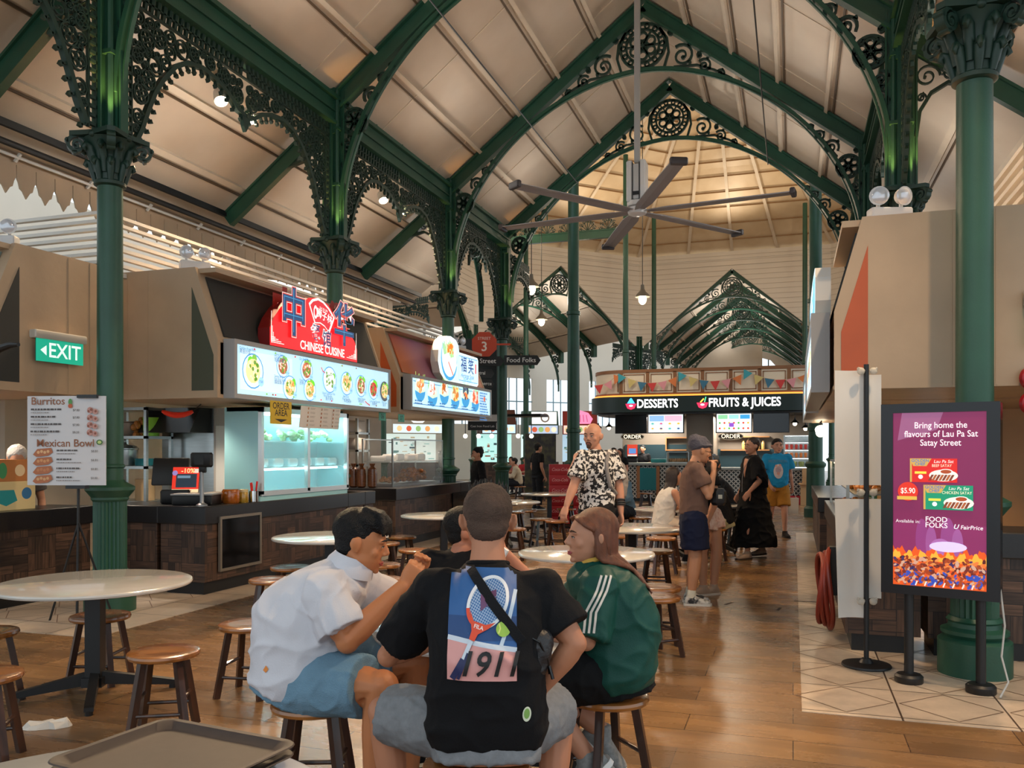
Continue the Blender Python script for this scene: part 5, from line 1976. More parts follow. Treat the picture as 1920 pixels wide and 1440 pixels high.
for cx in (-4.70, -2.56):
    a.shape([(cx-.17, 2.98), (cx+.17, 2.98), (cx+.11, 2.84), (cx, 2.80), (cx-.11, 2.84)], '#f0284a')
    a.disc(cx, 2.92, .06, '#ffd0d8', ry=.03)
for cx, c in ((-4.70, '#3fb0ff'),):
    a.shape([(cx-.12, 2.99), (cx+.12, 2.99), (cx+.02, 3.15), (cx-.02, 3.15)], c)
a.line([(-2.5, 2.99), (-2.46, 3.15)], .03, '#4fd08a')
a.line([(-2.62, 2.99), (-2.52, 3.1)], .04, '#f0c040')
a.done('bowl_icons', t)
# cut in the ceiling: soffit with lamps
mb = MB()
slab(mb, -.05, 2.66, 2.71)
mb.obj('soffit', BLACK, t)
# bunting
t = thing('bunting', 'colourful triangular paper bunting swagged across the kiosk', 'bunting', (0, 0, 0))
pins = [-6.0, -5.15, -4.98, -3.15, -1.25, .55]
zs = [3.62, 3.86, 3.86, 3.86, 3.88, 3.84]
cord = []
for (x0, z0), (x1, z1) in zip(zip(pins, zs), list(zip(pins, zs))[1:]):
    for i in range(12):
        u = i/12
        cord.append((x0+(x1-x0)*u, KY0-.06, z0+(z1-z0)*u-.34*min(1, (x1-x0)/1.6)*4*u*(1-u)*.75))
mb = MB()
mb.tube(cord, .006, 5)
mb.obj('string', paint('#c9b79a'), t)
FL = ('#d8433f', '#e59aa0', '#e07f45', '#3fa3b0', '#d9c27a', '#3f7894')
L, acc, k = 0, 0, 0
for p, q in zip(cord, cord[1:]):
    d = hypot(q[0]-p[0], q[2]-p[2])
    acc += d
    if acc > .30:
        acc = 0
        an = atan2(q[2]-p[2], q[0]-p[0])
        ux, uz = cos(an)*.14, sin(an)*.14
        mb = MB()
        mb.prism([(p[0]-ux, p[2]-uz), (p[0]+ux, p[2]+uz), (p[0]+sin(an)*.28, p[2]-cos(an)*.28)], (0, KY0-.07-.004*(k % 2), 0), (1, 0, 0), (0, 0, 1), .004)
        f = mb.obj('flag', paint(FL[k % 6], .6), t, smooth=0)
        f['label'] = ('red', 'pink', 'orange', 'turquoise', 'yellow', 'blue')[k % 6]+' flag'
        k += 1
# kiosk body: back wall, shelves, screens, counters
mb = MB()
mb.box(-5.4, .5, 28.2, 28.3, 0, 2.66)
mb.box(-3.1, -2.3, 26.5, 28.2, 1.2, 2.66)
struct('wall_kiosk', mb, [mat('kiosk_wall', '#6d6357', .5)], smooth=0)
mb = MB()
mb.box(-5.3, -3.1, 28.1, 28.2, .9, 1.75)
mb.box(-2.3, .4, 28.1, 28.2, .9, 1.6)
struct('trim_2', mb, [mat('dark_tiles', '#1d3036', .3)], smooth=0)
def tv(x0, x1, label, draw=None):
    t = thing('menu_screen', label, 'screen', (x0, 26.28, 2.08), 0, 'screens under the kiosk header')
    w, h = x1-x0, .60
    mb = MB()
    mb.box(0, w, 0, .08, 0, h)
    mb.box(w/2-.03, w/2+.03, .02, .06, h, h+.04)
    mb.obj('housing', BLACK, t, smooth=0)
    if draw:
        a = Lit((.03, -.003, .03), (1, 0, 0), (0, 0, 1), es=1.15)
        draw(a, w-.06, h-.06)
        a.done('picture', t)
    else:
        mb = MB()
        mb.box(.02, w-.02, -.003, 0, .02, h-.02)
        mb.obj('dark_glass', mat('off_screen', '#14171d', .15), t, smooth=0)
rnd = random.Random(4)
def scr1(a, w, h):
    a.rect(0, w, 0, h, '#eef4f6')
    a.rect(.03, w*.45, h*.62, h*.95, '#8fb8e8')
    a.rect(w*.47, w*.97, h*.62, h*.95, '#f2b8cc')
    for i in range(4):
        for j in range(2):
            x, y = w*(.12+.25*i), h*(.2+.28*j)
            a.disc(x, y, .07, rnd.choice(('#bfe0ee', '#f4d3b0', '#dce8c8')), ry=.05, n=12)
            a.disc(x, y+.01, .04, rnd.choice(('#d9487a', '#4a4f80', '#e8a83c', '#5fb0a0')), ry=.025, n=10)
def scr2(a, w, h):
    a.rect(0, w, 0, h, '#f1f5f4')
    for i, c in enumerate(('#8fd4a0', '#9fdcd8', '#3f9fd8')):
        a.rect(w*(.04+.32*i), w*(.32+.32*i), h*.72, h*.95, c)
    for i in range(7):
        for j in range(2):
            a.disc(w*(.09+.137*i), h*(.2+.3*j), .032, rnd.choice(('#e8b03c', '#5fae4a', '#d8452f', '#7f5fc0', '#e8803c')), n=9)
    a.rect(w*.36, w*.5, h*.28, h*.5, '#8a4fc0')
tv(-5.27, -4.28, 'dark switched-off screen left of the dessert menu screen')
tv(-4.26, -3.15, 'bright dessert menu screen in blue and pink', scr1)
tv(-2.21, -1.15, 'bright juice menu screen with green and blue headings', scr2)
tv(-1.13, -.1, 'dark switched-off screen right of the juice menu screen')
def lattice_counter(t, x0, x1, y0, y1, h=1.18):
    mb = MB()
    mb.rbox(x0-.05, x1+.05, y0-.05, y1, h-.08, h, .01)
    mb.obj('worktop', mat('grey_counter', '#8c908c', .35), t)
    mb = MB()
    mb.box(x0, x1, y0+.04, y1, .08, h-.08)
    mb.box(x0+.05, x1-.05, y0+.08, y1, 0, .08)
    mb.obj('body', mat('kiosk_dark', '#20292b', .5), t, smooth=0)
    mb = MB()
    n = int((x1-x0)/.13)
    hh = h-.18
    for i in range(-int(hh/.13)-1, n+1):
        for s in (1, -1):
            pts = []
            xa = x0+i*.13 if s == 1 else x1-i*.13
            xb = xa+s*hh
            za, zb = .1, .1+hh
            lo, hi = x0, x1
            if s == 1:
                if xa < lo: za += lo-xa; xa = lo
                if xb > hi: zb -= xb-hi; xb = hi
            else:
                if xa > hi: za += xa-hi; xa = hi
                if xb < lo: zb -= lo-xb; xb = lo
            if zb-za > .03:
                mb.beam((xa, y0+.03, za), (xb, y0+.03, zb), .03, .022, up=(0, 1, 0))
    mb.obj('lattice', mat('lattice_white', '#c4c2bb', .5), t, smooth=0)
t = thing('kiosk_counter', 'grey-topped kiosk counter with white lattice on the dessert side', 'counter')
lattice_counter(t, -5.2, -3.0, 26.05, 26.7)
t = thing('kiosk_counter', 'white lattice kiosk counter under the fruit display at the right', 'counter')
lattice_counter(t, -2.8, .62, 26.05, 26.7, 1.05)
mb = MB()
mb.box(-4.45, -3.95, 26.0, 26.04, .35, 1.02)
solo('teal_shutter', mb, [paint('#0f6a70')], 'teal panel set into the dessert side lattice counter', 'shutter', smooth=0)
mb = MB()
mb.box(-4.55, -4.45, 26.0, 26.05, .1, 1.08)
mb.box(-3.95, -3.85, 26.0, 26.05, .1, 1.08)
solo('wooden_surround', mb, [mat('kiosk_brown')], 'brown wooden frame around the teal counter panel', 'frame', smooth=0)
mb = MB()
mb.box(-.55, .55, 25.9, 25.98, 0.0, .25)
solo('crate_front', mb, [paint('#b3202a')], 'low red crate standing before the right lattice counter', 'crate', smooth=0)
for x, s, l in ((-4.75, 'ORDER', 'glowing ORDER sign in an oval frame on the dessert side'), (-1.78, 'ORDER', 'glowing ORDER sign in an oval frame on the juice side')):
    t = thing('order_sign', l, 'sign', (x, 26.4, 1.98), 0, 'oval ORDER signs')
    mb = MB()
    mb.rings([[(.36*cos(2*pi*i/24)*(1 if abs(cos(2*pi*i/24)) > .0 else 1), y, .10*sin(2*pi*i/24)) for i in range(24)] for y in (.0, .05)])
    mb.obj('plate', mat('brown_plate', '#3a2c22', .5), t)
    mb = MB()
    mb.tube([(.36*cos(2*pi*i/24), -.005, .10*sin(2*pi*i/24)) for i in range(25)], .012, 6, cap=False)
    mb.box(-.01, .01, .0, .03, .09, .68)
    mb.obj('rim', mat('pale_rim', '#d9cbb0', .4), t)
    a = Lit((0, -.004, 0), (1, 0, 0), (0, 0, 1), es=1.6)
    a.text(s, 0, 0, .17, '#ffeecb', fat=.01)
    a.done('lettering', t)
def pend(x, z, label, y=26.7):
    t = thing('pendant_lamp', label, 'pendant lamp', (x, y, z), 0, 'small black pendant lamps of the kiosk')
    mb = MB()
    mb.lathe([(.02, .18), (.03, .12), (.13, .02), (.125, .02), (.02, .1)], n=14)
    mb.tube([(0, 0, .15), (0, 0, 2.66-z)], .008, 5)
    mb.obj('shade', BLACK, t)
    mb = MB()
    mb.ball((0, 0, .0), .06, 10, 8)
    mb.obj('bulb', glow('bulb', '#ffe8c4', 9), t)
for x, z, l in ((-5.9, 2.25, 'small pendant at the far left end of the kiosk'), (-5.55, 2.27, 'second small pendant from the left end of the kiosk'), (-2.72, 2.3, 'small pendant between the two menu screens'), (.05, 2.35, 'small pendant by the fruit display, left one'), (.35, 2.2, 'small pendant by the fruit display, right one')):
    pend(x, z, l)
for x in (-4.2, -1.7):
    lamp('kiosk_lamp', 'AREA', (x, 27.2, 2.6), 110, (1, .9, .78), (x, 27.2, 0), .8)
# wares on and behind the kiosk counters
t = thing('wall_shelf', 'wooden shelf box on the kiosk wall behind the dessert screen', 'shelf', (-3.95, 27.95, 1.55))
mb = MB()
mb.box(0, .9, 0, .25, 0, .04); mb.box(0, .9, 0, .25, .4, .44); mb.box(0, .04, 0, .25, .04, .4); mb.box(.86, .9, 0, .25, .04, .4)
mb.obj('case', mat('shelf_oak', '#8a5f36', .5), t, smooth=0)
t = thing('wall_shelf', 'shelf of jars on the kiosk wall behind the juice screen', 'shelf', (-2.2, 27.95, 1.55))
mb = MB()
mb.box(0, 1.5, 0, .25, 0, .04); mb.box(0, 1.5, 0, .25, .42, .46)
mb.obj('case', mat('shelf_oak'), t, smooth=0)
for i in range(5):
    mb = MB()
    mb.lathe([(.05, 0), (.055, .02), (.055, .2), (.035, .23), (.035, .27), (.004, .272)], n=12)
    solo('glass_jar', mb, [mat('jar_honey', '#a4864f', .2)], 'glass jar on the juice side shelf, number '+('one', 'two', 'three', 'four', 'five')[i]+' from the wall sign', 'jar', (-1.5+.15*i, 28.08, 1.592), 0, 'jars on the kiosk shelf')
t = thing('fruit_display', 'tall glass display of fruit cups at the right of the kiosk', 'display case', (-.25, 26.1, 1.05))
mb = MB()
for x in (0, .85):
    for y in (0, .5):
        mb.box(x-.012, x+.012, y-.012, y+.012, 0, .95)
mb.box(0, .85, .48, .5, 0, .95)
mb.obj('frame', STEEL, t, smooth=0)
for z in (.02, .28, .52, .74, .94):
    mb = MB()
    mb.box(0, .85, 0, .5, z-.01, z+.01)
    mb.obj('shelf', mat('white_shelf', '#e4e6e2', .3), t, smooth=0)
    mb = MB()
    mb.box(.03, .82, .02, .03, z-.018, z-.011)
    mb.obj('light_strip', glow('cool_strip', '#f2fbff', 5), t, smooth=0)
for k, (z, c, n) in enumerate(((1.612-.02, '#c8301f', 6), (1.348, '#d8762a', 6), (1.09, '#8a8f4a', 4))):
    for i in range(n):
        mb = MB()
        r = .045 if k < 2 else .08
        mb.lathe([(r*.8, 0), (r, .12), (r*.9, .14), (.004, .145)], n=10)
        solo('fruit_cup' if k < 2 else 'coconut', mb, [mat('fruit_'+c.strip('#'), c, .3, vary=.4, scale=20)],
             ('cup of red juice on the upper display shelf', 'cup of orange fruit on the middle display shelf', 'green coconut on the lowest display shelf')[k]+' of the kiosk', ('cup', 'cup', 'coconut')[k], (-.17+i*(.13 if k < 2 else .2), 26.25, z-.0), 0, ('red juice cups', 'orange fruit cups', 'green coconuts')[k]+' in the display')
mb = MB()
mb.rbox(-4.15, -3.7, 26.2, 26.5, 1.18, 1.30, .02)
solo('teal_box', mb, [paint('#0f6f70')], 'teal tray box on the dessert counter', 'box')
t = thing('dessert_case', 'low glass case of pastries on the dessert counter', 'display case', (-3.65, 26.15, 1.18))
mb = MB()
mb.box(0, .65, 0, .4, .32, .34); mb.box(0, .65, 0, .4, 0, .02)
for x in (0, .65):
    mb.box(x-.01, x+.01, 0, .4, .02, .32)
mb.obj('frame', STEEL, t, smooth=0)
mb = MB()
for i in range(8):
    mb.ball((.08+.07*i, .2, .08), (.05, .08, .06), 8, 6)
mb.obj('pastries', mat('pastry', '#b98a5c', .5, vary=.3, scale=12), t)
t = thing('cash_register', 'red and blue card on the dessert kiosk cash register', 'cash register', (-4.75, 26.35, 1.18))
mb = MB()
mb.rbox(-.15, .15, 0, .2, 0, .12, .01); mb.rbox(-.17, .17, .05, .1, .12, .5, .01)
mb.obj('body', BLACK, t)
a = Lit((-.16, .045, .2), (1, 0, 0), (0, 0, 1), es=.8)
a.rect(0, .32, 0, .36, '#d8452f'); a.rect(.05, .27, .08, .24, '#5f8fd0'); a.rect(.02, .3, 0, .05, '#e8e0d8')
a.done('card', t)
mb = MB()
mb.rbox(.25, .62, 25.7, 26.0, .62, 1.05, .01)
mb.box(.15, .75, 25.6, 26.02, .58, .62)
mb.box(.2, .7, 25.7, 26.0, .0, .58)
solo('carton', mb, [paint('#b98f62', .6)], 'brown carton on a small stand at the right end of the kiosk', 'carton')
# ---- stacked red soft-drink cartons
k = 0
for cx, cy in ((-4.56, 16.95), (-4.09, 17.10)):
    for i in range(6):
        t = thing('drink_carton', ('red soft-drink carton, left stack, ' if cx < -4.3 else 'red soft-drink carton, right stack, ')+('on the floor', 'second from the floor', 'third from the floor', 'fourth from the floor', 'just under the top', 'on top'
                  )[i]+' beside the bald man', 'carton', (cx, cy, .212*i), HEAD, 'stacked red drink cartons')
        mb = MB()
        mb.rbox(-.21, .21, -.14, .14, 0, .21, .006)
        mb.obj('carton', paint('#a8121c', .5), t)
        a = Art((0, -.1405, .105), (1, 0, 0), (0, 0, 1))
        a.text('Coca-Cola', 0, 0, .09, '#d9a0a0', shear=.35, sx=.85)
        a.done('lettering', t)
# ---- street signs on the corner column
t = thing('octagon_sign', 'orange octagonal sign with the number 3 on the corner column', 'sign', (-6.62, 18.1, 3.95), HEAD)
mb = MB()
o8 = [(.30*cos(pi/8+i*pi/4), .30*sin(pi/8+i*pi/4)) for i in range(8)]
mb.prism(o8, (0, 0, 0), (1, 0, 0), (0, 0, 1), .03)
mb.box(.28, .6, -.01, .01, -.02, .02)
mb.obj('plate', paint('#c9482a'), t, smooth=0)
a = Art((0, -.016, 0), (1, 0, 0), (0, 0, 1))
a.text('STREET', 0, .13, .09, '#f0e0d8')
a.text('3', 0, -.06, .30, '#f6efe8', fat=.015)
a.done('print', t)
def finger(label, text, loc, rz, L, h=.22, col='#101414', fg='#e9ecea', size=.15):
    t = thing('direction_sign', label, 'sign', loc, rz, 'black direction signs on the corner column')
    mb = MB()
    mb.prism([(0, -h/2), (L, -h/2), (L+h*.35, 0), (L, h/2), (0, h/2)], (0, 0, 0), (1, 0, 0), (0, 0, 1), .03)
    mb.obj('blade', paint(col), t, smooth=0)
    a = Art((.05, -.016, 0), (1, 0, 0), (0, 0, 1))
    a.text(text, 0, 0, size, fg, align='LEFT', fat=.006)
    a.done('print', t)
finger('black sign blade reading 1 Satay Street left of the corner column', '1 Satay Street', (-7.25, 18.0, 3.58), HEAD, 1.0)
finger('black arrow blade reading Food Folks right of the corner column', 'Food Folks', (-6.22, 18.32, 3.60), HEAD, .75)
finger('tilted black blade below the Satay Street sign', 'Central', (-6.95, 18.05, 3.32), HEAD+.5, .55, .2, size=.11)
finger('second tilted black blade on the corner column', 'Commerce', (-6.98, 18.05, 3.08), HEAD+.4, .55, .2, size=.11)
finger('lowest black blade with a restroom mark on the corner column', 'Restroom', (-7.0, 18.05, 2.70), HEAD-.2, .5, .2, size=.11)
mb = MB()
mb.box(-8.6, -6.6, 18.9, 19.0, 2.4, 4.2)
solo('dark_panel', mb, [mat('hoarding', '#14201e', .5)], 'dark green panel behind the Satay Street direction signs', 'panel', smooth=0)
# ---- far stalls on the left of the octagon
def far_stall(x, y, rz, w, label, head, sign, board, lit, shape='round'):
    t = thing('far_stall', label, 'food stall', (x, y, 0), rz, 'distant food stalls')
    mb = MB()
    mb.prism([(0, 2.35), (1, 2.35), (1, 3.5), (.3, 3.5), (0, 2.8)], (w/2, 0, 0), (0, 1, 0), (0, 0, 1), w)
    mb.obj('header', paint(head), t, smooth=0)
    mb = MB()
    mb.box(0, w, 0, .6, 0, 1.0)
    mb.obj('counter', COUNTER, t, smooth=0)
    mb = MB()
    mb.box(0, w, .95, 1.0, 1.0, 2.35)
    mb.obj('lit_back', glow('stall_'+lit.strip('#'), lit, .8), t, smooth=0)
    rnd = random.Random(int(w*100))
    a = Lit((0, .94, 1.0), (1, 0, 0), (0, 0, 1), es=.5)
    for i in range(26):
        xx, zz = rnd.uniform(.05, w-.3), rnd.uniform(.05, 1.2)
        a.rect(xx, xx+rnd.uniform(.08, .3), zz, zz+rnd.uniform(.04, .12), rnd.choice(('#7fc0b8', '#5f8f8a', '#c9d8d0', '#a05a4a', '#405a60', '#d8c8a8')))
    a.done('wares', t)
    a = Lit((0, -.01, 0), (1, 0, 0), (0, 0, 1), es=1.0)
    a.rect(.05, w-.05, 2.38, 2.78, board)
    for i in range(5):
        a.disc(w*(.14+.18*i), 2.58, .13, ('#e8c08a', '#c8583a', '#8fb06a', '#d89a5a', '#f0e0c0')[i], ry=.13)
    a.done('menu_panel', t)
    a = Lit((0, .02, 0), (1, 0, 0), (0, 0, 1), es=1.0)
    if shape == 'round':
        a.disc(w/2, 3.15, .42, sign, ry=.36)
        a.disc(w/2, 3.15, .26, '#b03a3a', ry=.22)
        a.disc(w/2, 3.15, .19, sign, ry=.16)
    elif shape == 'petal':
        a.shape([(w/2-.5, 2.86), (w/2+.5, 2.86), (w/2+.62, 3.1), (w/2+.4, 3.4), (w/2, 3.52), (w/2-.4, 3.4), (w/2-.62, 3.1)], sign)
        for i in range(5):
            a.line([(w/2-.36+.18*i, 2.95), (w/2-.3+.15*i, 3.3)], .05, '#c05a86')
    else:
        a.rect(.4, w-.1, 2.85, 3.45, sign)
        a.disc(w/2+.2, 3.15, .22, '#6a5a50', ry=.22)
        a.disc(w/2+.2, 3.15, .15, sign, ry=.15)
    a.done('sign', t)
far_stall(-13.9, 37.6, HEAD+.25, 1.7, 'distant stall with a round white sign between the two thin posts', '#5a2f22', '#f0f2f0', '#bfe0ee', '#a8d8d0')
far_stall(-12.5, 39.7, HEAD+.1, 1.75, 'distant stall with a white board and green header', '#3f5f52', '#eef0ee', '#aebfd8', '#c8dcd8', 'board')
far_stall(-10.7, 40.4, HEAD-.05, 1.7, 'distant stall with a glowing pink petal sign on red', '#9a3022', '#f28ab4', '#f0c8b8', '#9fb8c8', 'petal')
far_stall(-17.5, 35.5, HEAD+.5, 2.6, 'distant stall hidden mostly by the glass food case', '#b3a38d', '#f0f2f0', '#cfe0e4', '#c0cfc8')
t = thing('hanging_sign', 'white and black hanging sign board beyond the round food sign', 'sign', (-7.6, 19.6, 2.05), HEAD)
mb = MB()
mb.box(0, .82, 0, .05, 0, .55)
mb.obj('board', paint('#dedede'), t, smooth=0)
a = Art((0, -.001, 0), (1, 0, 0), (0, 0, 1))
a.rect(0, .82, 0, .22, '#22272a')
a.text('Cast Iron Food Lab', .36, .10, .075, '#e8e8e8')
a.rect(.7, .8, .03, .19, '#cfcfcf')
a.done('print', t)
mb = MB()
mb.box(.05, .07, .02, .04, .55, 2.2); mb.box(.75, .77, .02, .04, .55, 2.2)
mb.obj('hanger', BLACK, t, smooth=0)
for i in range(6):
    t = thing('globe_bulb', 'small bare bulb of the string behind the glass food case, '+('first', 'second', 'third', 'fourth', 'fifth', 'sixth')[i], 'light bulb', (-7.9+.32*i, 20.2+.1*i, 1.92), 0, 'string of bare bulbs')
    mb = MB()
    mb.ball((0, 0, 0), .055, 10, 8)
    mb.obj('bulb', glow('bulb', '#ffe8c4', 9), t)
    mb = MB()
    mb.tube([(0, 0, .05), (0, 0, .5)], .01, 5)
    mb.obj('cord', BLACK, t)
mb = MB()
mb.box(-8.2, -5.9, 20.15, 20.85, 2.40, 2.46)
solo('bulb_rail', mb, [BLACK], 'dark rail carrying the string of bare bulbs', 'rail', smooth=0)
# ------------------------------------------------------------------ display screen, banners and hose on the right
t = thing('display_screen', 'black standing screen showing a purple satay advertisement', 'display screen', (.565, 6.24, 0), radians(-17.5))
W2, Z0, Z1 = .70, .60, 1.86
mb = MB()
mb.rbox(0, W2, 0, .13, Z0, Z1, .008)
mb.obj('housing', mat('black_gloss', '#0b0c10', .18), t)
mb = MB()
for x0, x1, z0, z1 in ((0, .075, Z0, Z1), (W2-.075, W2, Z0, Z1), (.075, W2-.075, Z1-.06, Z1), (.075, W2-.075, Z0, Z0+.06)):
    mb.box(x0, x1, -.012, 0, z0, z1)
mb.obj('bezel', mat('bezel_black', '#15171c', .35), t, smooth=0)
for i, x in enumerate((.16, .585)):
    mb = MB()
    mb.lathe([(.085, 0), (.09, .01), (.09, .045), (.075, .06), (.03, .065), (.03, Z0)], (x, .06, 0), 20)
    mb.obj('foot', BLACKM, t)
A0, A1 = .075, W2-.075
a = Lit((A0, -.004, Z0+.06), (1, 0, 0), (0, 0, 1), es=.66)
w, h = A1-A0, Z1-Z0-.12
a.rect(0, w, 0, h, '#7a2350')
a.rect(0, w, h*.16, h*.36, '#842a5c')
a.shape([(w*.1, h), (w*.55, h), (w*.48, h*.9), (w*.05, h*.84)], '#93567c')
rnd = random.Random(6)
for px, py, rx, ry, cc in ((.32, .27, .07, .12, '#8c3a78'), (.42, .25, .06, .10, '#98508e'), (.60, .27, .08, .13, '#8f4280'), (.70, .25, .06, .09, '#9a5694'), (.52, .22, .12, .06, '#a866a8')):
    a.disc(w*px, h*py, w*rx, cc, ry=h*ry, n=30)
a.shape([(0, 0), (w, 0), (w, h*.20)]+[(w*(1-i/40), h*(.205+.018*sin(i*.9)+.012*sin(i*2.3+1))) for i in range(1, 40)]+[(0, h*.23)], '#e0561c')
a.shape([(0, h*.16)]+[(w*i/40, h*(.185+.02*sin(i*1.1)+.012*sin(i*2.7))) for i in range(41)]+[(w, h*.14)], '#f5ac3a')
a.disc(w*.6, h*.235, w*.2, '#d9c8f0', ry=h*.03)
for k, c in enumerate(('#8a3218', '#c4622c', '#5a1f1a', '#d98a4a', '#3f3060', '#e07a3a', '#742a1e', '#c9a08a', '#3a50b0', '#a2431f')):
    pts, fs = [], []
    for i in range(46):
        x, y = rnd.uniform(.02, .98)*w, rnd.uniform(.02, .165)*h*(1 if k != 8 else .5)
        r = rnd.uniform(.006, .016)
        q = rnd.uniform(0, 3)
        b = len(pts)
        for j in range(7):
            u = 2*pi*j/7
            px, py = r*1.5*cos(u), r*.8*sin(u)
            X, Y = x+px*cos(q)-py*sin(q), y+px*sin(q)+py*cos(q)
            pts.append((min(max(X, .002), w-.002), max(Y, .002)))
        fs.append(tuple(range(b, b+7)))
    a.put(pts, fs, c)
for i in range(7):
    a.line([(w*(.25+.1*i), .005), (w*(.27+.1*i), h*.03)], .008, '#e8e0d8')
for i, s in enumerate(('Bring home the', 'flavours of Lau Pa Sat', 'Satay Street')):
    a.text(s, w*.52, h*(.925-.05*i), .058, '#f4e8ee', fat=.008, sx=.86)
def pack(x, y, s, c, name):
    a.rect(x, x+.28*s, y, y+.155*s, c)
    a.rect(x, x+.012, y, y+.155*s, '#c9a052')
    a.shape([(x, y+.155*s), (x+.13*s, y+.155*s), (x+.10*s, y+.105*s), (x+.02*s, y+.105*s)], '#c9a052')
    a.text('GOLDEN', x+.062*s, y+.14*s, .026*s, '#2a6fb0', fat=.012)
    a.text('CHEF', x+.062*s, y+.118*s, .026*s, '#2a6fb0', fat=.012)
    a.text('Lau Pa Sat', x+.20*s, y+.135*s, .028*s, '#f4f0ea', shear=.2)
    a.text(name, x+.19*s, y+.108*s, .026*s, '#f4e8c8', sx=.85)
    a.disc(x+.2*s, y+.045*s, .085*s, '#e8e4da', ry=.038*s)
    for i in range(7):
        a.shape([(x+(.11+.02*i)*s, y+.012*s), (x+(.125+.02*i)*s, y+.012*s), (x+(.145+.02*i)*s, y+.05*s), (x+(.13+.02*i)*s, y+.05*s)], ('#7a3a22', '#a85a30')[i % 2])
    a.disc(x+.215*s, y+.07*s, .04*s, '#f0ece4', ry=.018*s)
    a.disc(x+.215*s, y+.07*s, .032*s, '#a84a22', ry=.013*s)
    a.rect(x+.03*s, x+.1*s, y+.055*s, y+.07*s, '#e8d84a')
    a.disc(x+.065*s, y+.035*s, .014*s, '#f0f0f0')
pack(w*.19, h*.60, 1.0, '#d2221c', 'BEEF SATAY')
pack(w*.34, h*.445, 1.03, '#17906a', 'CHICKEN SATAY')
a.disc(w*.17, h*.545, .062, '#d8301c')
a.text('$5.90', w*.17, h*.548, .05, '#f8ece0', fat=.012, sx=.8)
a.rect(w*.05, w*.27, h*.497, h*.517, '#d8b04a')
a.text('Available in:', w*.17, h*.372, .031, '#efe4ec')
a.text('FOOD', w*.48, h*.388, .046, '#f4ecf2', fat=.010)
a.text('FOLKS', w*.48, h*.355, .046, '#f4ecf2', fat=.010)
a.text('FairPrice', w*.85, h*.35, .036, '#f4ecf2', fat=.008, shear=.15)
a.text('U', w*.685, h*.352, .042, '#e8f0f8', fat=.015, shear=.3)
a.done('picture', t)
mb = MB()
mb.tube([(.68, .06, Z0+.2), (.72, .04, .45), (.70, .06, .25), (.74, .03, .1), (.70, -.02, .01)], .006, 6)
mb.obj('power_cable', paint('#b9b7b2'), t)
# black pole with blank white boards seen from behind
t = thing('banner_stand', 'black pole on a round base holding blank white boards', 'banner stand', (.50, 6.62, 0), HEAD)
mb = MB()
mb.lathe([(.165, 0), (.17, .008), (.165, .02), (.05, .03), (.03, .06)], n=32)
mb.obj('base', BLACKM, t)
mb = MB()
mb.tube([(0, 0, .03), (0, 0, 2.17)], .018, 10)
mb.obj('pole', BLACKM, t)
def sheet(x0, x1, z0, z1, y, bow, skew=0):
    mb = MB()
    n = 10
    def pt(i, z, d):
        u = i/n
        return (x0+(x1-x0)*u+skew*(1-(z-z0)/(z1-z0))*(1 if x0 < 0 else .2), y+bow*sin(pi*u)+d+abs(skew)*.3*(1-(z-z0)/(z1-z0))*(1-u), z)
    vs, fs = [], []
    for d in (0, .004):
        for z in (z0, z0+(z1-z0)*.33, z0+(z1-z0)*.66, z1):
            vs += [pt(i, z, d) for i in range(n+1)]
    m = n+1
    for d in (0, 4):
        for r in range(3):
            for i in range(n):
                k = (d+r)*m+i
                fs.append((k, k+1, k+m+1, k+m) if d == 0 else (k+m, k+m+1, k+1, k))
    for r in range(3):
        for i in (0, n):
            k = r*m+i
            fs.append((k, k+m, k+5*m, k+4*m))
    for i in range(n):
        fs.append((i, i+4*m, i+4*m+1, i+1))
        k = 3*m+i
        fs.append((k, k+1, k+1+4*m, k+4*m))
    return mb.add(vs, fs)
BOARD = paint('#dcd6cd', .55)
for x0, x1, z0, z1, y, b, sk in ((-.215, .0, 1.30, 2.13, .03, .03, 0), (-.215, .0, .34, 1.20, .03, .035, .03), (.02, .125, 1.30, 2.10, .04, .02, 0), (.02, .125, .48, 1.20, .04, .02, 0)):
    sheet(x0, x1, z0, z1, y, b, sk).obj('board', BOARD, t)
for z in (2.12, 1.25, .47):
    mb = MB()
    for s in (-1, 1):
        mb.ball((s*.045, -.015, z), (.03, .02, .028), 8, 6)
        mb.tube([(s*.02, -.01, z), (s*.07, -.02, z+.02)], .012, 6)
    mb.obj('clip', mat('clear_plastic', '#d8d0c0', .15, alpha=.55), t)
# red fire hose coiled on the counter front
t = thing('fire_hose', 'red hose coiled against the end of the right-hand counter', 'hose', (.27, 7.6, .40), 0)
mb = MB()
for k in range(4):
    r = .33-.015*k
    mb.tube([(-.025*k+.02+.02*sin(4*pi*i/32+k), .62*r*sin(2*pi*i/32), r*1.0*cos(2*pi*i/32)) for i in range(33)], .02, 8, cap=False)
mb.obj('coil', mat('hose_red', '#8a3222', .4), t)
mb = MB()
mb.box(.02, .09, -.05, .05, -.05, .35)
mb.obj('bracket', BLACKM, t, smooth=0)
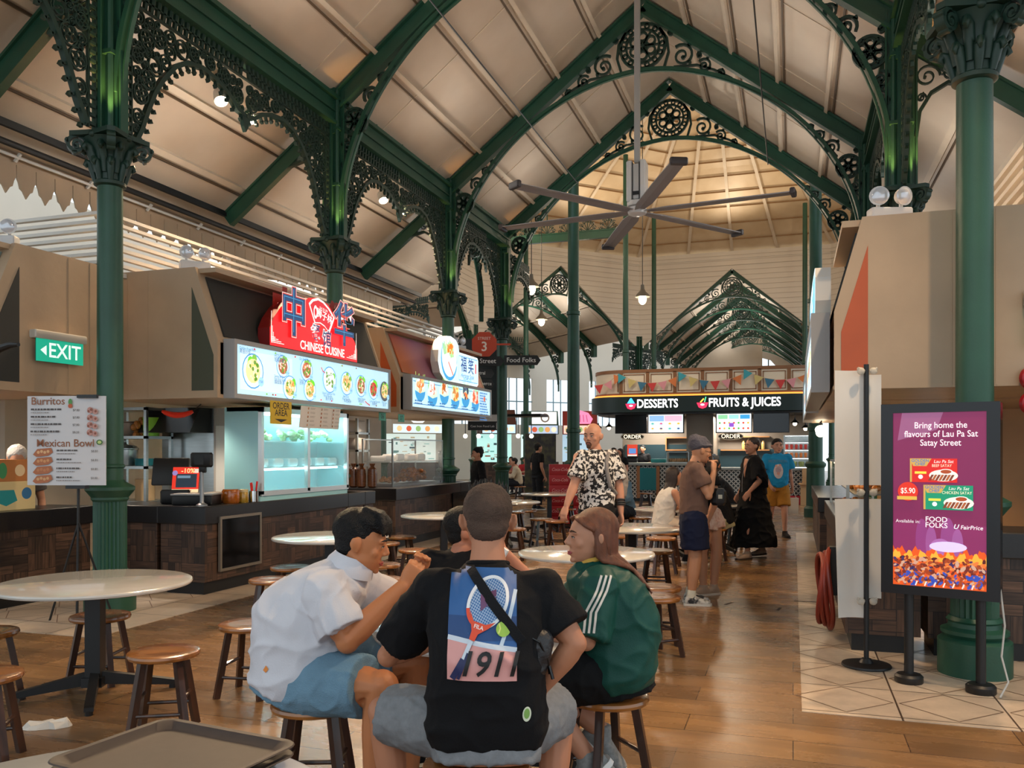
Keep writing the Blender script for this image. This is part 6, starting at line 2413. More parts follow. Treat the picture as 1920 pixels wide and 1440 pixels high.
# extinguisher glimpsed at the right edge, switch box
t = thing('alarm_bell', 'red alarm bell pair on the beige wall at the right edge', 'alarm bell', (1.62, 6.98, 1.98), HEAD)
for z in (.09, -.09):
    mb = MB()
    mb.M = Matrix.Translation((0, 0, z)) @ Matrix.Rotation(pi/2, 4, 'X')
    mb.lathe([(.004, .07), (.04, .065), (.08, .03), (.085, 0)], n=20)
    mb.obj('bell', mat('alarm_red', '#a81420', .3), t)
t = thing('exit_sign', 'green exit sign glimpsed at the right edge of the beige stall', 'exit sign', (1.585, 6.93, 2.3), HEAD)
mb = MB()
mb.rbox(0, .5, -.03, .05, .28, .40, .01)
mb.obj('housing', mat('cream_plastic'), t)
mb = MB()
mb.box(.02, .48, 0, .02, 0, .28)
mb.obj('panel', glow('exit_green', '#13876e', .5), t, smooth=0)
# dark tape marks on the floor
for i, (x, y, l, w, r, lb) in enumerate(((-.62, 8.9, .16, .03, 1.2, 'dark tape mark on the floor by the sneakers'), (-.13, 8.75, .16, .03, 1.4, 'dark tape mark on the floor in mid aisle'), (.12, 9.25, .22, .03, HEAD*0, 'dark tape strip crossing the edge of the pale tiles'), (-1.15, 5.7, .16, .03, .9, 'small dark tape mark near the aisle stools'))):
    mb = MB()
    mb.box(-l/2, l/2, -w/2, w/2, 0, .0012)
    solo('floor_tape', mb, [paint('#2a211c', .6)], lb, 'tape mark', (x, y, .0035 if x > 0.05 else .0008), r, 'tape marks on the floor', smooth=0)
# glass case of pastries and bare bulbs on the right-hand counter
t = thing('display_case', 'glass case of pastries on the right-hand counter behind the banners', 'display case', (.42, 10.6, .95), -pi/2)
mb = MB()
for x in (0, 3.2):
    for y in (0, .45):
        mb.box(x-.012, x+.012, y-.012, y+.012, 0, .5)
mb.box(0, 3.2, -.012, .46, .48, .50)
mb.obj('frame', STEEL, t, smooth=0)
mb = MB()
mb.box(0, 3.2, -.004, 0, .01, .48)
mb.obj('pane', GLASS, t, smooth=0)
mb = MB()
mb.box(.02, 3.18, .02, .44, 0, .02)
mb.box(.02, 3.18, .05, .44, .24, .25)
mb.obj('shelf', STEEL, t, smooth=0)
mb = MB()
rnd = random.Random(9)
for i in range(70):
    mb.ball((.08+3.05*rnd.random(), .08+.3*rnd.random(), rnd.choice((.05, .28))), (.05, .04, .03), 7, 5)
o = mb.obj('pastries', mat('golden_batter'), t)
o['kind'] = 'stuff'
mb = MB()
mb.box(.05, 3.15, .03, .05, .455, .475)
mb.obj('light_strip', glow('warm_strip', '#ffd9a0', 6), t, smooth=0)
for i, (y, z) in enumerate(((15.2, 1.9), (14.7, 1.84), (14.2, 1.88))):
    t = thing('globe_bulb', 'round warm bulb hanging under the right-hand header, '+('farthest', 'middle', 'nearest')[i], 'light bulb', (.42, y, z), 0, 'bulbs under the right-hand header')
    mb = MB()
    mb.ball((0, 0, 0), .07, 12, 8)
    mb.obj('bulb', glow('bulb', '#ffe8c4', 9), t)
    mb = MB()
    mb.tube([(0, 0, .06), (0, 0, 2.03-z)], .01, 5)
    mb.obj('cord', BLACK, t)
# ------------------------------------------------------------------ people
def skin(col):
    return mat('skin_'+col.strip('#'), col, .5, vary=.05, scale=9, sub=.06, spec=.35)
def cloth(name, col='#808080', **k):
    return mat('cloth_'+name, col, k.pop('rough', .85), vary=k.pop('vary', .10), scale=k.pop('scale', 6), bump=k.pop('bump', .12), bscale=k.pop('bscale', 160), spec=.25, **k)

def blob(name, mb, voxel, m, parent=None, soften=3, wrinkle=None, smooth=True):
    """merges overlapping closed shapes into one continuous skin"""
    me = bpy.data.meshes.new(name)
    me.from_pydata(mb.v, [], mb.f)
    o = bpy.data.objects.new(name, me)
    bench = bpy.data.scenes.new('bench')                  # evaluated apart from the big scene, which keeps it quick
    bench.collection.objects.link(o)
    r = o.modifiers.new('r', 'REMESH')
    r.mode = 'VOXEL'
    r.voxel_size = voxel
    r.use_smooth_shade = True
    if soften:
        s = o.modifiers.new('s', 'SMOOTH')
        s.factor = .5
        s.iterations = soften
    with bpy.context.temp_override(scene=bench, view_layer=bench.view_layers[0]):
        dg = bpy.context.evaluated_depsgraph_get()
        new = bpy.data.meshes.new_from_object(o.evaluated_get(dg))
    o.modifiers.clear()
    bench.collection.objects.unlink(o)
    bpy.data.scenes.remove(bench)
    COL.objects.link(o)
    o.data = new
    bpy.data.meshes.remove(me)
    new.name = name
    new.materials.clear()
    new.materials.append(m)
    if wrinkle:
        amp, f = wrinkle
        nv = len(new.vertices)
        co, no = [0.0]*(nv*3), [0.0]*(nv*3)
        new.vertices.foreach_get('co', co)
        new.vertex_normals.foreach_get('vector', no)
        for i in range(0, nv*3, 3):
            x, y, z = co[i:i+3]
            wx = noise.noise(V3((x*5, y*5, z*5+9)))*.5
            k = noise.noise(V3((x*f*.6+wx+z*f*.5, y*f*.6+wx, z*f*.9-x*f*.5)))
            q = noise.noise(V3((x*f*1.3+7-z*f*.8, y*f*1.3+wx, z*f*1.1+3+x*f*.8)))
            d = amp*((1-min(1, abs(k)*2.6))**2*1.2-.35+(1-min(1, abs(q)*3.2))**2*.7)
            co[i] += no[i]*d
            co[i+1] += no[i+1]*d
            co[i+2] += no[i+2]*d
        new.vertices.foreach_set('co', co)
    new.polygons.foreach_set('use_smooth', [True]*len(new.polygons))
    new.update()
    if parent:
        o.parent = parent
    return o

def ering(c, R, F, a, b, n=22, e=2.4):
    out = []
    for i in range(n):
        t = 2*pi*i/n
        ct, st = cos(t), sin(t)
        out.append(tuple(V3(c)+R*(a*math.copysign(abs(ct)**(2/e), ct))+F*(b*math.copysign(abs(st)**(2/e), st))))
    return out

def limb(mb, pts, rad, n=12):
    """tapering limb through joints, rounded at every joint"""
    P = [V3(p) for p in pts]
    ps, rs = [], []
    for i in range(len(P)-1):
        for k in range(5):
            u = k/5
            ps.append(P[i].lerp(P[i+1], u))
            rs.append(rad(i+u))
    ps.append(P[-1])
    rs.append(rad(len(P)-1))
    mb.tube(ps, rs, n)
    for i, p in enumerate(P):
        mb.ball(p, rad(i)*.99, 10, 8)

def lerp_tab(tab):
    def f(x):
        for (a, r), (b, q) in zip(tab, tab[1:]):
            if x <= b:
                return r+(q-r)*(x-a)/(b-a)
        return tab[-1][1]
    return f

def hand(mb, w, d, pn, side, curl=.5, s=1.0, spread=.12):
    """w wrist, d finger direction, pn palm normal, side +1/-1 where the thumb leaves"""
    w, d = V3(w), V3(d).normalized()
    pn = V3(pn)
    pn = (pn-d*pn.dot(d)).normalized()
    t = d.cross(pn)*side
    def sec(u, a, b):
        return ering(w+d*(u*s), t, pn, a*s, b*s, 14, 2.8)
    mb.rings([sec(-.02, .024, .020), sec(.01, .029, .018), sec(.045, .040, .017), (sec(.085, .041, .014)), sec(.095, .036, .010)])
    for k, (off, L) in enumerate(((.030, .072), (.010, .080), (-.011, .074), (-.030, .058))):
        p = w+d*(.086*s)+t*(off*s)
        dd = (d+t*(off*spread*18*.3)).normalized()
        ax = t
        pts, rs = [p-dd*.02*s], [.0095*s]
        pts.append(p)
        rs.append(.0092*s)
        c = curl*(1+.12*k)
        for j, f in enumerate((.45, .32, .23)):
            dd = (Matrix.Rotation(c*(.55, 1.0, .8)[j]*(1 if dd.cross(pn).dot(ax) > 0 else -1), 3, ax) @ dd)
            p = p+dd*(L*f*s)
            pts.append(p)
            rs.append((.0088, .0080, .0062)[j]*s)
        mb.tube(pts, rs, 8)
        for q, r in zip(pts[1:], rs[1:]):
            mb.ball(q, r*1.03, 8, 6)
    p = w+d*(.022*s)+t*(.026*s)
    td = (d*.62+t*.62+pn*.45).normalized()
    pts = [p, p+td*(.045*s)]
    td = (td+pn*.25*curl+d*.35).normalized()
    pts.append(pts[-1]+td*(.032*s))
    pts.append(pts[-1]+(td+d*.2).normalized()*(.024*s))
    mb.tube(pts, [.015*s, .0115*s, .0100*s, .0075*s], 8)
    for q, r in zip(pts, (.015, .0115, .0100, .0077)):
        mb.ball(q, r*s, 8, 6)

HEADSEC = [(-.122, .018, .022, .040), (-.112, .036, .040, .034), (-.095, .051, .060, .022), (-.07, .062, .076, .013), (-.04, .071, .088, .006), (-.01, .076, .096, 0.0), (.02, .0775, .099, -.004),
           (.05, .074, .094, -.008), (.08, .063, .080, -.012), (.10, .046, .058, -.015), (.113, .024, .03, -.016), (.117, .006, .008, -.016)]
def head_shape(mb, M, s, wide=1.0, jaw=1.0):
    old = mb.M
    mb.M = M @ Matrix.Diagonal((s*wide, s, s, 1))
    X, Y = V3((1, 0, 0)), V3((0, 1, 0))
    mb.rings([ering((0, yc, z), X, Y, a*(jaw if z < -.05 else 1), b, 24, 2.15) for z, a, b, yc in HEADSEC])
    mb.tube([(0, .086, .012), (0, .099, -.008), (0, .111, -.030), (0, .109, -.040)], [.007, .0095, .0125, .008], 10)
    for q in (-1, 1):
        mb.ball((q*.011, .099, -.037), (.0085, .011, .008), 8, 6)
        mb.ball((q*.034, .085, .016), (.026, .010, .0075), 10, 6)
        mb.ball((q*.038, .062, -.030), (.030, .0215, .026), 12, 8)
        mb.ball((q*.031, .083, -.006), (.0165, .0085, .0095), 10, 6)
        R = Matrix.Rotation(q*.28, 3, 'Z')
        mb.ball((q*.085, -.010, -.012), (.009, .021, .034), 10, 8, R=R)
        mb.ball((q*.094, -.020, -.004), (.0075, .016, .026), 8, 6, R=R)
    mb.ball((0, .088, -.070), (.024, .012, .009), 10, 6)
    mb.ball((0, .086, -.083), (.020, .011, .008), 10, 6)
    mb.ball((0, .080, -.108), (.020, .014, .014), 10, 6)
    mb.M = old

def face_parts(root, M, s, wide=1.0, eye='#20140e', lip='#a8564a', brow='#17110e', open_eye=1.0, fine=True):
    D = M @ Matrix.Diagonal((s*wide, s, s, 1))
    for q in (-1, 1):
        mb = MB(D)
        mb.ball((q*.031, .0895, -.005), (.0135, .0045, .0045*open_eye+.0008), 12, 8)
        e = mb.obj('eye', mat('eye_white', '#cfc4bb', .25), root)
        mb = MB(D)
        mb.ball((q*.031, .0926, -.005), (.0052, .0022, .0042*open_eye+.0006), 10, 6)
        mb.obj('iris', mat('iris_'+eye.strip('#'), eye, .15), e)
        mb = MB(D)
        mb.tube([(q*.0165, .0915, -.0035), (q*.026, .0950, .0010*open_eye), (q*.036, .0935, .0008*open_eye), (q*.046, .0865, -.003)], [.0012, .0022, .0022, .0012], 6)
        mb.obj('eyelid', mat('lash_dark', '#1a1210', .6), e)
        mb = MB(D)
        mb.tube([(q*.014, .0965, .019), (q*.028, .0985, .025), (q*.042, .093, .0245), (q*.054, .082, .019)], [.003, .0042, .0036, .0016], 6)
        mb.obj('eyebrow', mat('brow_'+brow.strip('#'), brow, .8), root)
    mb = MB(D)
    mb.tube([(-.022, .0905, -.073), (-.011, .0990, -.0695), (0, .1000, -.071), (.011, .0990, -.0695), (.022, .0905, -.073)], [.0015, .0045, .0048, .0045, .0015], 8)
    mb.tube([(-.021, .0905, -.0745), (-.010, .0975, -.079), (0, .0990, -.080), (.010, .0975, -.079), (.021, .0905, -.0745)], [.0015, .0052, .0058, .0052, .0015], 8)
    mb.obj('lips', mat('lips_'+lip.strip('#'), lip, .4), root)

def head_matrix(c, yaw, pitch=0.0, roll=0.0):
    return Matrix.Translation(V3(c)) @ Matrix.Rotation(yaw, 4, 'Z') @ Matrix.Rotation(roll, 4, 'Y') @ Matrix.Rotation(pitch, 4, 'X')

def strands(mb, M, s, phis, length, back=.02, r=.013, seed=1, base=-.09, flare=.0, start=(0, -.03, .112), over=None, tuck=0.0):
    rnd = random.Random(seed)
    D = M @ Matrix.Diagonal((s, s, s, 1))
    for ph in phis:
        a = radians(ph+rnd.uniform(-3, 3))
        sx, cy = sin(a), -cos(a)
        L = length*rnd.uniform(.92, 1.03)
        pts = [V3(start)+V3((sx*.01, cy*.01, 0)), V3((sx*.062, cy*.072-.02, .088)), V3((sx*.086, cy*.104-.012, .035)), V3((sx*.092, cy*.108-.012, -.03)), V3((sx*.09, cy*.105-.015, base))]
        for k in (.35, .7, 1.0):
            pts.append(V3((sx*(.088+flare*k)*(1-tuck*k)+rnd.uniform(-.005, .005), cy*(.10+flare*k)*(1-tuck*.5*k)-.018-back*k-tuck*.05*k, base-L*k)))
        rr = [r*.6, r, r*1.05, r, r, r*.95, r*.8, r*.35]
        pts = [D @ p for p in pts]
        if over:                                         # hair lies on the garment, not in it
            bv = BVHTree.FromPolygons([v.co.copy() for v in over.data.vertices], [tuple(f.vertices) for f in over.data.polygons]) if ph == phis[0] else bv
            for j in range(3, len(pts)):
                h_ = bv.find_nearest(pts[j])
                if h_[0] is not None and (pts[j]-h_[0]).dot(h_[1]) < .012:
                    pts[j] = h_[0]+h_[1]*.012
        mb.tube([tuple(p) for p in pts], [q*s for q in rr], 6)

def hair_cap(mb, M, s, wide=1.0, low=True, big=1.0, front=-.022):
    old = mb.M
    mb.M = M @ Matrix.Diagonal((s*wide, s, s, 1))
    mb.ball((0, front, .040), (.086*big, .105, .092*big), 22, 16)
    if low:
        mb.ball((0, -.040, -.012), (.073, .069, .075), 16, 12)
    mb.M = old

def build_person(label, loc, J, L, rz=HEAD, vox=.009, group=None):
    """J: joints in the person's own frame, L: build, skin and clothes"""
    V = {k: ([V3(p) for p in v] if isinstance(v, list) else v) for k, v in J.items()}
    aL, aR, lL, lR = V['aL'], V['aR'], V['lL'], V['lR']
    pel, che, nk = V3(V['pel']), V3(V['che']), V3(V['nk'])
    hs = L.get('hs', 1.0)
    M = head_matrix(V['hd'], V['hyaw'], V.get('hpitch', 0), V.get('hroll', 0))
    ax = (che-pel)
    up = ax.normalized()
    rt = (aR[0]-aL[0])
    rt = (rt-up*rt.dot(up)).normalized()
    fw = up.cross(rt)
    hw, ww, cw, sw = L.get('hip', .165), L.get('waist', .145), L.get('chest', .17), L.get('sh', .175)
    hd_, wd, cd = L.get('hipd', .115), L.get('waistd', .105), L.get('chestd', .115)
    bl = L.get('belly', 0)
    hipr = (lR[0]-lL[0])
    hipr = (hipr-up*hipr.dot(up))
    hipr = hipr.normalized() if hipr.length > .02 else rt
    hipf = up.cross(hipr)
    bend = V.get('bend', 0)                              # how far the back is rounded outwards
    def tsec(u, a, b, off, e=2.4, sh=0.0):
        c = pel+ax*u-fw*(bend*sin(max(0, min(1, u))*pi))+fw*sh
        r_ = hipr.lerp(rt, max(0, min(1, u*1.4))).normalized()
        f_ = up.cross(r_)
        return ering(c, r_, f_, a+off, b+off, 24, e)
    def torso(mb, off=0.0, lo=-.28, top=True, loose=0.0):
        S = []
        if lo < -.1:
            S.append(tsec(lo, hw*.86+loose*.8, hd_*.85+loose*.6, off))
        S.append(tsec(min(0, max(lo, -.05)), hw+loose*.6, hd_+loose*.5, off))
        S += [tsec(.22, (hw+ww)/2+loose*.8, (hd_+wd)/2+bl*.6+loose*.6, off, sh=bl*.5), tsec(.45, ww+loose, wd+bl+loose*.7, off, sh=bl*.6), tsec(.70, cw+loose*.5, cd+loose*.4, off, sh=bl*.2),
              tsec(.90, (cw+sw)/2, cd*.95, off), tsec(1.0, sw*.93, cd*.78, off)]
        if top:
            k = nk-(pel+ax)
            S += [ering(pel+ax+k*.45, rt, fw, sw*.62+off, cd*.62+off, 24), ering(pel+ax+k*.85, rt, fw, .070+off*.8, .066+off*.8, 24), ering(nk, rt, fw, .058+off*.6, .058+off*.6, 24)]
        mb.rings(S)
    ar, lr = L.get('arm', 1.0), L.get('leg', 1.0)
    f_arm = lerp_tab([(0, .056*ar), (.35, .050*ar), (1, .040*ar), (1.3, .042*ar), (2, .027*(.5+.5*ar))])
    f_leg = lerp_tab([(0, .090*lr), (.4, .082*lr), (1, .058*lr), (1.35, .058*lr), (1.75, .042*lr), (2, .038*lr)])
    # ---- body: one continuous surface
    mb = MB()
    torso(mb, -.012)
    neck_to = M @ V3((0, -.012, -.07))
    nr = L.get('neck', .052)
    mb.tube([tuple(pel+ax*.95), tuple(nk), tuple(nk.lerp(neck_to, .5)), tuple(neck_to), tuple(M @ V3((0, -.008, -.02)))], [nr*1.25, nr*1.12, nr, nr*.98, nr*.9], 16)
    head_shape(mb, M, hs, L.get('wide', 1.0), L.get('jaw', 1.0))
    for k, arm in (('L', aL), ('R', aR)):
        limb(mb, [pel.lerp(che, .93).lerp(arm[0], .6)]+arm[:1], lambda x: .055*ar)
        limb(mb, arm, f_arm)
        side = 1 if k == 'R' else -1
        h = V.get('h'+k)
        d, pn, curl = h if h else ((arm[2]-arm[1]), fw*-.2+rt*(-side), .5)
        hand(mb, arm[2]+V3(d).normalized()*.012, d, pn, V.get('th'+k, 1 if k == 'L' else -1), curl, L.get('hands', 1.0))
    for leg in (lL, lR):
        limb(mb, leg, f_leg)
    bare = L.get('bare', False)
    toes = [V3(V.get('tL', fw)), V3(V.get('tR', fw))]
    def foot(mb, a, d, grow=0.0, sole=False, drop=0.0):
        d = V3(d).normalized()
        x = d.cross(V3((0, 0, 1)))
        x = x.normalized() if x.length > .1 else V3((1, 0, 0))
        y = x.cross(d)
        if y.z < 0:
            y = -y
        def sec(u, w, h0, h1):
            c = a+d*u+y*((h0+h1)/2)
            return ering(c, x, y, w+grow, (h1-h0)/2+grow, 14, 2.6)
        b = -.075
        mb.rings([sec(-.062, .022, b, -.03), sec(-.045, .032, b, -.005), sec(.0, .036, b, .02), sec(.06, .038, b, -.012), (sec(.12, .044, b, -.035)), sec(.165, .042, b, -.046), sec(.19, .026, b+.006, -.055)])
    for leg, d in zip((lL, lR), toes):
        foot(mb, leg[2], d)
    root = blob('person', mb, vox if not L.get('fine') else L['fine'], skin(L['skin']), None, 2)
    root.location = (loc[0], loc[1], 0)
    root.rotation_euler = (0, 0, rz)
    tag(root, label, 'person', group)
    if L.get('face', True):
        face_parts(root, M, hs, L.get('wide', 1.0), lip=L.get('lip', '#a05a4c'), brow=L.get('brow', '#17110e'), open_eye=L.get('open', 1.0))
    ctx = dict(root=root, M=M, hs=hs, pel=pel, che=che, nk=nk, ax=ax, up=up, rt=rt, fw=fw, aL=aL, aR=aR, lL=lL, lR=lR, torso=torso, f_arm=f_arm, f_leg=f_leg, foot=foot, toes=toes, vox=vox, L=L, tsec=tsec, hipr=hipr, hipf=hipf)
    return ctx

def upto(joints, t):
    """the first t segments of a limb"""
    out = [joints[0]]
    for i in range(1, len(joints)):
        if t >= i:
            out.append(joints[i])
        else:
            out.append(joints[i-1].lerp(joints[i], t-(i-1)))
            break
    return out

def shirt(c, m, off=.014, lo=-.12, sleeve=.62, loose=.012, wr=(.005, 9), name='shirt', flare=.018, vox=None, noneck=False, sl2=None):
    mb = MB()
    c['torso'](mb, off, lo, not noneck, loose)
    fa = c['f_arm']
    if sleeve:
        for arm, sl in ((c['aL'], sleeve), (c['aR'], sl2 or sleeve)):
            pts = upto(arm, sl)
            n = len(pts)-1
            limb(mb, [c['pel'].lerp(c['che'], .92).lerp(arm[0], .45), arm[0]], lambda x: .064*c['L'].get('arm', 1)+off)
            P, R = [], []
            for i in range(n):
                for k in range(4):
                    P.append(pts[i].lerp(pts[i+1], k/4))
                    t = (i+k/4)/max(.2, sl)
                    R.append(fa(min(2, i+k/4))+off+flare*t)
            P.append(pts[-1])
            R.append(fa(min(2, sl))+off+flare)
            mb.tube(P, R, 16)
    return blob(name, mb, vox or max(.007, c['vox']), m, c['root'], 4, wr)

def legwear(c, m, t=.75, off=.016, flare=.02, wr=(.005, 8), name='trousers', vox=None, waist=.14, toff=.0):
    mb = MB()
    S = [c['tsec'](-.26, c['L'].get('hip', .165)*.9, c['L'].get('hipd', .115)*.9, off), c['tsec'](-.05, c['L'].get('hip', .165), c['L'].get('hipd', .115), toff), c['tsec'](waist, c['L'].get('waist', .145)*.98, c['L'].get('waistd', .105)*.95, toff)]
    mb.rings(S)
    fl = c['f_leg']
    for leg in (c['lL'], c['lR']):
        pts = upto(leg, t)
        P, R = [], []
        n = len(pts)-1
        for i in range(n):
            sp = (pts[i+1]-pts[i]).length
            for k in range(5):
                P.append(pts[i].lerp(pts[i+1], k/5))
                seg = min(i+k/5, t)
                R.append(fl(min(2, seg))+off+flare*(seg/t))
        P.append(pts[-1])
        R.append(fl(min(2, t))+off+flare)
        mb.tube(P, R, 18)
        mb.ball(pts[0], R[0]*.98, 14, 10)
        if t > 1:
            mb.ball(pts[1], fl(1)+off+flare*.5, 12, 8)
    return blob(name, mb, vox or max(.008, c['vox']), m, c['root'], 4, wr)

def shoes(c, m, sole='#d8d5d0', grow=.008, name='shoe', sock=None):
    for leg, d in zip((c['lL'], c['lR']), c['toes']):
        mb = MB()
        c['foot'](mb, leg[2], d, grow)
        mb.tube([tuple(leg[2]+V3((0, 0, -.03))), tuple(leg[2]+V3((0, 0, .03)))], [.05, .046], 14)
        s = blob(name, mb, .008, m, c['root'], 2)
        mb = MB()
        d = V3(d).normalized()
        x = d.cross(V3((0, 0, 1)))
        x = x.normalized() if x.length > .1 else V3((1, 0, 0))
        y = x.cross(d)
        if y.z < 0:
            y = -y
        pts = [(-.075, .022), (-.06, .04), (0, .046), (.08, .048), (.13, .054), (.18, .05), (.205, .028)]
        rs = []
        for h in (-.092, -.066):
            rs.append([tuple(leg[2]+d*u+x*w+y*h) for u, w in pts]+[tuple(leg[2]+d*u-x*w+y*h) for u, w in reversed(pts)])
        mb.rings(rs)
        mb.obj('sole', paint(sole), s, smooth=50)
        if sock:
            mb = MB()
            mb.tube([tuple(leg[2]+V3((0, 0, -.01))), tuple(leg[2]+(leg[1]-leg[2])*.17)], [.05, .044], 14)
            mb.obj('sock', cloth('sock_'+sock.strip('#'), sock), c['root'])

class Print(Art):
    """a print that follows a garment: flat artwork cast onto the cloth"""
    def __init__(s, target, o, ea, eb, cast, step=.0005, lift=.0035, fine=.012):
        super().__init__(o, ea, eb, step)
        me = target.data
        s.bvh = BVHTree.FromPolygons([v.co.copy() for v in me.vertices], [tuple(p.vertices) for p in me.polygons])
        s.cast = V3(cast).normalized()
        s.lift, s.fine = lift, fine
    def put(s, pts, faces, m):
        s.h += s.step
        bm = bmesh.new()
        vs = [bm.verts.new((x, y, 0)) for x, y in pts]
        for f in faces:
            try:
                bm.faces.new([vs[i] for i in f])
            except ValueError:
                pass
        bmesh.ops.triangulate(bm, faces=bm.faces[:])
        for _ in range(5):
            es = [e for e in bm.edges if e.calc_length() > s.fine]
            if not es:
                break
            bmesh.ops.subdivide_edges(bm, edges=es, cuts=1)
            bmesh.ops.triangulate(bm, faces=[f for f in bm.faces if len(f.verts) > 3])
        bm.verts.index_update()
        out, ok = [], []
        for v in bm.verts:
            p = s.o+s.ea*v.co.x+s.eb*v.co.y
            hit = s.bvh.ray_cast(p-s.cast*.4, s.cast)
            ok.append(hit[0] is not None)
            out.append(tuple((hit[0]-s.cast*(s.lift+s.h)) if hit[0] is not None else p))
        fs = [tuple(v.index for v in f.verts) for f in bm.faces if all(ok[v.index] for v in f.verts)]
        bm.free()
        s.add(out, fs, s.c(m))
        return s
    def done(s, name, parent=None, smooth=60):
        return s.obj(name, s.mats, parent, smooth)

def rotJ(J, yaw, dz=0.0):
    """turn a pose made facing +y"""
    R = Matrix.Rotation(yaw, 3, 'Z')
    o = {}
    for k, v in J.items():
        if k in ('hyaw',):
            o[k] = v+yaw
        elif isinstance(v, list):
            o[k] = [R @ V3(p) for p in v]
        elif k in ('pel', 'che', 'nk', 'hd', 'tL', 'tR'):
            o[k] = R @ V3(v)
        elif k in ('hL', 'hR'):
            o[k] = (R @ V3(v[0]), R @ V3(v[1]), v[2])
        else:
            o[k] = v
    return o

def stand(h=1.70, armL=None, armR=None, step=0.0, lean=0.0, hyaw=0, hpitch=0, sh=.18):
    k = h/1.72
    J = dict(pel=(0, 0, .93*k), che=(0, .01+lean, 1.39*k), nk=(0, .0+lean, 1.47*k), hd=(0, .025+lean*1.2, 1.60*k), hyaw=hyaw, hpitch=hpitch,
             aL=armL or [(-sh, lean, 1.385*k), (-sh-.06, -.03+lean, 1.10*k), (-sh-.06, .07+lean, .86*k)], aR=armR or [(sh, lean, 1.385*k), (sh+.06, -.03+lean, 1.10*k), (sh+.06, .07+lean, .86*k)],
             lL=[(-.09, 0, .90*k), (-.095, step*.55+.015, .49*k), (-.10, step*.8-.03, .088)], lR=[(.09, 0, .90*k), (.095, -step*.25+.02, .49*k), (.10, -step*.8-.03, .088+abs(step)*.08)], tL=(0, 1, 0), tR=(0, 1, -.1*abs(step)))
    return J
def sit(armL=None, armR=None, lean=.06, hyaw=0, hpitch=0, z=.56, h=0.0, sh=.18, knee=.42, bend=.02):
    J = dict(pel=(0, 0, z), che=(0, lean, z+.43+h), nk=(0, lean*1.15+.01, z+.51+h), hd=(0, lean*1.3+.04, z+.64+h), hyaw=hyaw, hpitch=hpitch, bend=bend,
             aL=armL or [(-sh, lean, z+.42+h), (-sh-.06, lean+.10, z+.19), (-.12, lean+.30, z+.22)], aR=armR or [(sh, lean, z+.42+h), (sh+.06, lean+.10, z+.19), (.12, lean+.30, z+.22)],
             lL=[(-.09, .02, z-.02), (-.13, knee, z-.02), (-.13, knee-.02, .088)], lR=[(.09, .02, z-.02), (.13, knee, z-.02), (.13, knee-.02, .088)], tL=(0, 1, 0), tR=(0, 1, 0))
    return J
# ------------------------------------------------------------------ the group of four
def at_cam(u, dep):
    """floor point by bearing and distance, in hall coordinates"""
    l = (u-960)/1600*dep
    return (cos(HEAD)*l-sin(HEAD)*dep, sin(HEAD)*l+cos(HEAD)*dep)

# --- man in black with the tennis print (back to us)
J = dict(pel=(.03, .0, .58), che=(.03, .10, 1.045), nk=(.03, .13, 1.135), hd=(.028, .17, 1.292), hyaw=.06, hpitch=-.10, bend=.05,
         aL=[(-.165, .10, 1.035), (-.36, .27, .755), (-.12, .52, .79)], aR=[(.225, .08, 1.035), (.345, .02, .86), (.235, .06, .70)],
         lL=[(-.07, .04, .55), (-.37, .22, .555), (-.30, .20, .088)], lR=[(.13, .04, .55), (.30, .28, .555), (.255, .14, .088)], tL=(-.4, .9, 0), tR=(.3, .95, 0),
         hR=((-.10, .25, -.55), (-.9, .1, .1), .5), hL=((.6, .5, .05), (0, 0, -1), .7))
L = dict(skin='#b87d5e', hip=.19, waist=.168, chest=.19, sh=.20, hipd=.14, waistd=.13, chestd=.14, belly=.03, arm=1.12, leg=1.08, neck=.062, hs=1.03, wide=1.05, fine=.0062)
c = build_person('person in a black T-shirt with a tennis print, sitting with back turned', (-1.063, 2.845), J, L)
root = c['root']
BLK = cloth('black_tee', '#0e0e11', vary=.2)
sh_ = shirt(c, BLK, off=.016, lo=-.17, sleeve=.74, loose=.022, wr=(.008, 5), flare=.03, vox=.008, name='t_shirt')
mb = MB()
mb.tube([tuple(c['nk']+V3((.072*cos(a), .068*sin(a)+.004, -.004-.012*sin(a)))) for a in [2*pi*i/24 for i in range(25)]], .011, 8, cap=False)
mb.obj('collar', BLK, sh_)
legwear(c, cloth('grey_shorts', '#808285', vary=.18, scale=40), t=.90, off=.022, flare=.022, wr=(.006, 9), name='shorts', vox=.009)
shoes(c, cloth('dark_shoe', '#26262a'))
# print on the back
a = Print(sh_, (.018, -.3, .965), (1, 0, -.02), (0, 0, 1), (0, 1, -.05))
w, h = .118, .182
a.rect(-w, w, -h, h, '#2a5c96')
a.rect(-w, w, -h*.28, h*.15, '#1c4377')
a.shape([(-w, -h), (w, -h), (w, -h*.42), (-w, -h*.22)], '#d99a94')
a.line([(-w, -h*.24), (w, -h*.44)], .016, '#cdd5de')
a.line([(w*.97, h*.62), (w*.72, -.01), (w*.55, -h*.36)], .013, '#c5d3e0')
el = [(.02+.062*cos(t)*cos(.42)-.088*sin(t)*sin(-.42)*-1*1, .055) for t in (0,)]
def oval(cx, cy, rx, ry, tilt, n=40):
    return [(cx+rx*cos(t)*cos(tilt)-ry*sin(t)*sin(tilt), cy+rx*cos(t)*sin(tilt)+ry*sin(t)*cos(tilt)) for t in [2*pi*i/n for i in range(n)]]
O = oval(.018, .072, .062, .086, -.5)
a.shape(O, '#3f6fa6')
net = []
for i in range(-7, 8):
    q = []
    for k in (-1, 1):
        yy = .086*sqrt(max(0, 1-(i/8)**2))*k
        xx = .062*i/8
        q.append((.018+xx*cos(-.5)-yy*sin(-.5), .072+xx*sin(-.5)+yy*cos(-.5)))
    net.append(q)
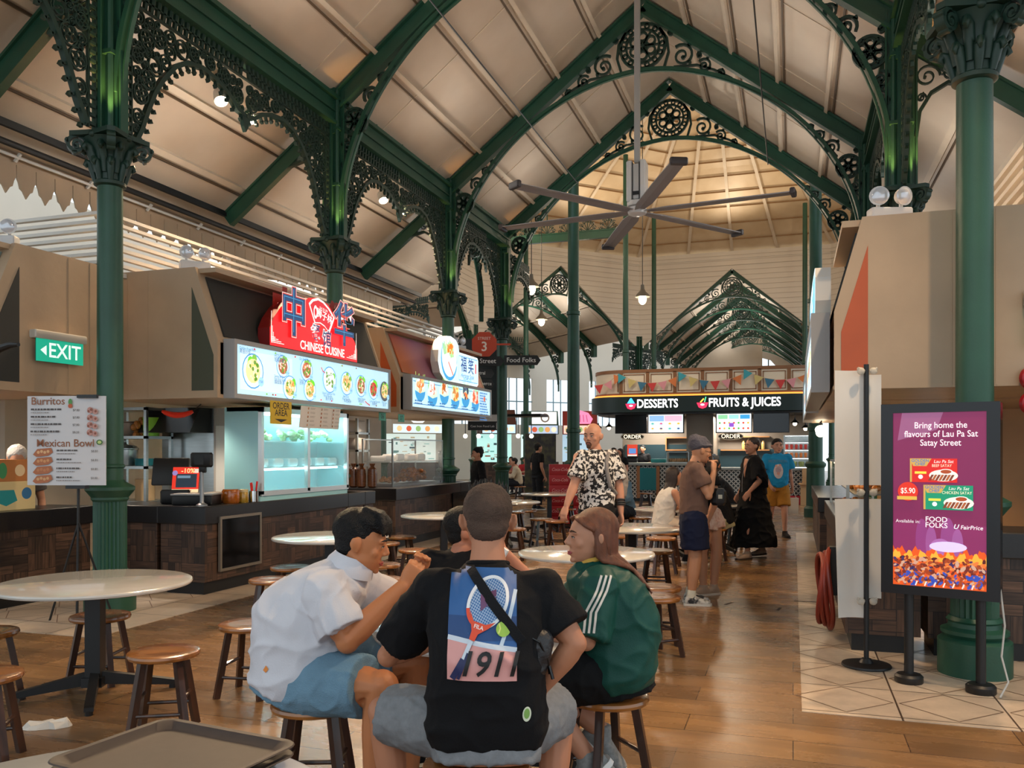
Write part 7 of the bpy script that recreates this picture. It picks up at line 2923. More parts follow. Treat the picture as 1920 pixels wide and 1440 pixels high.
a.segs(net, .0016, '#b8cbe0')
net = []
for i in range(-9, 10):
    q = []
    for k in (-1, 1):
        xx = .062*sqrt(max(0, 1-(i/10)**2))*k
        yy = .086*i/10
        q.append((.018+xx*cos(-.5)-yy*sin(-.5), .072+xx*sin(-.5)+yy*cos(-.5)))
    net.append(q)
a.segs(net, .0016, '#b8cbe0')
for dx, dy, ww_, hh_ in ((0, .02, .055, .02), (-.016, -.006, .022, .034), (.012, .0, .03, .016)):
    a.shape([(.02+dx-ww_/2, .075+dy-hh_/2-.01), (.02+dx+ww_/2, .075+dy-hh_/2+.008), (.02+dx+ww_/2, .075+dy+hh_/2+.008), (.02+dx-ww_/2, .075+dy+hh_/2-.01)], '#6a4468')
a.line(O, .011, '#dde0e4', closed=True)
a.line(O[24:34], .012, '#d84a2c')
a.shape([(-.042, .045), (-.030, .012), (.012, .0), (.046, .008), (.022, -.012), (-.014, -.03), (-.026, -.052), (-.044, -.046), (-.036, -.02)], '#d84a2c')
a.text('FILA', -.012, -.008, .018, '#f0e0dc', fat=.02, rot=-.25)
a.line([(-.036, -.05), (-.062, -.11)], .014, '#c9d3dd')
a.line([(-.062, -.11), (-.10, -h+.005)], .020, '#1d2350')
a.line([(-.046, -.09), (-.080, -h+.005)], .010, '#1d2350')
a.disc(.072, -.012, .0245, '#9cc04a', n=24)
a.line([(.056, -.026), (.062, -.010), (.058, .006)], .005, '#d9df7a')
a.text('1911', .022, -.128, .115, '#0c0b0d', fat=.016, shear=.28, sx=.92)
a.done('tennis_print', sh_)
# cross-body strap and pouch
mb = MB()
me = sh_.data
bv = BVHTree.FromPolygons([v.co.copy() for v in me.vertices], [tuple(p.vertices) for p in me.polygons])
path = []
for i in range(15):
    u = i/14
    p = V3((-.045+.20*u, -.5, 1.145-.245*u))
    hit = bv.ray_cast(p, V3((0, 1, 0)))
    if hit[0] is not None:
        path.append(hit[0]+V3((0, -.019, 0)))
vs, fs = [], []
for i, p in enumerate(path):
    d = (path[min(i+1, len(path)-1)]-path[max(i-1, 0)]).normalized()
    s = d.cross(V3((0, -1, 0))).normalized()*.017
    vs += [tuple(p+s), tuple(p-s), tuple(p-s+V3((0, .008, 0))), tuple(p+s+V3((0, .008, 0)))]
mb.rings([vs[i*4:i*4+4] for i in range(len(path))])
bag = thing('cross_body_bag', 'small black cross-body pouch on the right hip of the man in black', 'bag', (root.location.x, root.location.y, 0), HEAD)
mb.obj('strap', cloth('webbing', '#17171a', bump=.3), bag)
mb = MB()
e0 = path[-1]
mb.ball((.205, -.045, .845), (.055, .045, .085), 16, 12)
mb.ball((.195, -.05, .80), (.045, .045, .06), 12, 10)
mb.ball((.225, -.03, .88), (.045, .042, .05), 12, 10)
bb = blob('pouch', mb, .008, mat('nylon_black', '#1d1d20', .45, bump=.2, bscale=50), bag, 4, (.003, 18))
mb = MB()
mb.tube([(.165, -.085, .915), (.215, -.095, .89), (.245, -.07, .82), (.25, -.05, .77)], .004, 6)
mb.tube([(.25, -.06, .80), (.262, -.065, .755)], .006, 6)
mb.obj('zip', mat('zip_dark', '#0a0a0b', .3), bag)
a = Art((.235, -.098, .80), (1, .35, 0), (0, 0, 1))
a.text('logo', -.005, -.02, .022, '#c9c9c9', rot=.5)
mb = MB()
mb.prism([(0, 0), (.018, .0), (.004, .03)], (.19, -.062, .928), (1, 0, 0), (0, 0, 1), .01)
mb.obj('teal_tab', paint('#1fa79a'), bag, smooth=0)
a = Print(sh_, (.17, -.4, .66), (1, 0, 0), (0, 0, 1), (0, 1, 0))
a.disc(0, 0, .015, '#d8e0c8', ry=.026)
a.disc(0, .002, .010, '#7fae5a', ry=.018)
a.done('round_tag', sh_)
# cropped greying hair, thin on the crown
mb = MB()
hair_cap(mb, c['M'], c['hs']*1.0, 1.05)
hm = mat('cropped_hair', '#141110', .8, col2='#6b5142', scale=7, contrast=.9, bump=.6, bscale=260)
hair = blob('hair', mb, .007, hm, root, 3, (.0025, 60))
mb = MB()
rnd = random.Random(5)
for i in range(150):
    x = rnd.uniform(-.062, .07)
    y = rnd.uniform(-.01, .075)
    z = .118-3.2*x*x-5.5*max(0, y)**2
    p = c['M'] @ V3((x*1.05, y, z*1.03))
    q = c['M'] @ V3((x*1.1+rnd.uniform(-.01, .014), y+rnd.uniform(-.005, .02), z+rnd.uniform(.020, .040)))
    mb.tube([tuple(p), tuple((p+q)/2+V3((rnd.uniform(-.003, .003), 0, 0))), tuple(q)], [.0035, .0028, .0008], 4)
mb.obj('hair_tuft', mat('hair_black', '#15110f', .6), hair)

# --- boy in white, facing right
J = dict(pel=(-.075, .0, .575), che=(.10, .02, .985), nk=(.145, .02, 1.045), hd=(.205, .03, 1.150), hyaw=-pi/2+.05, hpitch=-.22, bend=.075,
         aR=[(.085, -.155, .935), (.185, -.21, .755), (.40, -.105, .965)], aL=[(.13, .19, .945), (.33, .27, .80), (.43, .03, .985)],
         lR=[(-.03, -.09, .55), (.335, -.25, .575), (.305, -.25, .088)], lL=[(-.02, .09, .55), (.44, .07, .60), (.40, .10, .088)], tL=(1, .1, 0), tR=(1, -.25, 0),
         hR=((.55, .25, .8), (-.3, .95, -.1), 1.05), hL=((.5, -.2, .85), (-.3, -.9, 0), 1.1))
L = dict(skin='#bf7a4f', hip=.19, waist=.185, chest=.185, sh=.175, hipd=.16, waistd=.165, chestd=.155, belly=.03, arm=1.32, leg=1.28, neck=.066, hs=1.09, wide=1.14, jaw=1.16, fine=.0062, open=.25, lip='#a3463c')
c = build_person('person in a loose white shirt and denim shorts, eating with both hands raised', (-2.007, 3.307), J, L)
root = c['root']
WHT = cloth('white_tee', '#cfced4', vary=.06)
sh_ = shirt(c, WHT, off=.018, lo=-.20, sleeve=.78, loose=.03, wr=(.011, 5), flare=.035, vox=.008)
mb = MB()
n0 = c['nk']
rg = []
for (dz, r) in ((-.028, .100), (.010, .086), (.040, .084), (.006, .105), (-.034, .114)):
    rg.append([tuple(n0+V3((.01+dz*.4, 0, dz))+V3((1, 0, -.35)).normalized()*(r*cos(2*pi*i/28))+V3((0, 1, 0))*(r*.98*sin(2*pi*i/28))) for i in range(28)])
mb.rings(rg+[rg[0]], False, False)
mb.obj('collar', WHT, sh_)
a = Print(sh_, (-.155, -.6, .64), (1, 0, 0), (0, 0, 1), (0, 1, 0))
a.shape([(-.012, -.005), (0, -.016), (.012, .0), (.0, .014)], '#d9822f')
a.done('orange_tab', sh_)
legwear(c, cloth('denim', '#7396ac', vary=.3, scale=5, bump=.3), t=.80, off=.024, flare=.022, wr=(.007, 8), name='denim_shorts', vox=.009)
shoes(c, cloth('dark_shoe', '#26262a'))
mb = MB()
hair_cap(mb, c['M'], c['hs'], 1.12, True, 1.0, -.026)
old = c['M'] @ Matrix.Diagonal((1.24, 1.10, 1.13, 1))
mb.M = old
mb.ball((0, .012, .082), (.080, .094, .050), 18, 12)
mb.ball((0, .055, .070), (.070, .050, .035), 14, 10)
rnd = random.Random(8)
for i in range(34):
    x = rnd.uniform(-.072, .072)
    pts = [(x*.5, -.02, .128), (x*.85, .055, .118), (x, .097-abs(x)*.35, .085), (x*1.02+rnd.uniform(-.008, .008), .110-abs(x)*.45, .046+rnd.uniform(-.014, .012))]
    mb.tube(pts, [.010, .012, .010, .003], 6)
mb.M = Matrix()
blob('hair', mb, .006, mat('hair_black_gloss', '#0a090a', .5, vary=.3, scale=30, bump=.6, bscale=180, spec=.3), root, 2, (.002, 40))

# --- woman with red-brown hair in the green shirt, facing left
J = dict(pel=(.03, .0, .58), che=(-.045, .0, 1.00), nk=(-.075, 0, 1.06), hd=(-.078, -.01, 1.165), hyaw=pi/2+.20, hpitch=.02, bend=.055,
         aL=[(-.050, -.165, .955), (-.115, -.215, .735), (-.36, -.08, .765)], aR=[(-.045, .165, .955), (-.16, .21, .755), (-.40, .05, .765)],
         lL=[(.0, -.085, .55), (-.37, -.13, .565), (-.10, -.10, .20)], lR=[(.0, .085, .55), (-.39, .06, .57), (-.02, .08, .255)], tL=(-.75, -.15, -.62), tR=(.6, -.25, -.5),
         hL=((-1, .2, 0), (0, 0, -1), .4), hR=((-1, -.2, 0), (0, 0, -1), .4))
L = dict(skin='#b98468', hip=.19, waist=.165, chest=.165, sh=.165, hipd=.16, waistd=.15, chestd=.15, belly=.015, arm=1.12, leg=1.12, neck=.052, hs=1.0, wide=1.04, jaw=1.06, fine=.0062, lip='#9c4a4c', brow='#3a2418', open=.5)
c = build_person('person with long red-brown hair in a green shirt with three white stripes', (-.80, 3.81), J, L)
root = c['root']
sh_ = shirt(c, cloth('green_jersey', '#12493f', rough=.5, vary=.12), off=.016, lo=-.20, sleeve=.92, loose=.022, wr=(.009, 5.5), flare=.04, vox=.008, name='jersey')
# three stripes down the sleeve
s0, s1 = c['aL'][0], c['aL'][0].lerp(c['aL'][1], .88)
a = Print(sh_, tuple((s0+s1)/2), (1, 0, 0), (0, 0, 1), (0, 1, -.12), lift=.003)
d = (s1-s0)
for k in (-1, 0, 1):
    x0, x1 = .022+k*.021, -.033+k*.021
    a.line([(x0+.028, .155), (x0+.006, .09), (x1+.012, 0), (x1, -.085)], .010, '#d9d2c8')
a.done('white_stripes', sh_)
mb = MB()
n0 = c['nk']
mb.rings([[tuple(n0+V3((.008, 0, dz))+V3((1, 0, .25)).normalized()*(r*cos(2*pi*i/24))+V3((0, r*sin(2*pi*i/24), 0))) for i in range(24)] for dz, r in ((-.03, .088), (.0, .075), (.015, .073), (.0, .085))], False, False)
mb.obj('collar', cloth('gold_collar', '#c9a04a'), sh_)
legwear(c, cloth('black_shorts', '#0c0d0f'), t=.92, off=.022, flare=.03, wr=(.006, 9), name='shorts', vox=.009)
shoes(c, cloth('grey_trainer', '#8d8f8e', vary=.3, scale=60))
mb = MB()
hair_cap(mb, c['M'], c['hs'], 1.03, True, 1.0, -.030)
strands(mb, c['M'], c['hs'], [-94+4.2*i for i in range(46)], .20, .06, .0115, 3, -.08, .0, over=sh_, tuck=.45)
strands(mb, c['M'], c['hs'], [-75+6*i for i in range(26)], .22, .08, .010, 9, -.08, .0, over=sh_, tuck=.4)
HR = mat('red_brown_hair', '#84492a', .38, col2='#4a2817', scale=9, stretch=(6, 6, .6), contrast=.8, bump=.5, bscale=120)
hair = blob('hair', mb, .0065, HR, root, 2)
mb = MB()
rnd = random.Random(3)
for sd in (-1, 1):
    for i in range(16):
        u = i/15
        pts = [(sd*.008, -.06+.135*u, .122-.05*abs(u-.3)), (sd*.045, -.07+.148*u, .098-.02*u), (sd*.078, -.065+.11*u, .05), (sd*.089, -.06+.035*u, .012), (sd*.090, -.062+.012*u, -.04), (sd*.086, -.075, -.11)]
        mb.tube([tuple(c['M'] @ V3(p)) for p in pts], [.006, .010, .010, .009, .009, .006], 6)
blob('hair_front', mb, .006, HR, hair, 2)

# --- the fourth, mostly hidden behind the man in black
J = rotJ(sit(lean=.10, hyaw=-.55, z=.55, sh=.165, h=-.03), pi-.15)
R = Matrix.Rotation(pi-.15, 3, 'Z')
J['aL'] = [R @ V3((-.165, .10, .94)), V3((.42, -.15, .80)), V3((.22, -.16, 1.02))]
J['hL'] = ((-.4, .0, .9), (-.6, .6, 0), .6)
J['hd'] = (.02, -.05, 1.115)
J['hyaw'] = -pi/2+.1
J['nk'] = (0, -.08, 1.02)
L = dict(skin='#b5765a', arm=1.0, leg=1.0, hs=1.0, wide=1.06)
c = build_person('person with short black hair almost hidden behind the man in black', at_cam(868, 4.70), J, L)
shirt(c, BLK, sleeve=.7)
legwear(c, cloth('dark_trousers', '#17181c'), t=1.9)
shoes(c, cloth('dark_shoe', '#26262a'))
mb = MB()
hair_cap(mb, c['M'], c['hs'], 1.06, True, 1.03, -.024)
blob('hair', mb, .007, mat('hair_black_gloss', '#0c0b0d'), c['root'], 2, (.002, 40))
st = dup(st0, at_cam(868, 4.72)+(0,), .2, label='stool under the hidden fourth diner')

mb = MB()
x, y = at_cam(944, 4.42)
mb.cbox((x, y, 1.02), (.035, .03, .05), .4, R=Matrix.Rotation(.5, 4, 'Y'))
solo('paper_napkin', mb, [paint('#e4e2de', .7)], 'white paper napkin in the raised hand of the hidden diner', 'napkin', smooth=0)
# ------------------------------------------------------------------ people farther down the hall
HB = mat('hair_black_gloss')
def short_hair(c, m=HB, big=1.02, wide=None):
    mb = MB()
    hair_cap(mb, c['M'], c['hs'], wide or c['L'].get('wide', 1.0), True, big, -.024)
    return blob('hair', mb, .008, m, c['root'], 2, (.002, 40))
def bun_hair(c, m):
    mb = MB()
    hair_cap(mb, c['M'], c['hs'], 1.0, True, 1.0, -.028)
    mb.M = c['M']
    mb.ball((0, -.085, .095), (.040, .038, .036), 12, 8)
    mb.M = Matrix()
    return blob('hair', mb, .008, m, c['root'], 2, (.002, 40))
def long_hair(c, m, L=.22, back=.06):
    mb = MB()
    hair_cap(mb, c['M'], c['hs'], 1.02, True, 1.0, -.026)
    strands(mb, c['M'], c['hs'], [-95+10*i for i in range(20)], L, back, .014, 4, -.08, .01)
    return blob('hair', mb, .008, m, c['root'], 2)

# --- bald man in the black and white shirt
LEAF = mat('palm_print_cloth', '#141316', .8, col2='#d3cfca', scale=30, detail=2, contrast=.05, bump=.1, bscale=150)
J = stand(1.83, sh=.205, hyaw=.45, hpitch=-.05)
J = rotJ(J, pi/2+.60)
J['aR'] = [V3(J['aR'][0]), V3((-.10, .20, 1.19)), V3((-.19, .02, .99))]
J['aL'] = [V3((.19, -.16, 1.475)), V3((.235, -.18, 1.18)), V3((.225, -.22, .94))]
R = Matrix.Rotation(pi/2+.60, 3, 'Z')
J['aR'][0] = R @ V3((.205, 0, 1.475)); 
J['aR'] = [V3((-.145, -.12, 1.475)), V3((-.235, -.20, 1.22)), V3((-.315, -.28, 1.02))]
J['hR'] = ((-.3, -.3, -.9), (.3, .4, -.3), .5)
J['aL'] = [V3((.165, .10, 1.475)), V3((.235, .05, 1.18)), V3((.245, -.02, .93))]
J['nk'], J['hd'] = V3((-.015, -.02, 1.565)), V3((-.04, -.04, 1.70))
L = dict(skin='#c08a70', hip=.165, waist=.155, chest=.19, sh=.20, hipd=.115, waistd=.115, chestd=.13, arm=1.15, leg=1.1, hs=1.04, neck=.06, fine=.0075, brow='#4a3326', open=.8)
c = build_person('bald person with a goatee in a black and white palm print shirt, standing', at_cam(1118, 8.55), J, L)
s = shirt(c, LEAF, off=.016, lo=-.06, sleeve=.78, loose=.022, wr=(.006, 6), flare=.03)
legwear(c, cloth('black_trousers', '#131417'), t=1.9, off=.03, flare=.02)
shoes(c, cloth('dark_shoe', '#26262a'))
mb = MB()
D = c['M'] @ Matrix.Scale(c['hs'], 4)
mb.M = D
mb.ball((0, .096, -.100), (.024, .016, .024), 12, 8)
for q in (-1, 1):
    mb.tube([(0, .107, -.058), (q*.016, .103, -.062), (q*.026, .094, -.075), (q*.024, .088, -.098)], [.005, .006, .005, .004], 6)
mb.M = Matrix()
blob('goatee', mb, .005, mat('goatee_brown', '#4a3022', .8, bump=.5, bscale=300), c['root'], 1)
mb = MB()
for z in (-.02, .03, .07):
    p, q = c['aL'][1], c['aL'][2]
    e = p.lerp(q, .55+z*2)
    d = (q-p).normalized()
    x = d.orthogonal().normalized()
    y = d.cross(x)
    mb.tube([tuple(e+x*(.043*cos(2*pi*i/16))+y*(.043*sin(2*pi*i/16))) for i in range(17)], .012, 6, cap=False)
mb.obj('arm_band', mat('dark_band', '#2b2a2a', .7), c['root'])
a = Print(s, (-.42, -.27, 1.42), (.565, -.825, 0), (0, 0, 1), (.825, .565, 0))
a.shape([(-.05, .10), (.05, .11), (.0, -.11)], skin('#c08a70'))
a.done('open_collar', s)
mb = MB()
for i in range(1):
    pts = [V3((.115, -.02, 1.52)), V3((.10, -.12, 1.46)), V3((.105, -.155, 1.36)), V3((.13, -.14, 1.2)), V3((.19, -.02, 1.12))]
    hitp = []
    for p in pts:
        h_ = a.bvh.find_nearest(p)
        hitp.append(tuple(h_[0]+h_[1]*.008))
    mb.tube(hitp, .022, 8)
bp = thing('backpack', 'grey backpack worn by the bald person in the palm print shirt', 'backpack', c['root'].location[:], HEAD)
mb.obj('strap', cloth('grey_strap', '#8b8581', bump=.3), bp)
mb = MB()
mb.ball((.22, .20, 1.25), (.13, .10, .22), 14, 10)
mb.ball((.21, .18, 1.15), (.13, .11, .14), 14, 10)
blob('pack', mb, .012, cloth('grey_strap', '#8b8581'), bp, 3, (.005, 9))

# --- person in the grey beanie with a phone, facing right
J = stand(1.68, sh=.165)
J = rotJ(J, -pi/2-.15)
J['hd'], J['nk'], J['hyaw'], J['hpitch'] = V3((.075, .0, 1.555)), V3((.02, 0, 1.44)), -pi/2+.12, -.22
J['aR'] = [V3((.0, -.155, 1.36)), V3((.11, -.20, 1.10)), V3((.185, -.08, 1.33))]
J['hR'] = ((.1, .25, .95), (-.5, .7, 0), .9)
J['aL'] = [V3((.03, .15, 1.36)), V3((.16, .17, 1.12)), V3((.22, .02, 1.33))]
J['hL'] = ((.0, -.2, .95), (-.5, -.6, 0), .8)
L = dict(skin='#c18a68', hip=.165, waist=.15, chest=.155, sh=.155, hipd=.12, waistd=.115, chestd=.12, arm=1.0, leg=1.08, hs=1.0, fine=.0075)
c = build_person('person in a grey beanie and taupe T-shirt looking at a phone', at_cam(1300, 8.65), J, L)
shirt(c, cloth('taupe_tee', '#6b5146'), off=.014, lo=.08, sleeve=.62, loose=.015, wr=(.006, 6), flare=.03)
legwear(c, cloth('navy_shorts', '#171d36'), t=.78, off=.03, flare=.035, wr=(.008, 6), name='shorts', waist=.25)
shoes(c, cloth('grey_black_sneaker', '#3c3c3e', col2='#c9c5be', scale=14, contrast=.15), sole='#d6d2ca', grow=.012, sock='#d9d4c2')
mb = MB()
mb.M = c['M']
mb.ball((0, -.028, .055), (.092, .112, .092), 20, 14)
mb.ball((0, -.075, .085), (.072, .070, .062), 16, 10)
mb.tube([(.088*cos(t), .104*sin(t)-.012, .045+.022*sin(t)) for t in [2*pi*i/20 for i in range(21)]], .012, 8)
mb.M = Matrix()
blob('beanie', mb, .007, cloth('beanie_grey', '#57545c', bump=.4, bscale=60), c['root'], 2, (.005, 11))
mb = MB(c['M'])
for q in (-1, 1):
    mb.tube([(q*.031+.017*cos(t), .108, -.006+.014*sin(t)) for t in [2*pi*i/14 for i in range(15)]], .0018, 5, cap=False)
    mb.tube([(q*.047, .106, -.004), (q*.078, .02, -.002)], .0018, 5)
mb.obj('spectacles', BLACK, c['root'])
o = thing('phone', 'black phone held up by the person in the grey beanie', 'phone', c['root'].location[:], HEAD)
mb = MB(Matrix.Translation((.235, -.03, 1.43)) @ Matrix.Rotation(.5, 4, 'Z') @ Matrix.Rotation(-.3, 4, 'X'))
mb.rbox(-.037, .037, -.005, .005, -.075, .075, .004)
mb.obj('case', BLACK, o)
o = thing('handbag', 'black bag with a pale tag at the side of the person in the beanie', 'bag', c['root'].location[:], HEAD)
mb = MB()
mb.rbox(.17, .31, -.13, .02, 1.0, 1.17, .03)
mb.obj('body', mat('nylon_black'), o)
mb = MB()
mb.tube([(.18, -.05, 1.16), (.12, -.05, 1.3), (.05, -.1, 1.40), (.02, -.02, 1.46)], .012, 6)
mb.obj('strap', mat('nylon_black'), o)
mb = MB()
mb.box(.22, .26, -.135, -.13, 1.07, 1.11)
mb.obj('tag', paint('#c9c2ae'), o, smooth=0)

# --- the person standing close behind, mostly hidden
J = rotJ(stand(1.62, sh=.16, step=.1), pi/2+.3)
J['lR'] = [V3((.09, -.03, .84)), V3((.13, -.08, .47)), V3((.10, -.06, .088))]
L = dict(skin='#c48f70', hs=.98, leg=1.05)
c = build_person('person in black top and pale pink shorts half hidden behind the beanie', at_cam(1318, 9.25), J, L)
shirt(c, BLK, sleeve=.5)
legwear(c, cloth('pink_shorts', '#c99a8c', col2='#e2cabb', scale=30), t=.35, off=.024, flare=.02, name='shorts')
shoes(c, cloth('sandal_tan', '#b59a84'), sole='#cfc4b8')
long_hair(c, mat('dark_brown_hair', '#2a1a14', .45, vary=.4, scale=10, bump=.4, bscale=100), .25)

# --- woman in the long black dress, facing left
J = rotJ(stand(1.74, sh=.17, step=.28), pi/2+.45)
J['hyaw'] = pi/2+.35
J['aL'] = [V3((-.02, -.165, 1.40)), V3((.04, -.22, 1.13)), V3((-.13, -.30, .98))]
J['hL'] = ((-.5, -.2, -.6), (.2, .8, 0), .5)
J['aR'] = [V3((-.02, .165, 1.40)), V3((-.03, .22, 1.12)), V3((-.16, .16, .92))]
L = dict(skin='#b98468', hip=.175, waist=.155, chest=.165, sh=.165, hipd=.14, waistd=.13, chestd=.135, arm=1.05, fine=.0085)
c = build_person('person with a hair bun in a long black dress walking left', at_cam(1412, 12.35), J, L)
DR = cloth('black_dress', '#0b0b0d')
s = shirt(c, DR, off=.02, lo=-.1, sleeve=1.02, loose=.02, wr=(.008, 6), flare=.06, name='dress_top')
mb = MB()
X, Y = V3((0, 1, 0)), V3((1, 0, 0))
mb.rings([ering((0, 0, 1.05), X, Y, .18, .155), ering((0, 0, .90), X, Y, .21, .19), ering((.01, 0, .6), X, Y, .23, .25), ering((.02, 0, .30), X, Y, .25, .31), ering((.02, 0, .17), X, Y, .25, .33)])
blob('dress_skirt', mb, .010, DR, c['root'], 3, (.016, 5))
a = Print(s, (-.45, -.24, 1.28), (.43, -.9, 0), (0, 0, 1), (.9, .43, 0))
a.shape([(-.05, .16), (.06, .15), (.01, -.13)], skin('#b98468'))
a.done('neckline', s)
shoes(c, cloth('sandal_tan', '#b59a84'), sole='#3a2c24')
bun_hair(c, mat('dark_brown_hair'))
mb = MB()
mb.tube([tuple(c['root'].matrix_world.inverted() @ V3(p)) if False else p for p in ((-.10, -.17, 1.44), (-.165, -.13, 1.3), (-.18, -.08, 1.15), (-.18, -.07, .95))], .005, 5)
mb.obj('cord', paint('#8b8480'), c['root'])

# --- man in the bright blue T-shirt, walking towards us
J = rotJ(stand(1.76, sh=.19, step=.2), pi)
J['aR'] = [V3((-.19, 0, 1.42)), V3((-.25, .0, 1.14)), V3((-.17, -.12, .95))]
J['aL'] = [V3((.19, 0, 1.42)), V3((.245, .02, 1.14)), V3((.27, -.02, .90))]
J['hL'] = ((.02, -.1, -1), (-1, 0, 0), 1.2)
L = dict(skin='#c29078', sh=.185, chest=.18, waist=.165, hip=.165, hs=1.04, wide=1.08, fine=.0085)
c = build_person('person in a bright blue T-shirt and mustard shorts walking towards us', at_cam(1457, 15.4), J, L)
s = shirt(c, cloth('blue_tee', '#1f8fc6'), off=.018, lo=-.13, sleeve=.70, loose=.02, wr=(.007, 6), flare=.035)
legwear(c, cloth('mustard_shorts', '#a8742c'), t=.86, off=.03, flare=.025, name='shorts')
shoes(c, cloth('dark_sandal', '#2c2724'), sole='#211c1a')
short_hair(c)
a = Print(s, (-.02, -.6, 1.24), (1, 0, 0), (0, 0, 1), (0, 1, 0))
a.text('MORRISON', 0, .12, .075, '#4f7f9f', fat=.01, sx=.85)
a.disc(0, -.06, .085, '#d8cfd2', ry=.13)
a.disc(0, -.03, .05, '#b9a5b5', ry=.06)
a.discs([(-.04, .04, .02), (.03, .05, .022), (0, -.10, .03)], '#d9a59a')
a.done('shirt_print', s)
o = thing('carrier_bag', 'white paper bag hanging from the hand of the person in blue', 'bag', (c['root'].location.x, c['root'].location.y, 0), HEAD)
mb = MB()
mb.rings([[(.27+s_*.09, -.02+u*.05, .42) for s_, u in ((-1, -1), (1, -1), (1, 1), (-1, 1))], [(.27+s_*.10, -.02+u*.055, .70) for s_, u in ((-1, -1), (1, -1), (1, 1), (-1, 1))]])
mb.obj('body', paint('#d2ccc2', .6), o, smooth=0)
mb = MB()
mb.tube([(.20, -.02, .69), (.24, -.02, .80), (.272, -.02, .86), (.30, -.02, .80), (.34, -.02, .69)], .006, 6)
mb.obj('handle', paint('#d2ccc2', .6), o)

# --- seated people in the middle
def seated(label, u, dep, yaw, top, hair, skin_c='#b98468', lean=.08, hyaw=0, trousers='#20222a', t=1.9, sleeve=.6, height=0, hairm=HB, stool=None, **k):
    J = rotJ(sit(lean=lean, hyaw=hyaw, h=height, **k), yaw)
    c = build_person(label, at_cam(u, dep), J, dict(skin=skin_c, leg=.98), vox=.011)
    shirt(c, top, sleeve=sleeve, loose=.02, lo=-.14)
    legwear(c, cloth('seat_'+trousers.strip('#'), trousers), t=t, off=.022)
    shoes(c, cloth('dark_shoe', '#26262a'))
    if hair == 'short':
        short_hair(c, hairm)
    elif hair == 'long':
        long_hair(c, hairm)
    elif hair == 'bun':
        bun_hair(c, hairm)
    return c
BRN = mat('dark_brown_hair')
seated('seated person in a white sleeveless top with dark hair beside the small table', 1243, 11.6, -pi/2+.2, cloth('white_top', '#cdc8c2'), 'long', lean=.10, sleeve=.0, trousers='#c9b9a8', t=.6, hairm=BRN)
seated('seated person in blue denim bent forward behind the bald person', 1172, 14.4, pi/2+.9, cloth('denim', '#3f5f86'), 'short', lean=.22, hyaw=0, sleeve=1.6, trousers='#1b1d24')
seated('seated person with long dark hair, black top and khaki skirt', 1358, 12.2, pi/2-.15, cloth('black_tee'), 'long', lean=.14, sleeve=.45, trousers='#8f8768', t=.85, hairm=BRN)
c = seated('person with glasses leaning forward behind the khaki skirt', 1378, 13.6, pi/2+.1, cloth('charcoal_tee', '#26272c'), 'short', lean=.30, trousers='#222428', height=.06)
mb = MB(c['M'])
for q in (-1, 1):
    mb.tube([(q*.031+.018*cos(t), .108, -.006+.014*sin(t)) for t in [2*pi*i/14 for i in range(15)]], .002, 5, cap=False)
    mb.tube([(q*.047, .106, -.004), (q*.078, .0, -.002)], .002, 5)
mb.obj('spectacles', BLACK, c['root'])
# --- staff in black with a mask at the glass food case, and others standing
def standing(label, u, dep, yaw, top, hair, h=1.65, skin_c='#b98468', trousers='#17181c', sleeve=.6, hyaw=0, z=0, hairm=HB, **k):
    J = rotJ(stand(h, hyaw=hyaw, **k), yaw)
    c = build_person(label, at_cam(u, dep), J, dict(skin=skin_c), vox=.011)
    shirt(c, top, sleeve=sleeve, loose=.015, lo=-.12)
    legwear(c, cloth('leg_'+trousers.strip('#'), trousers), t=1.9, off=.024)
    shoes(c, cloth('dark_shoe', '#26262a'))
    if hair == 'short':
        short_hair(c, hairm)
    elif hair == 'bun':
        bun_hair(c, hairm)
    elif hair == 'long':
        long_hair(c, hairm)
    return c
c = standing('person in black with a pale face mask standing at the glass food case', 897, 15.6, pi/2+.3, cloth('black_tee'), 'bun', 1.60, sleeve=1.7, hpitch=-.15)
mb = MB(c['M'])
mb.ball((0, .082, -.065), (.052, .040, .040), 14, 10)
mb.obj('face_mask', paint('#b9a98f', .7), c['root'])
standing('person in a grey shirt seen from behind in front of the kiosk', 1327, 23.5, .2, cloth('grey_blue_shirt', '#7f8890'), 'short', 1.72)
standing('kiosk worker in black behind the dessert counter', 1205, 27.5, pi-.4, cloth('black_tee'), 'short', 1.72)
standing('person with dark hair leaning at the left end of the kiosk', 1151, 24.6, pi+.5, cloth('brown_top', '#5b4338'), 'bun', 1.62, sleeve=.9)
standing('second dark-haired person behind the left end of the kiosk', 1163, 25.3, pi-.8, cloth('black_tee'), 'long', 1.60, hairm=HB)
c = standing('person with a grey backpack walking left beyond the slim post', 1008, 22.5, pi/2-2.6, cloth('black_tee'), 'short', 1.75)
c = standing('cook in a white hair net behind the burrito counter', 30, 9.35, pi+.6, cloth('grey_work_shirt', '#5d5654'), 'none', 1.58, hpitch=-.5, lean=.1)
mb = MB()
hair_cap(mb, c['M'], 1.0, 1.02, True, 1.12, -.03)
blob('hair_net', mb, .010, cloth('hair_net', '#b9b4b0', bump=.5, bscale=90), c['root'], 2, (.004, 20))
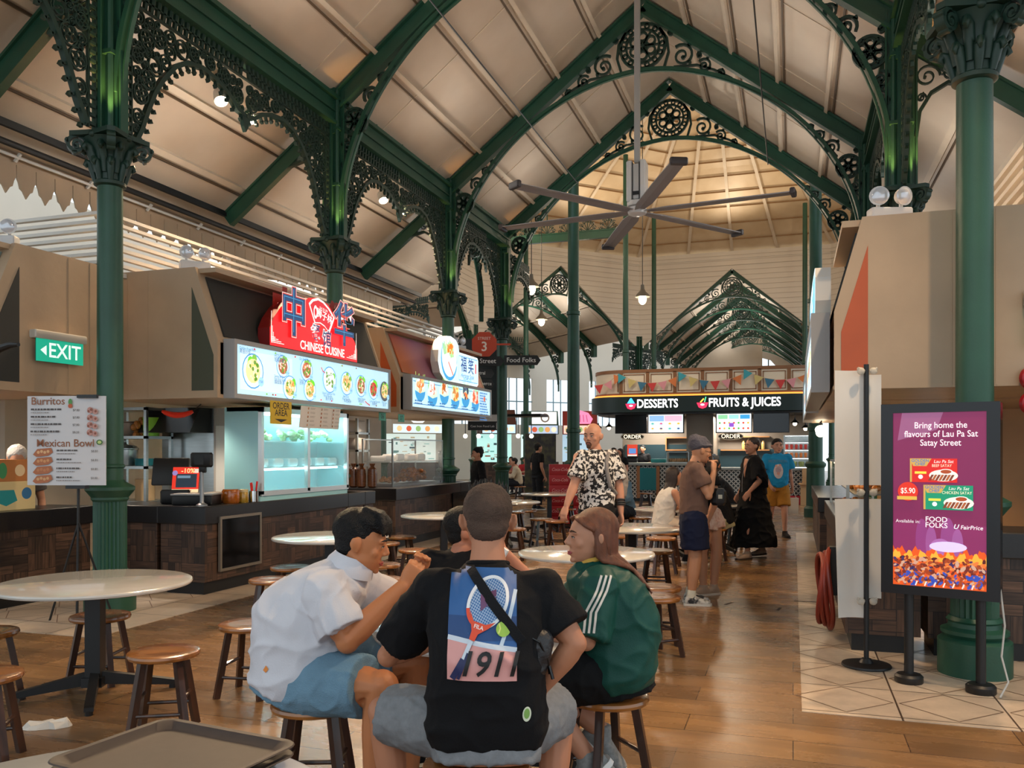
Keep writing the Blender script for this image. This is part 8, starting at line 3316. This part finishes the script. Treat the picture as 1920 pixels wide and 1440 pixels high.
# --- far diners
seated('distant diner in a beige shirt sitting sideways by the thin column', 972, 26.5, pi/2, cloth('beige_shirt', '#b3a68f'), 'short', sleeve=1.6, trousers='#1c1d22')
seated('distant diner in red beyond the beige shirt', 985, 31.0, pi, cloth('red_shirt', '#a32a30'), 'short')
seated('distant diner in black beyond the beige shirt', 993, 30.0, -pi/2, cloth('black_tee'), 'short', lean=.2)
seated('distant diner in a tan top near the black vending panel', 1003, 28.5, -.4, cloth('tan_top', '#a58a6a'), 'short')
seated('distant diner in pink at the very back by the thin column', 960, 31.5, pi-.3, cloth('pink_top', '#b96a66'), 'short')
mb = MB()
x, y = at_cam(1013, 27.5)
mb.cbox((x, y, 1.05), (1.0, .3, 2.1), HEAD)
t = solo('poster_panel', mb, [mat('dark_poster', '#15141a', .4, col2='#3c3a22', scale=6, contrast=.3)], 'dark poster panel standing beyond the seated diners', 'panel', smooth=0)
for u, dep, l in ((975, 26.4, 'stool under the distant diner in beige'), (985, 30.9, 'stool under the distant diner in red'), (993, 29.9, 'stool under the distant diner in black'), (1003, 28.4, 'stool under the distant diner in tan'), (960, 31.4, 'stool under the distant diner in pink')):
    dup(st0, at_cam(u, dep)+(0,), .3, label=l)
# ------------------------------------------------------------------ lamps of the hall
for x, y, s in ((AX-HALF, 6.65, 1), (AX-HALF, 10.93, 1), (AX-HALF, 15.2, 1), (AX+HALF, 6.65, -1), (AX+HALF, 10.93, -1), (AX-HALF, 18.7, 1)):
    for dx, dy in ((.17*s, -.17), (-.17*s, -.17)):
        lamp('capital_uplight', 'SPOT', (x+dx, y+dy, 4.66), 52, (1.0, .50, .14), (x+dx*.45, y+dy*.45, 5.4), .03, 42)
for y in (3.0, 8.8, 13.0, 17.0):
    for s in (-1, 1):
        lamp('ceiling_floodlight', 'SPOT', (AX+s*3.2, y, 6.0), 80, (1.0, .93, .86), (AX-s*1.6, y, 8.4), .6, 150, .8)
        lamp('aisle_floodlight', 'SPOT', (AX+s*3.9, y, 4.9), 34, (1.0, .93, .86), (AX+s*4.8, y, 5.9), .2, 150, .8)
for a in range(8):
    r = a*pi/4
    lamp('dome_floodlight', 'SPOT', (RC[0]+8*sin(r), RC[1]+8*cos(r), 9.2), 300, (1.0, .82, .6), (RC[0]+2*sin(r), RC[1]+2*cos(r), 13.5), .3, 140, .8)
for a, rs_ in ((0, (13, 19, 25, 31)), (-pi/4, (12, 17, 23)), (-pi/2, (12,)), (-3*pi/4, (12,))):
    for r in rs_:
        x, y = RC[0]+r*sin(a), RC[1]+r*cos(a)
        lamp('far_hall_fill', 'SPOT', (x, y, 6.9), 260, (1.0, .97, .92), (x, y, 9), .5, 165, .8)  # unseen fill spots, added to brighten the dark far roofs
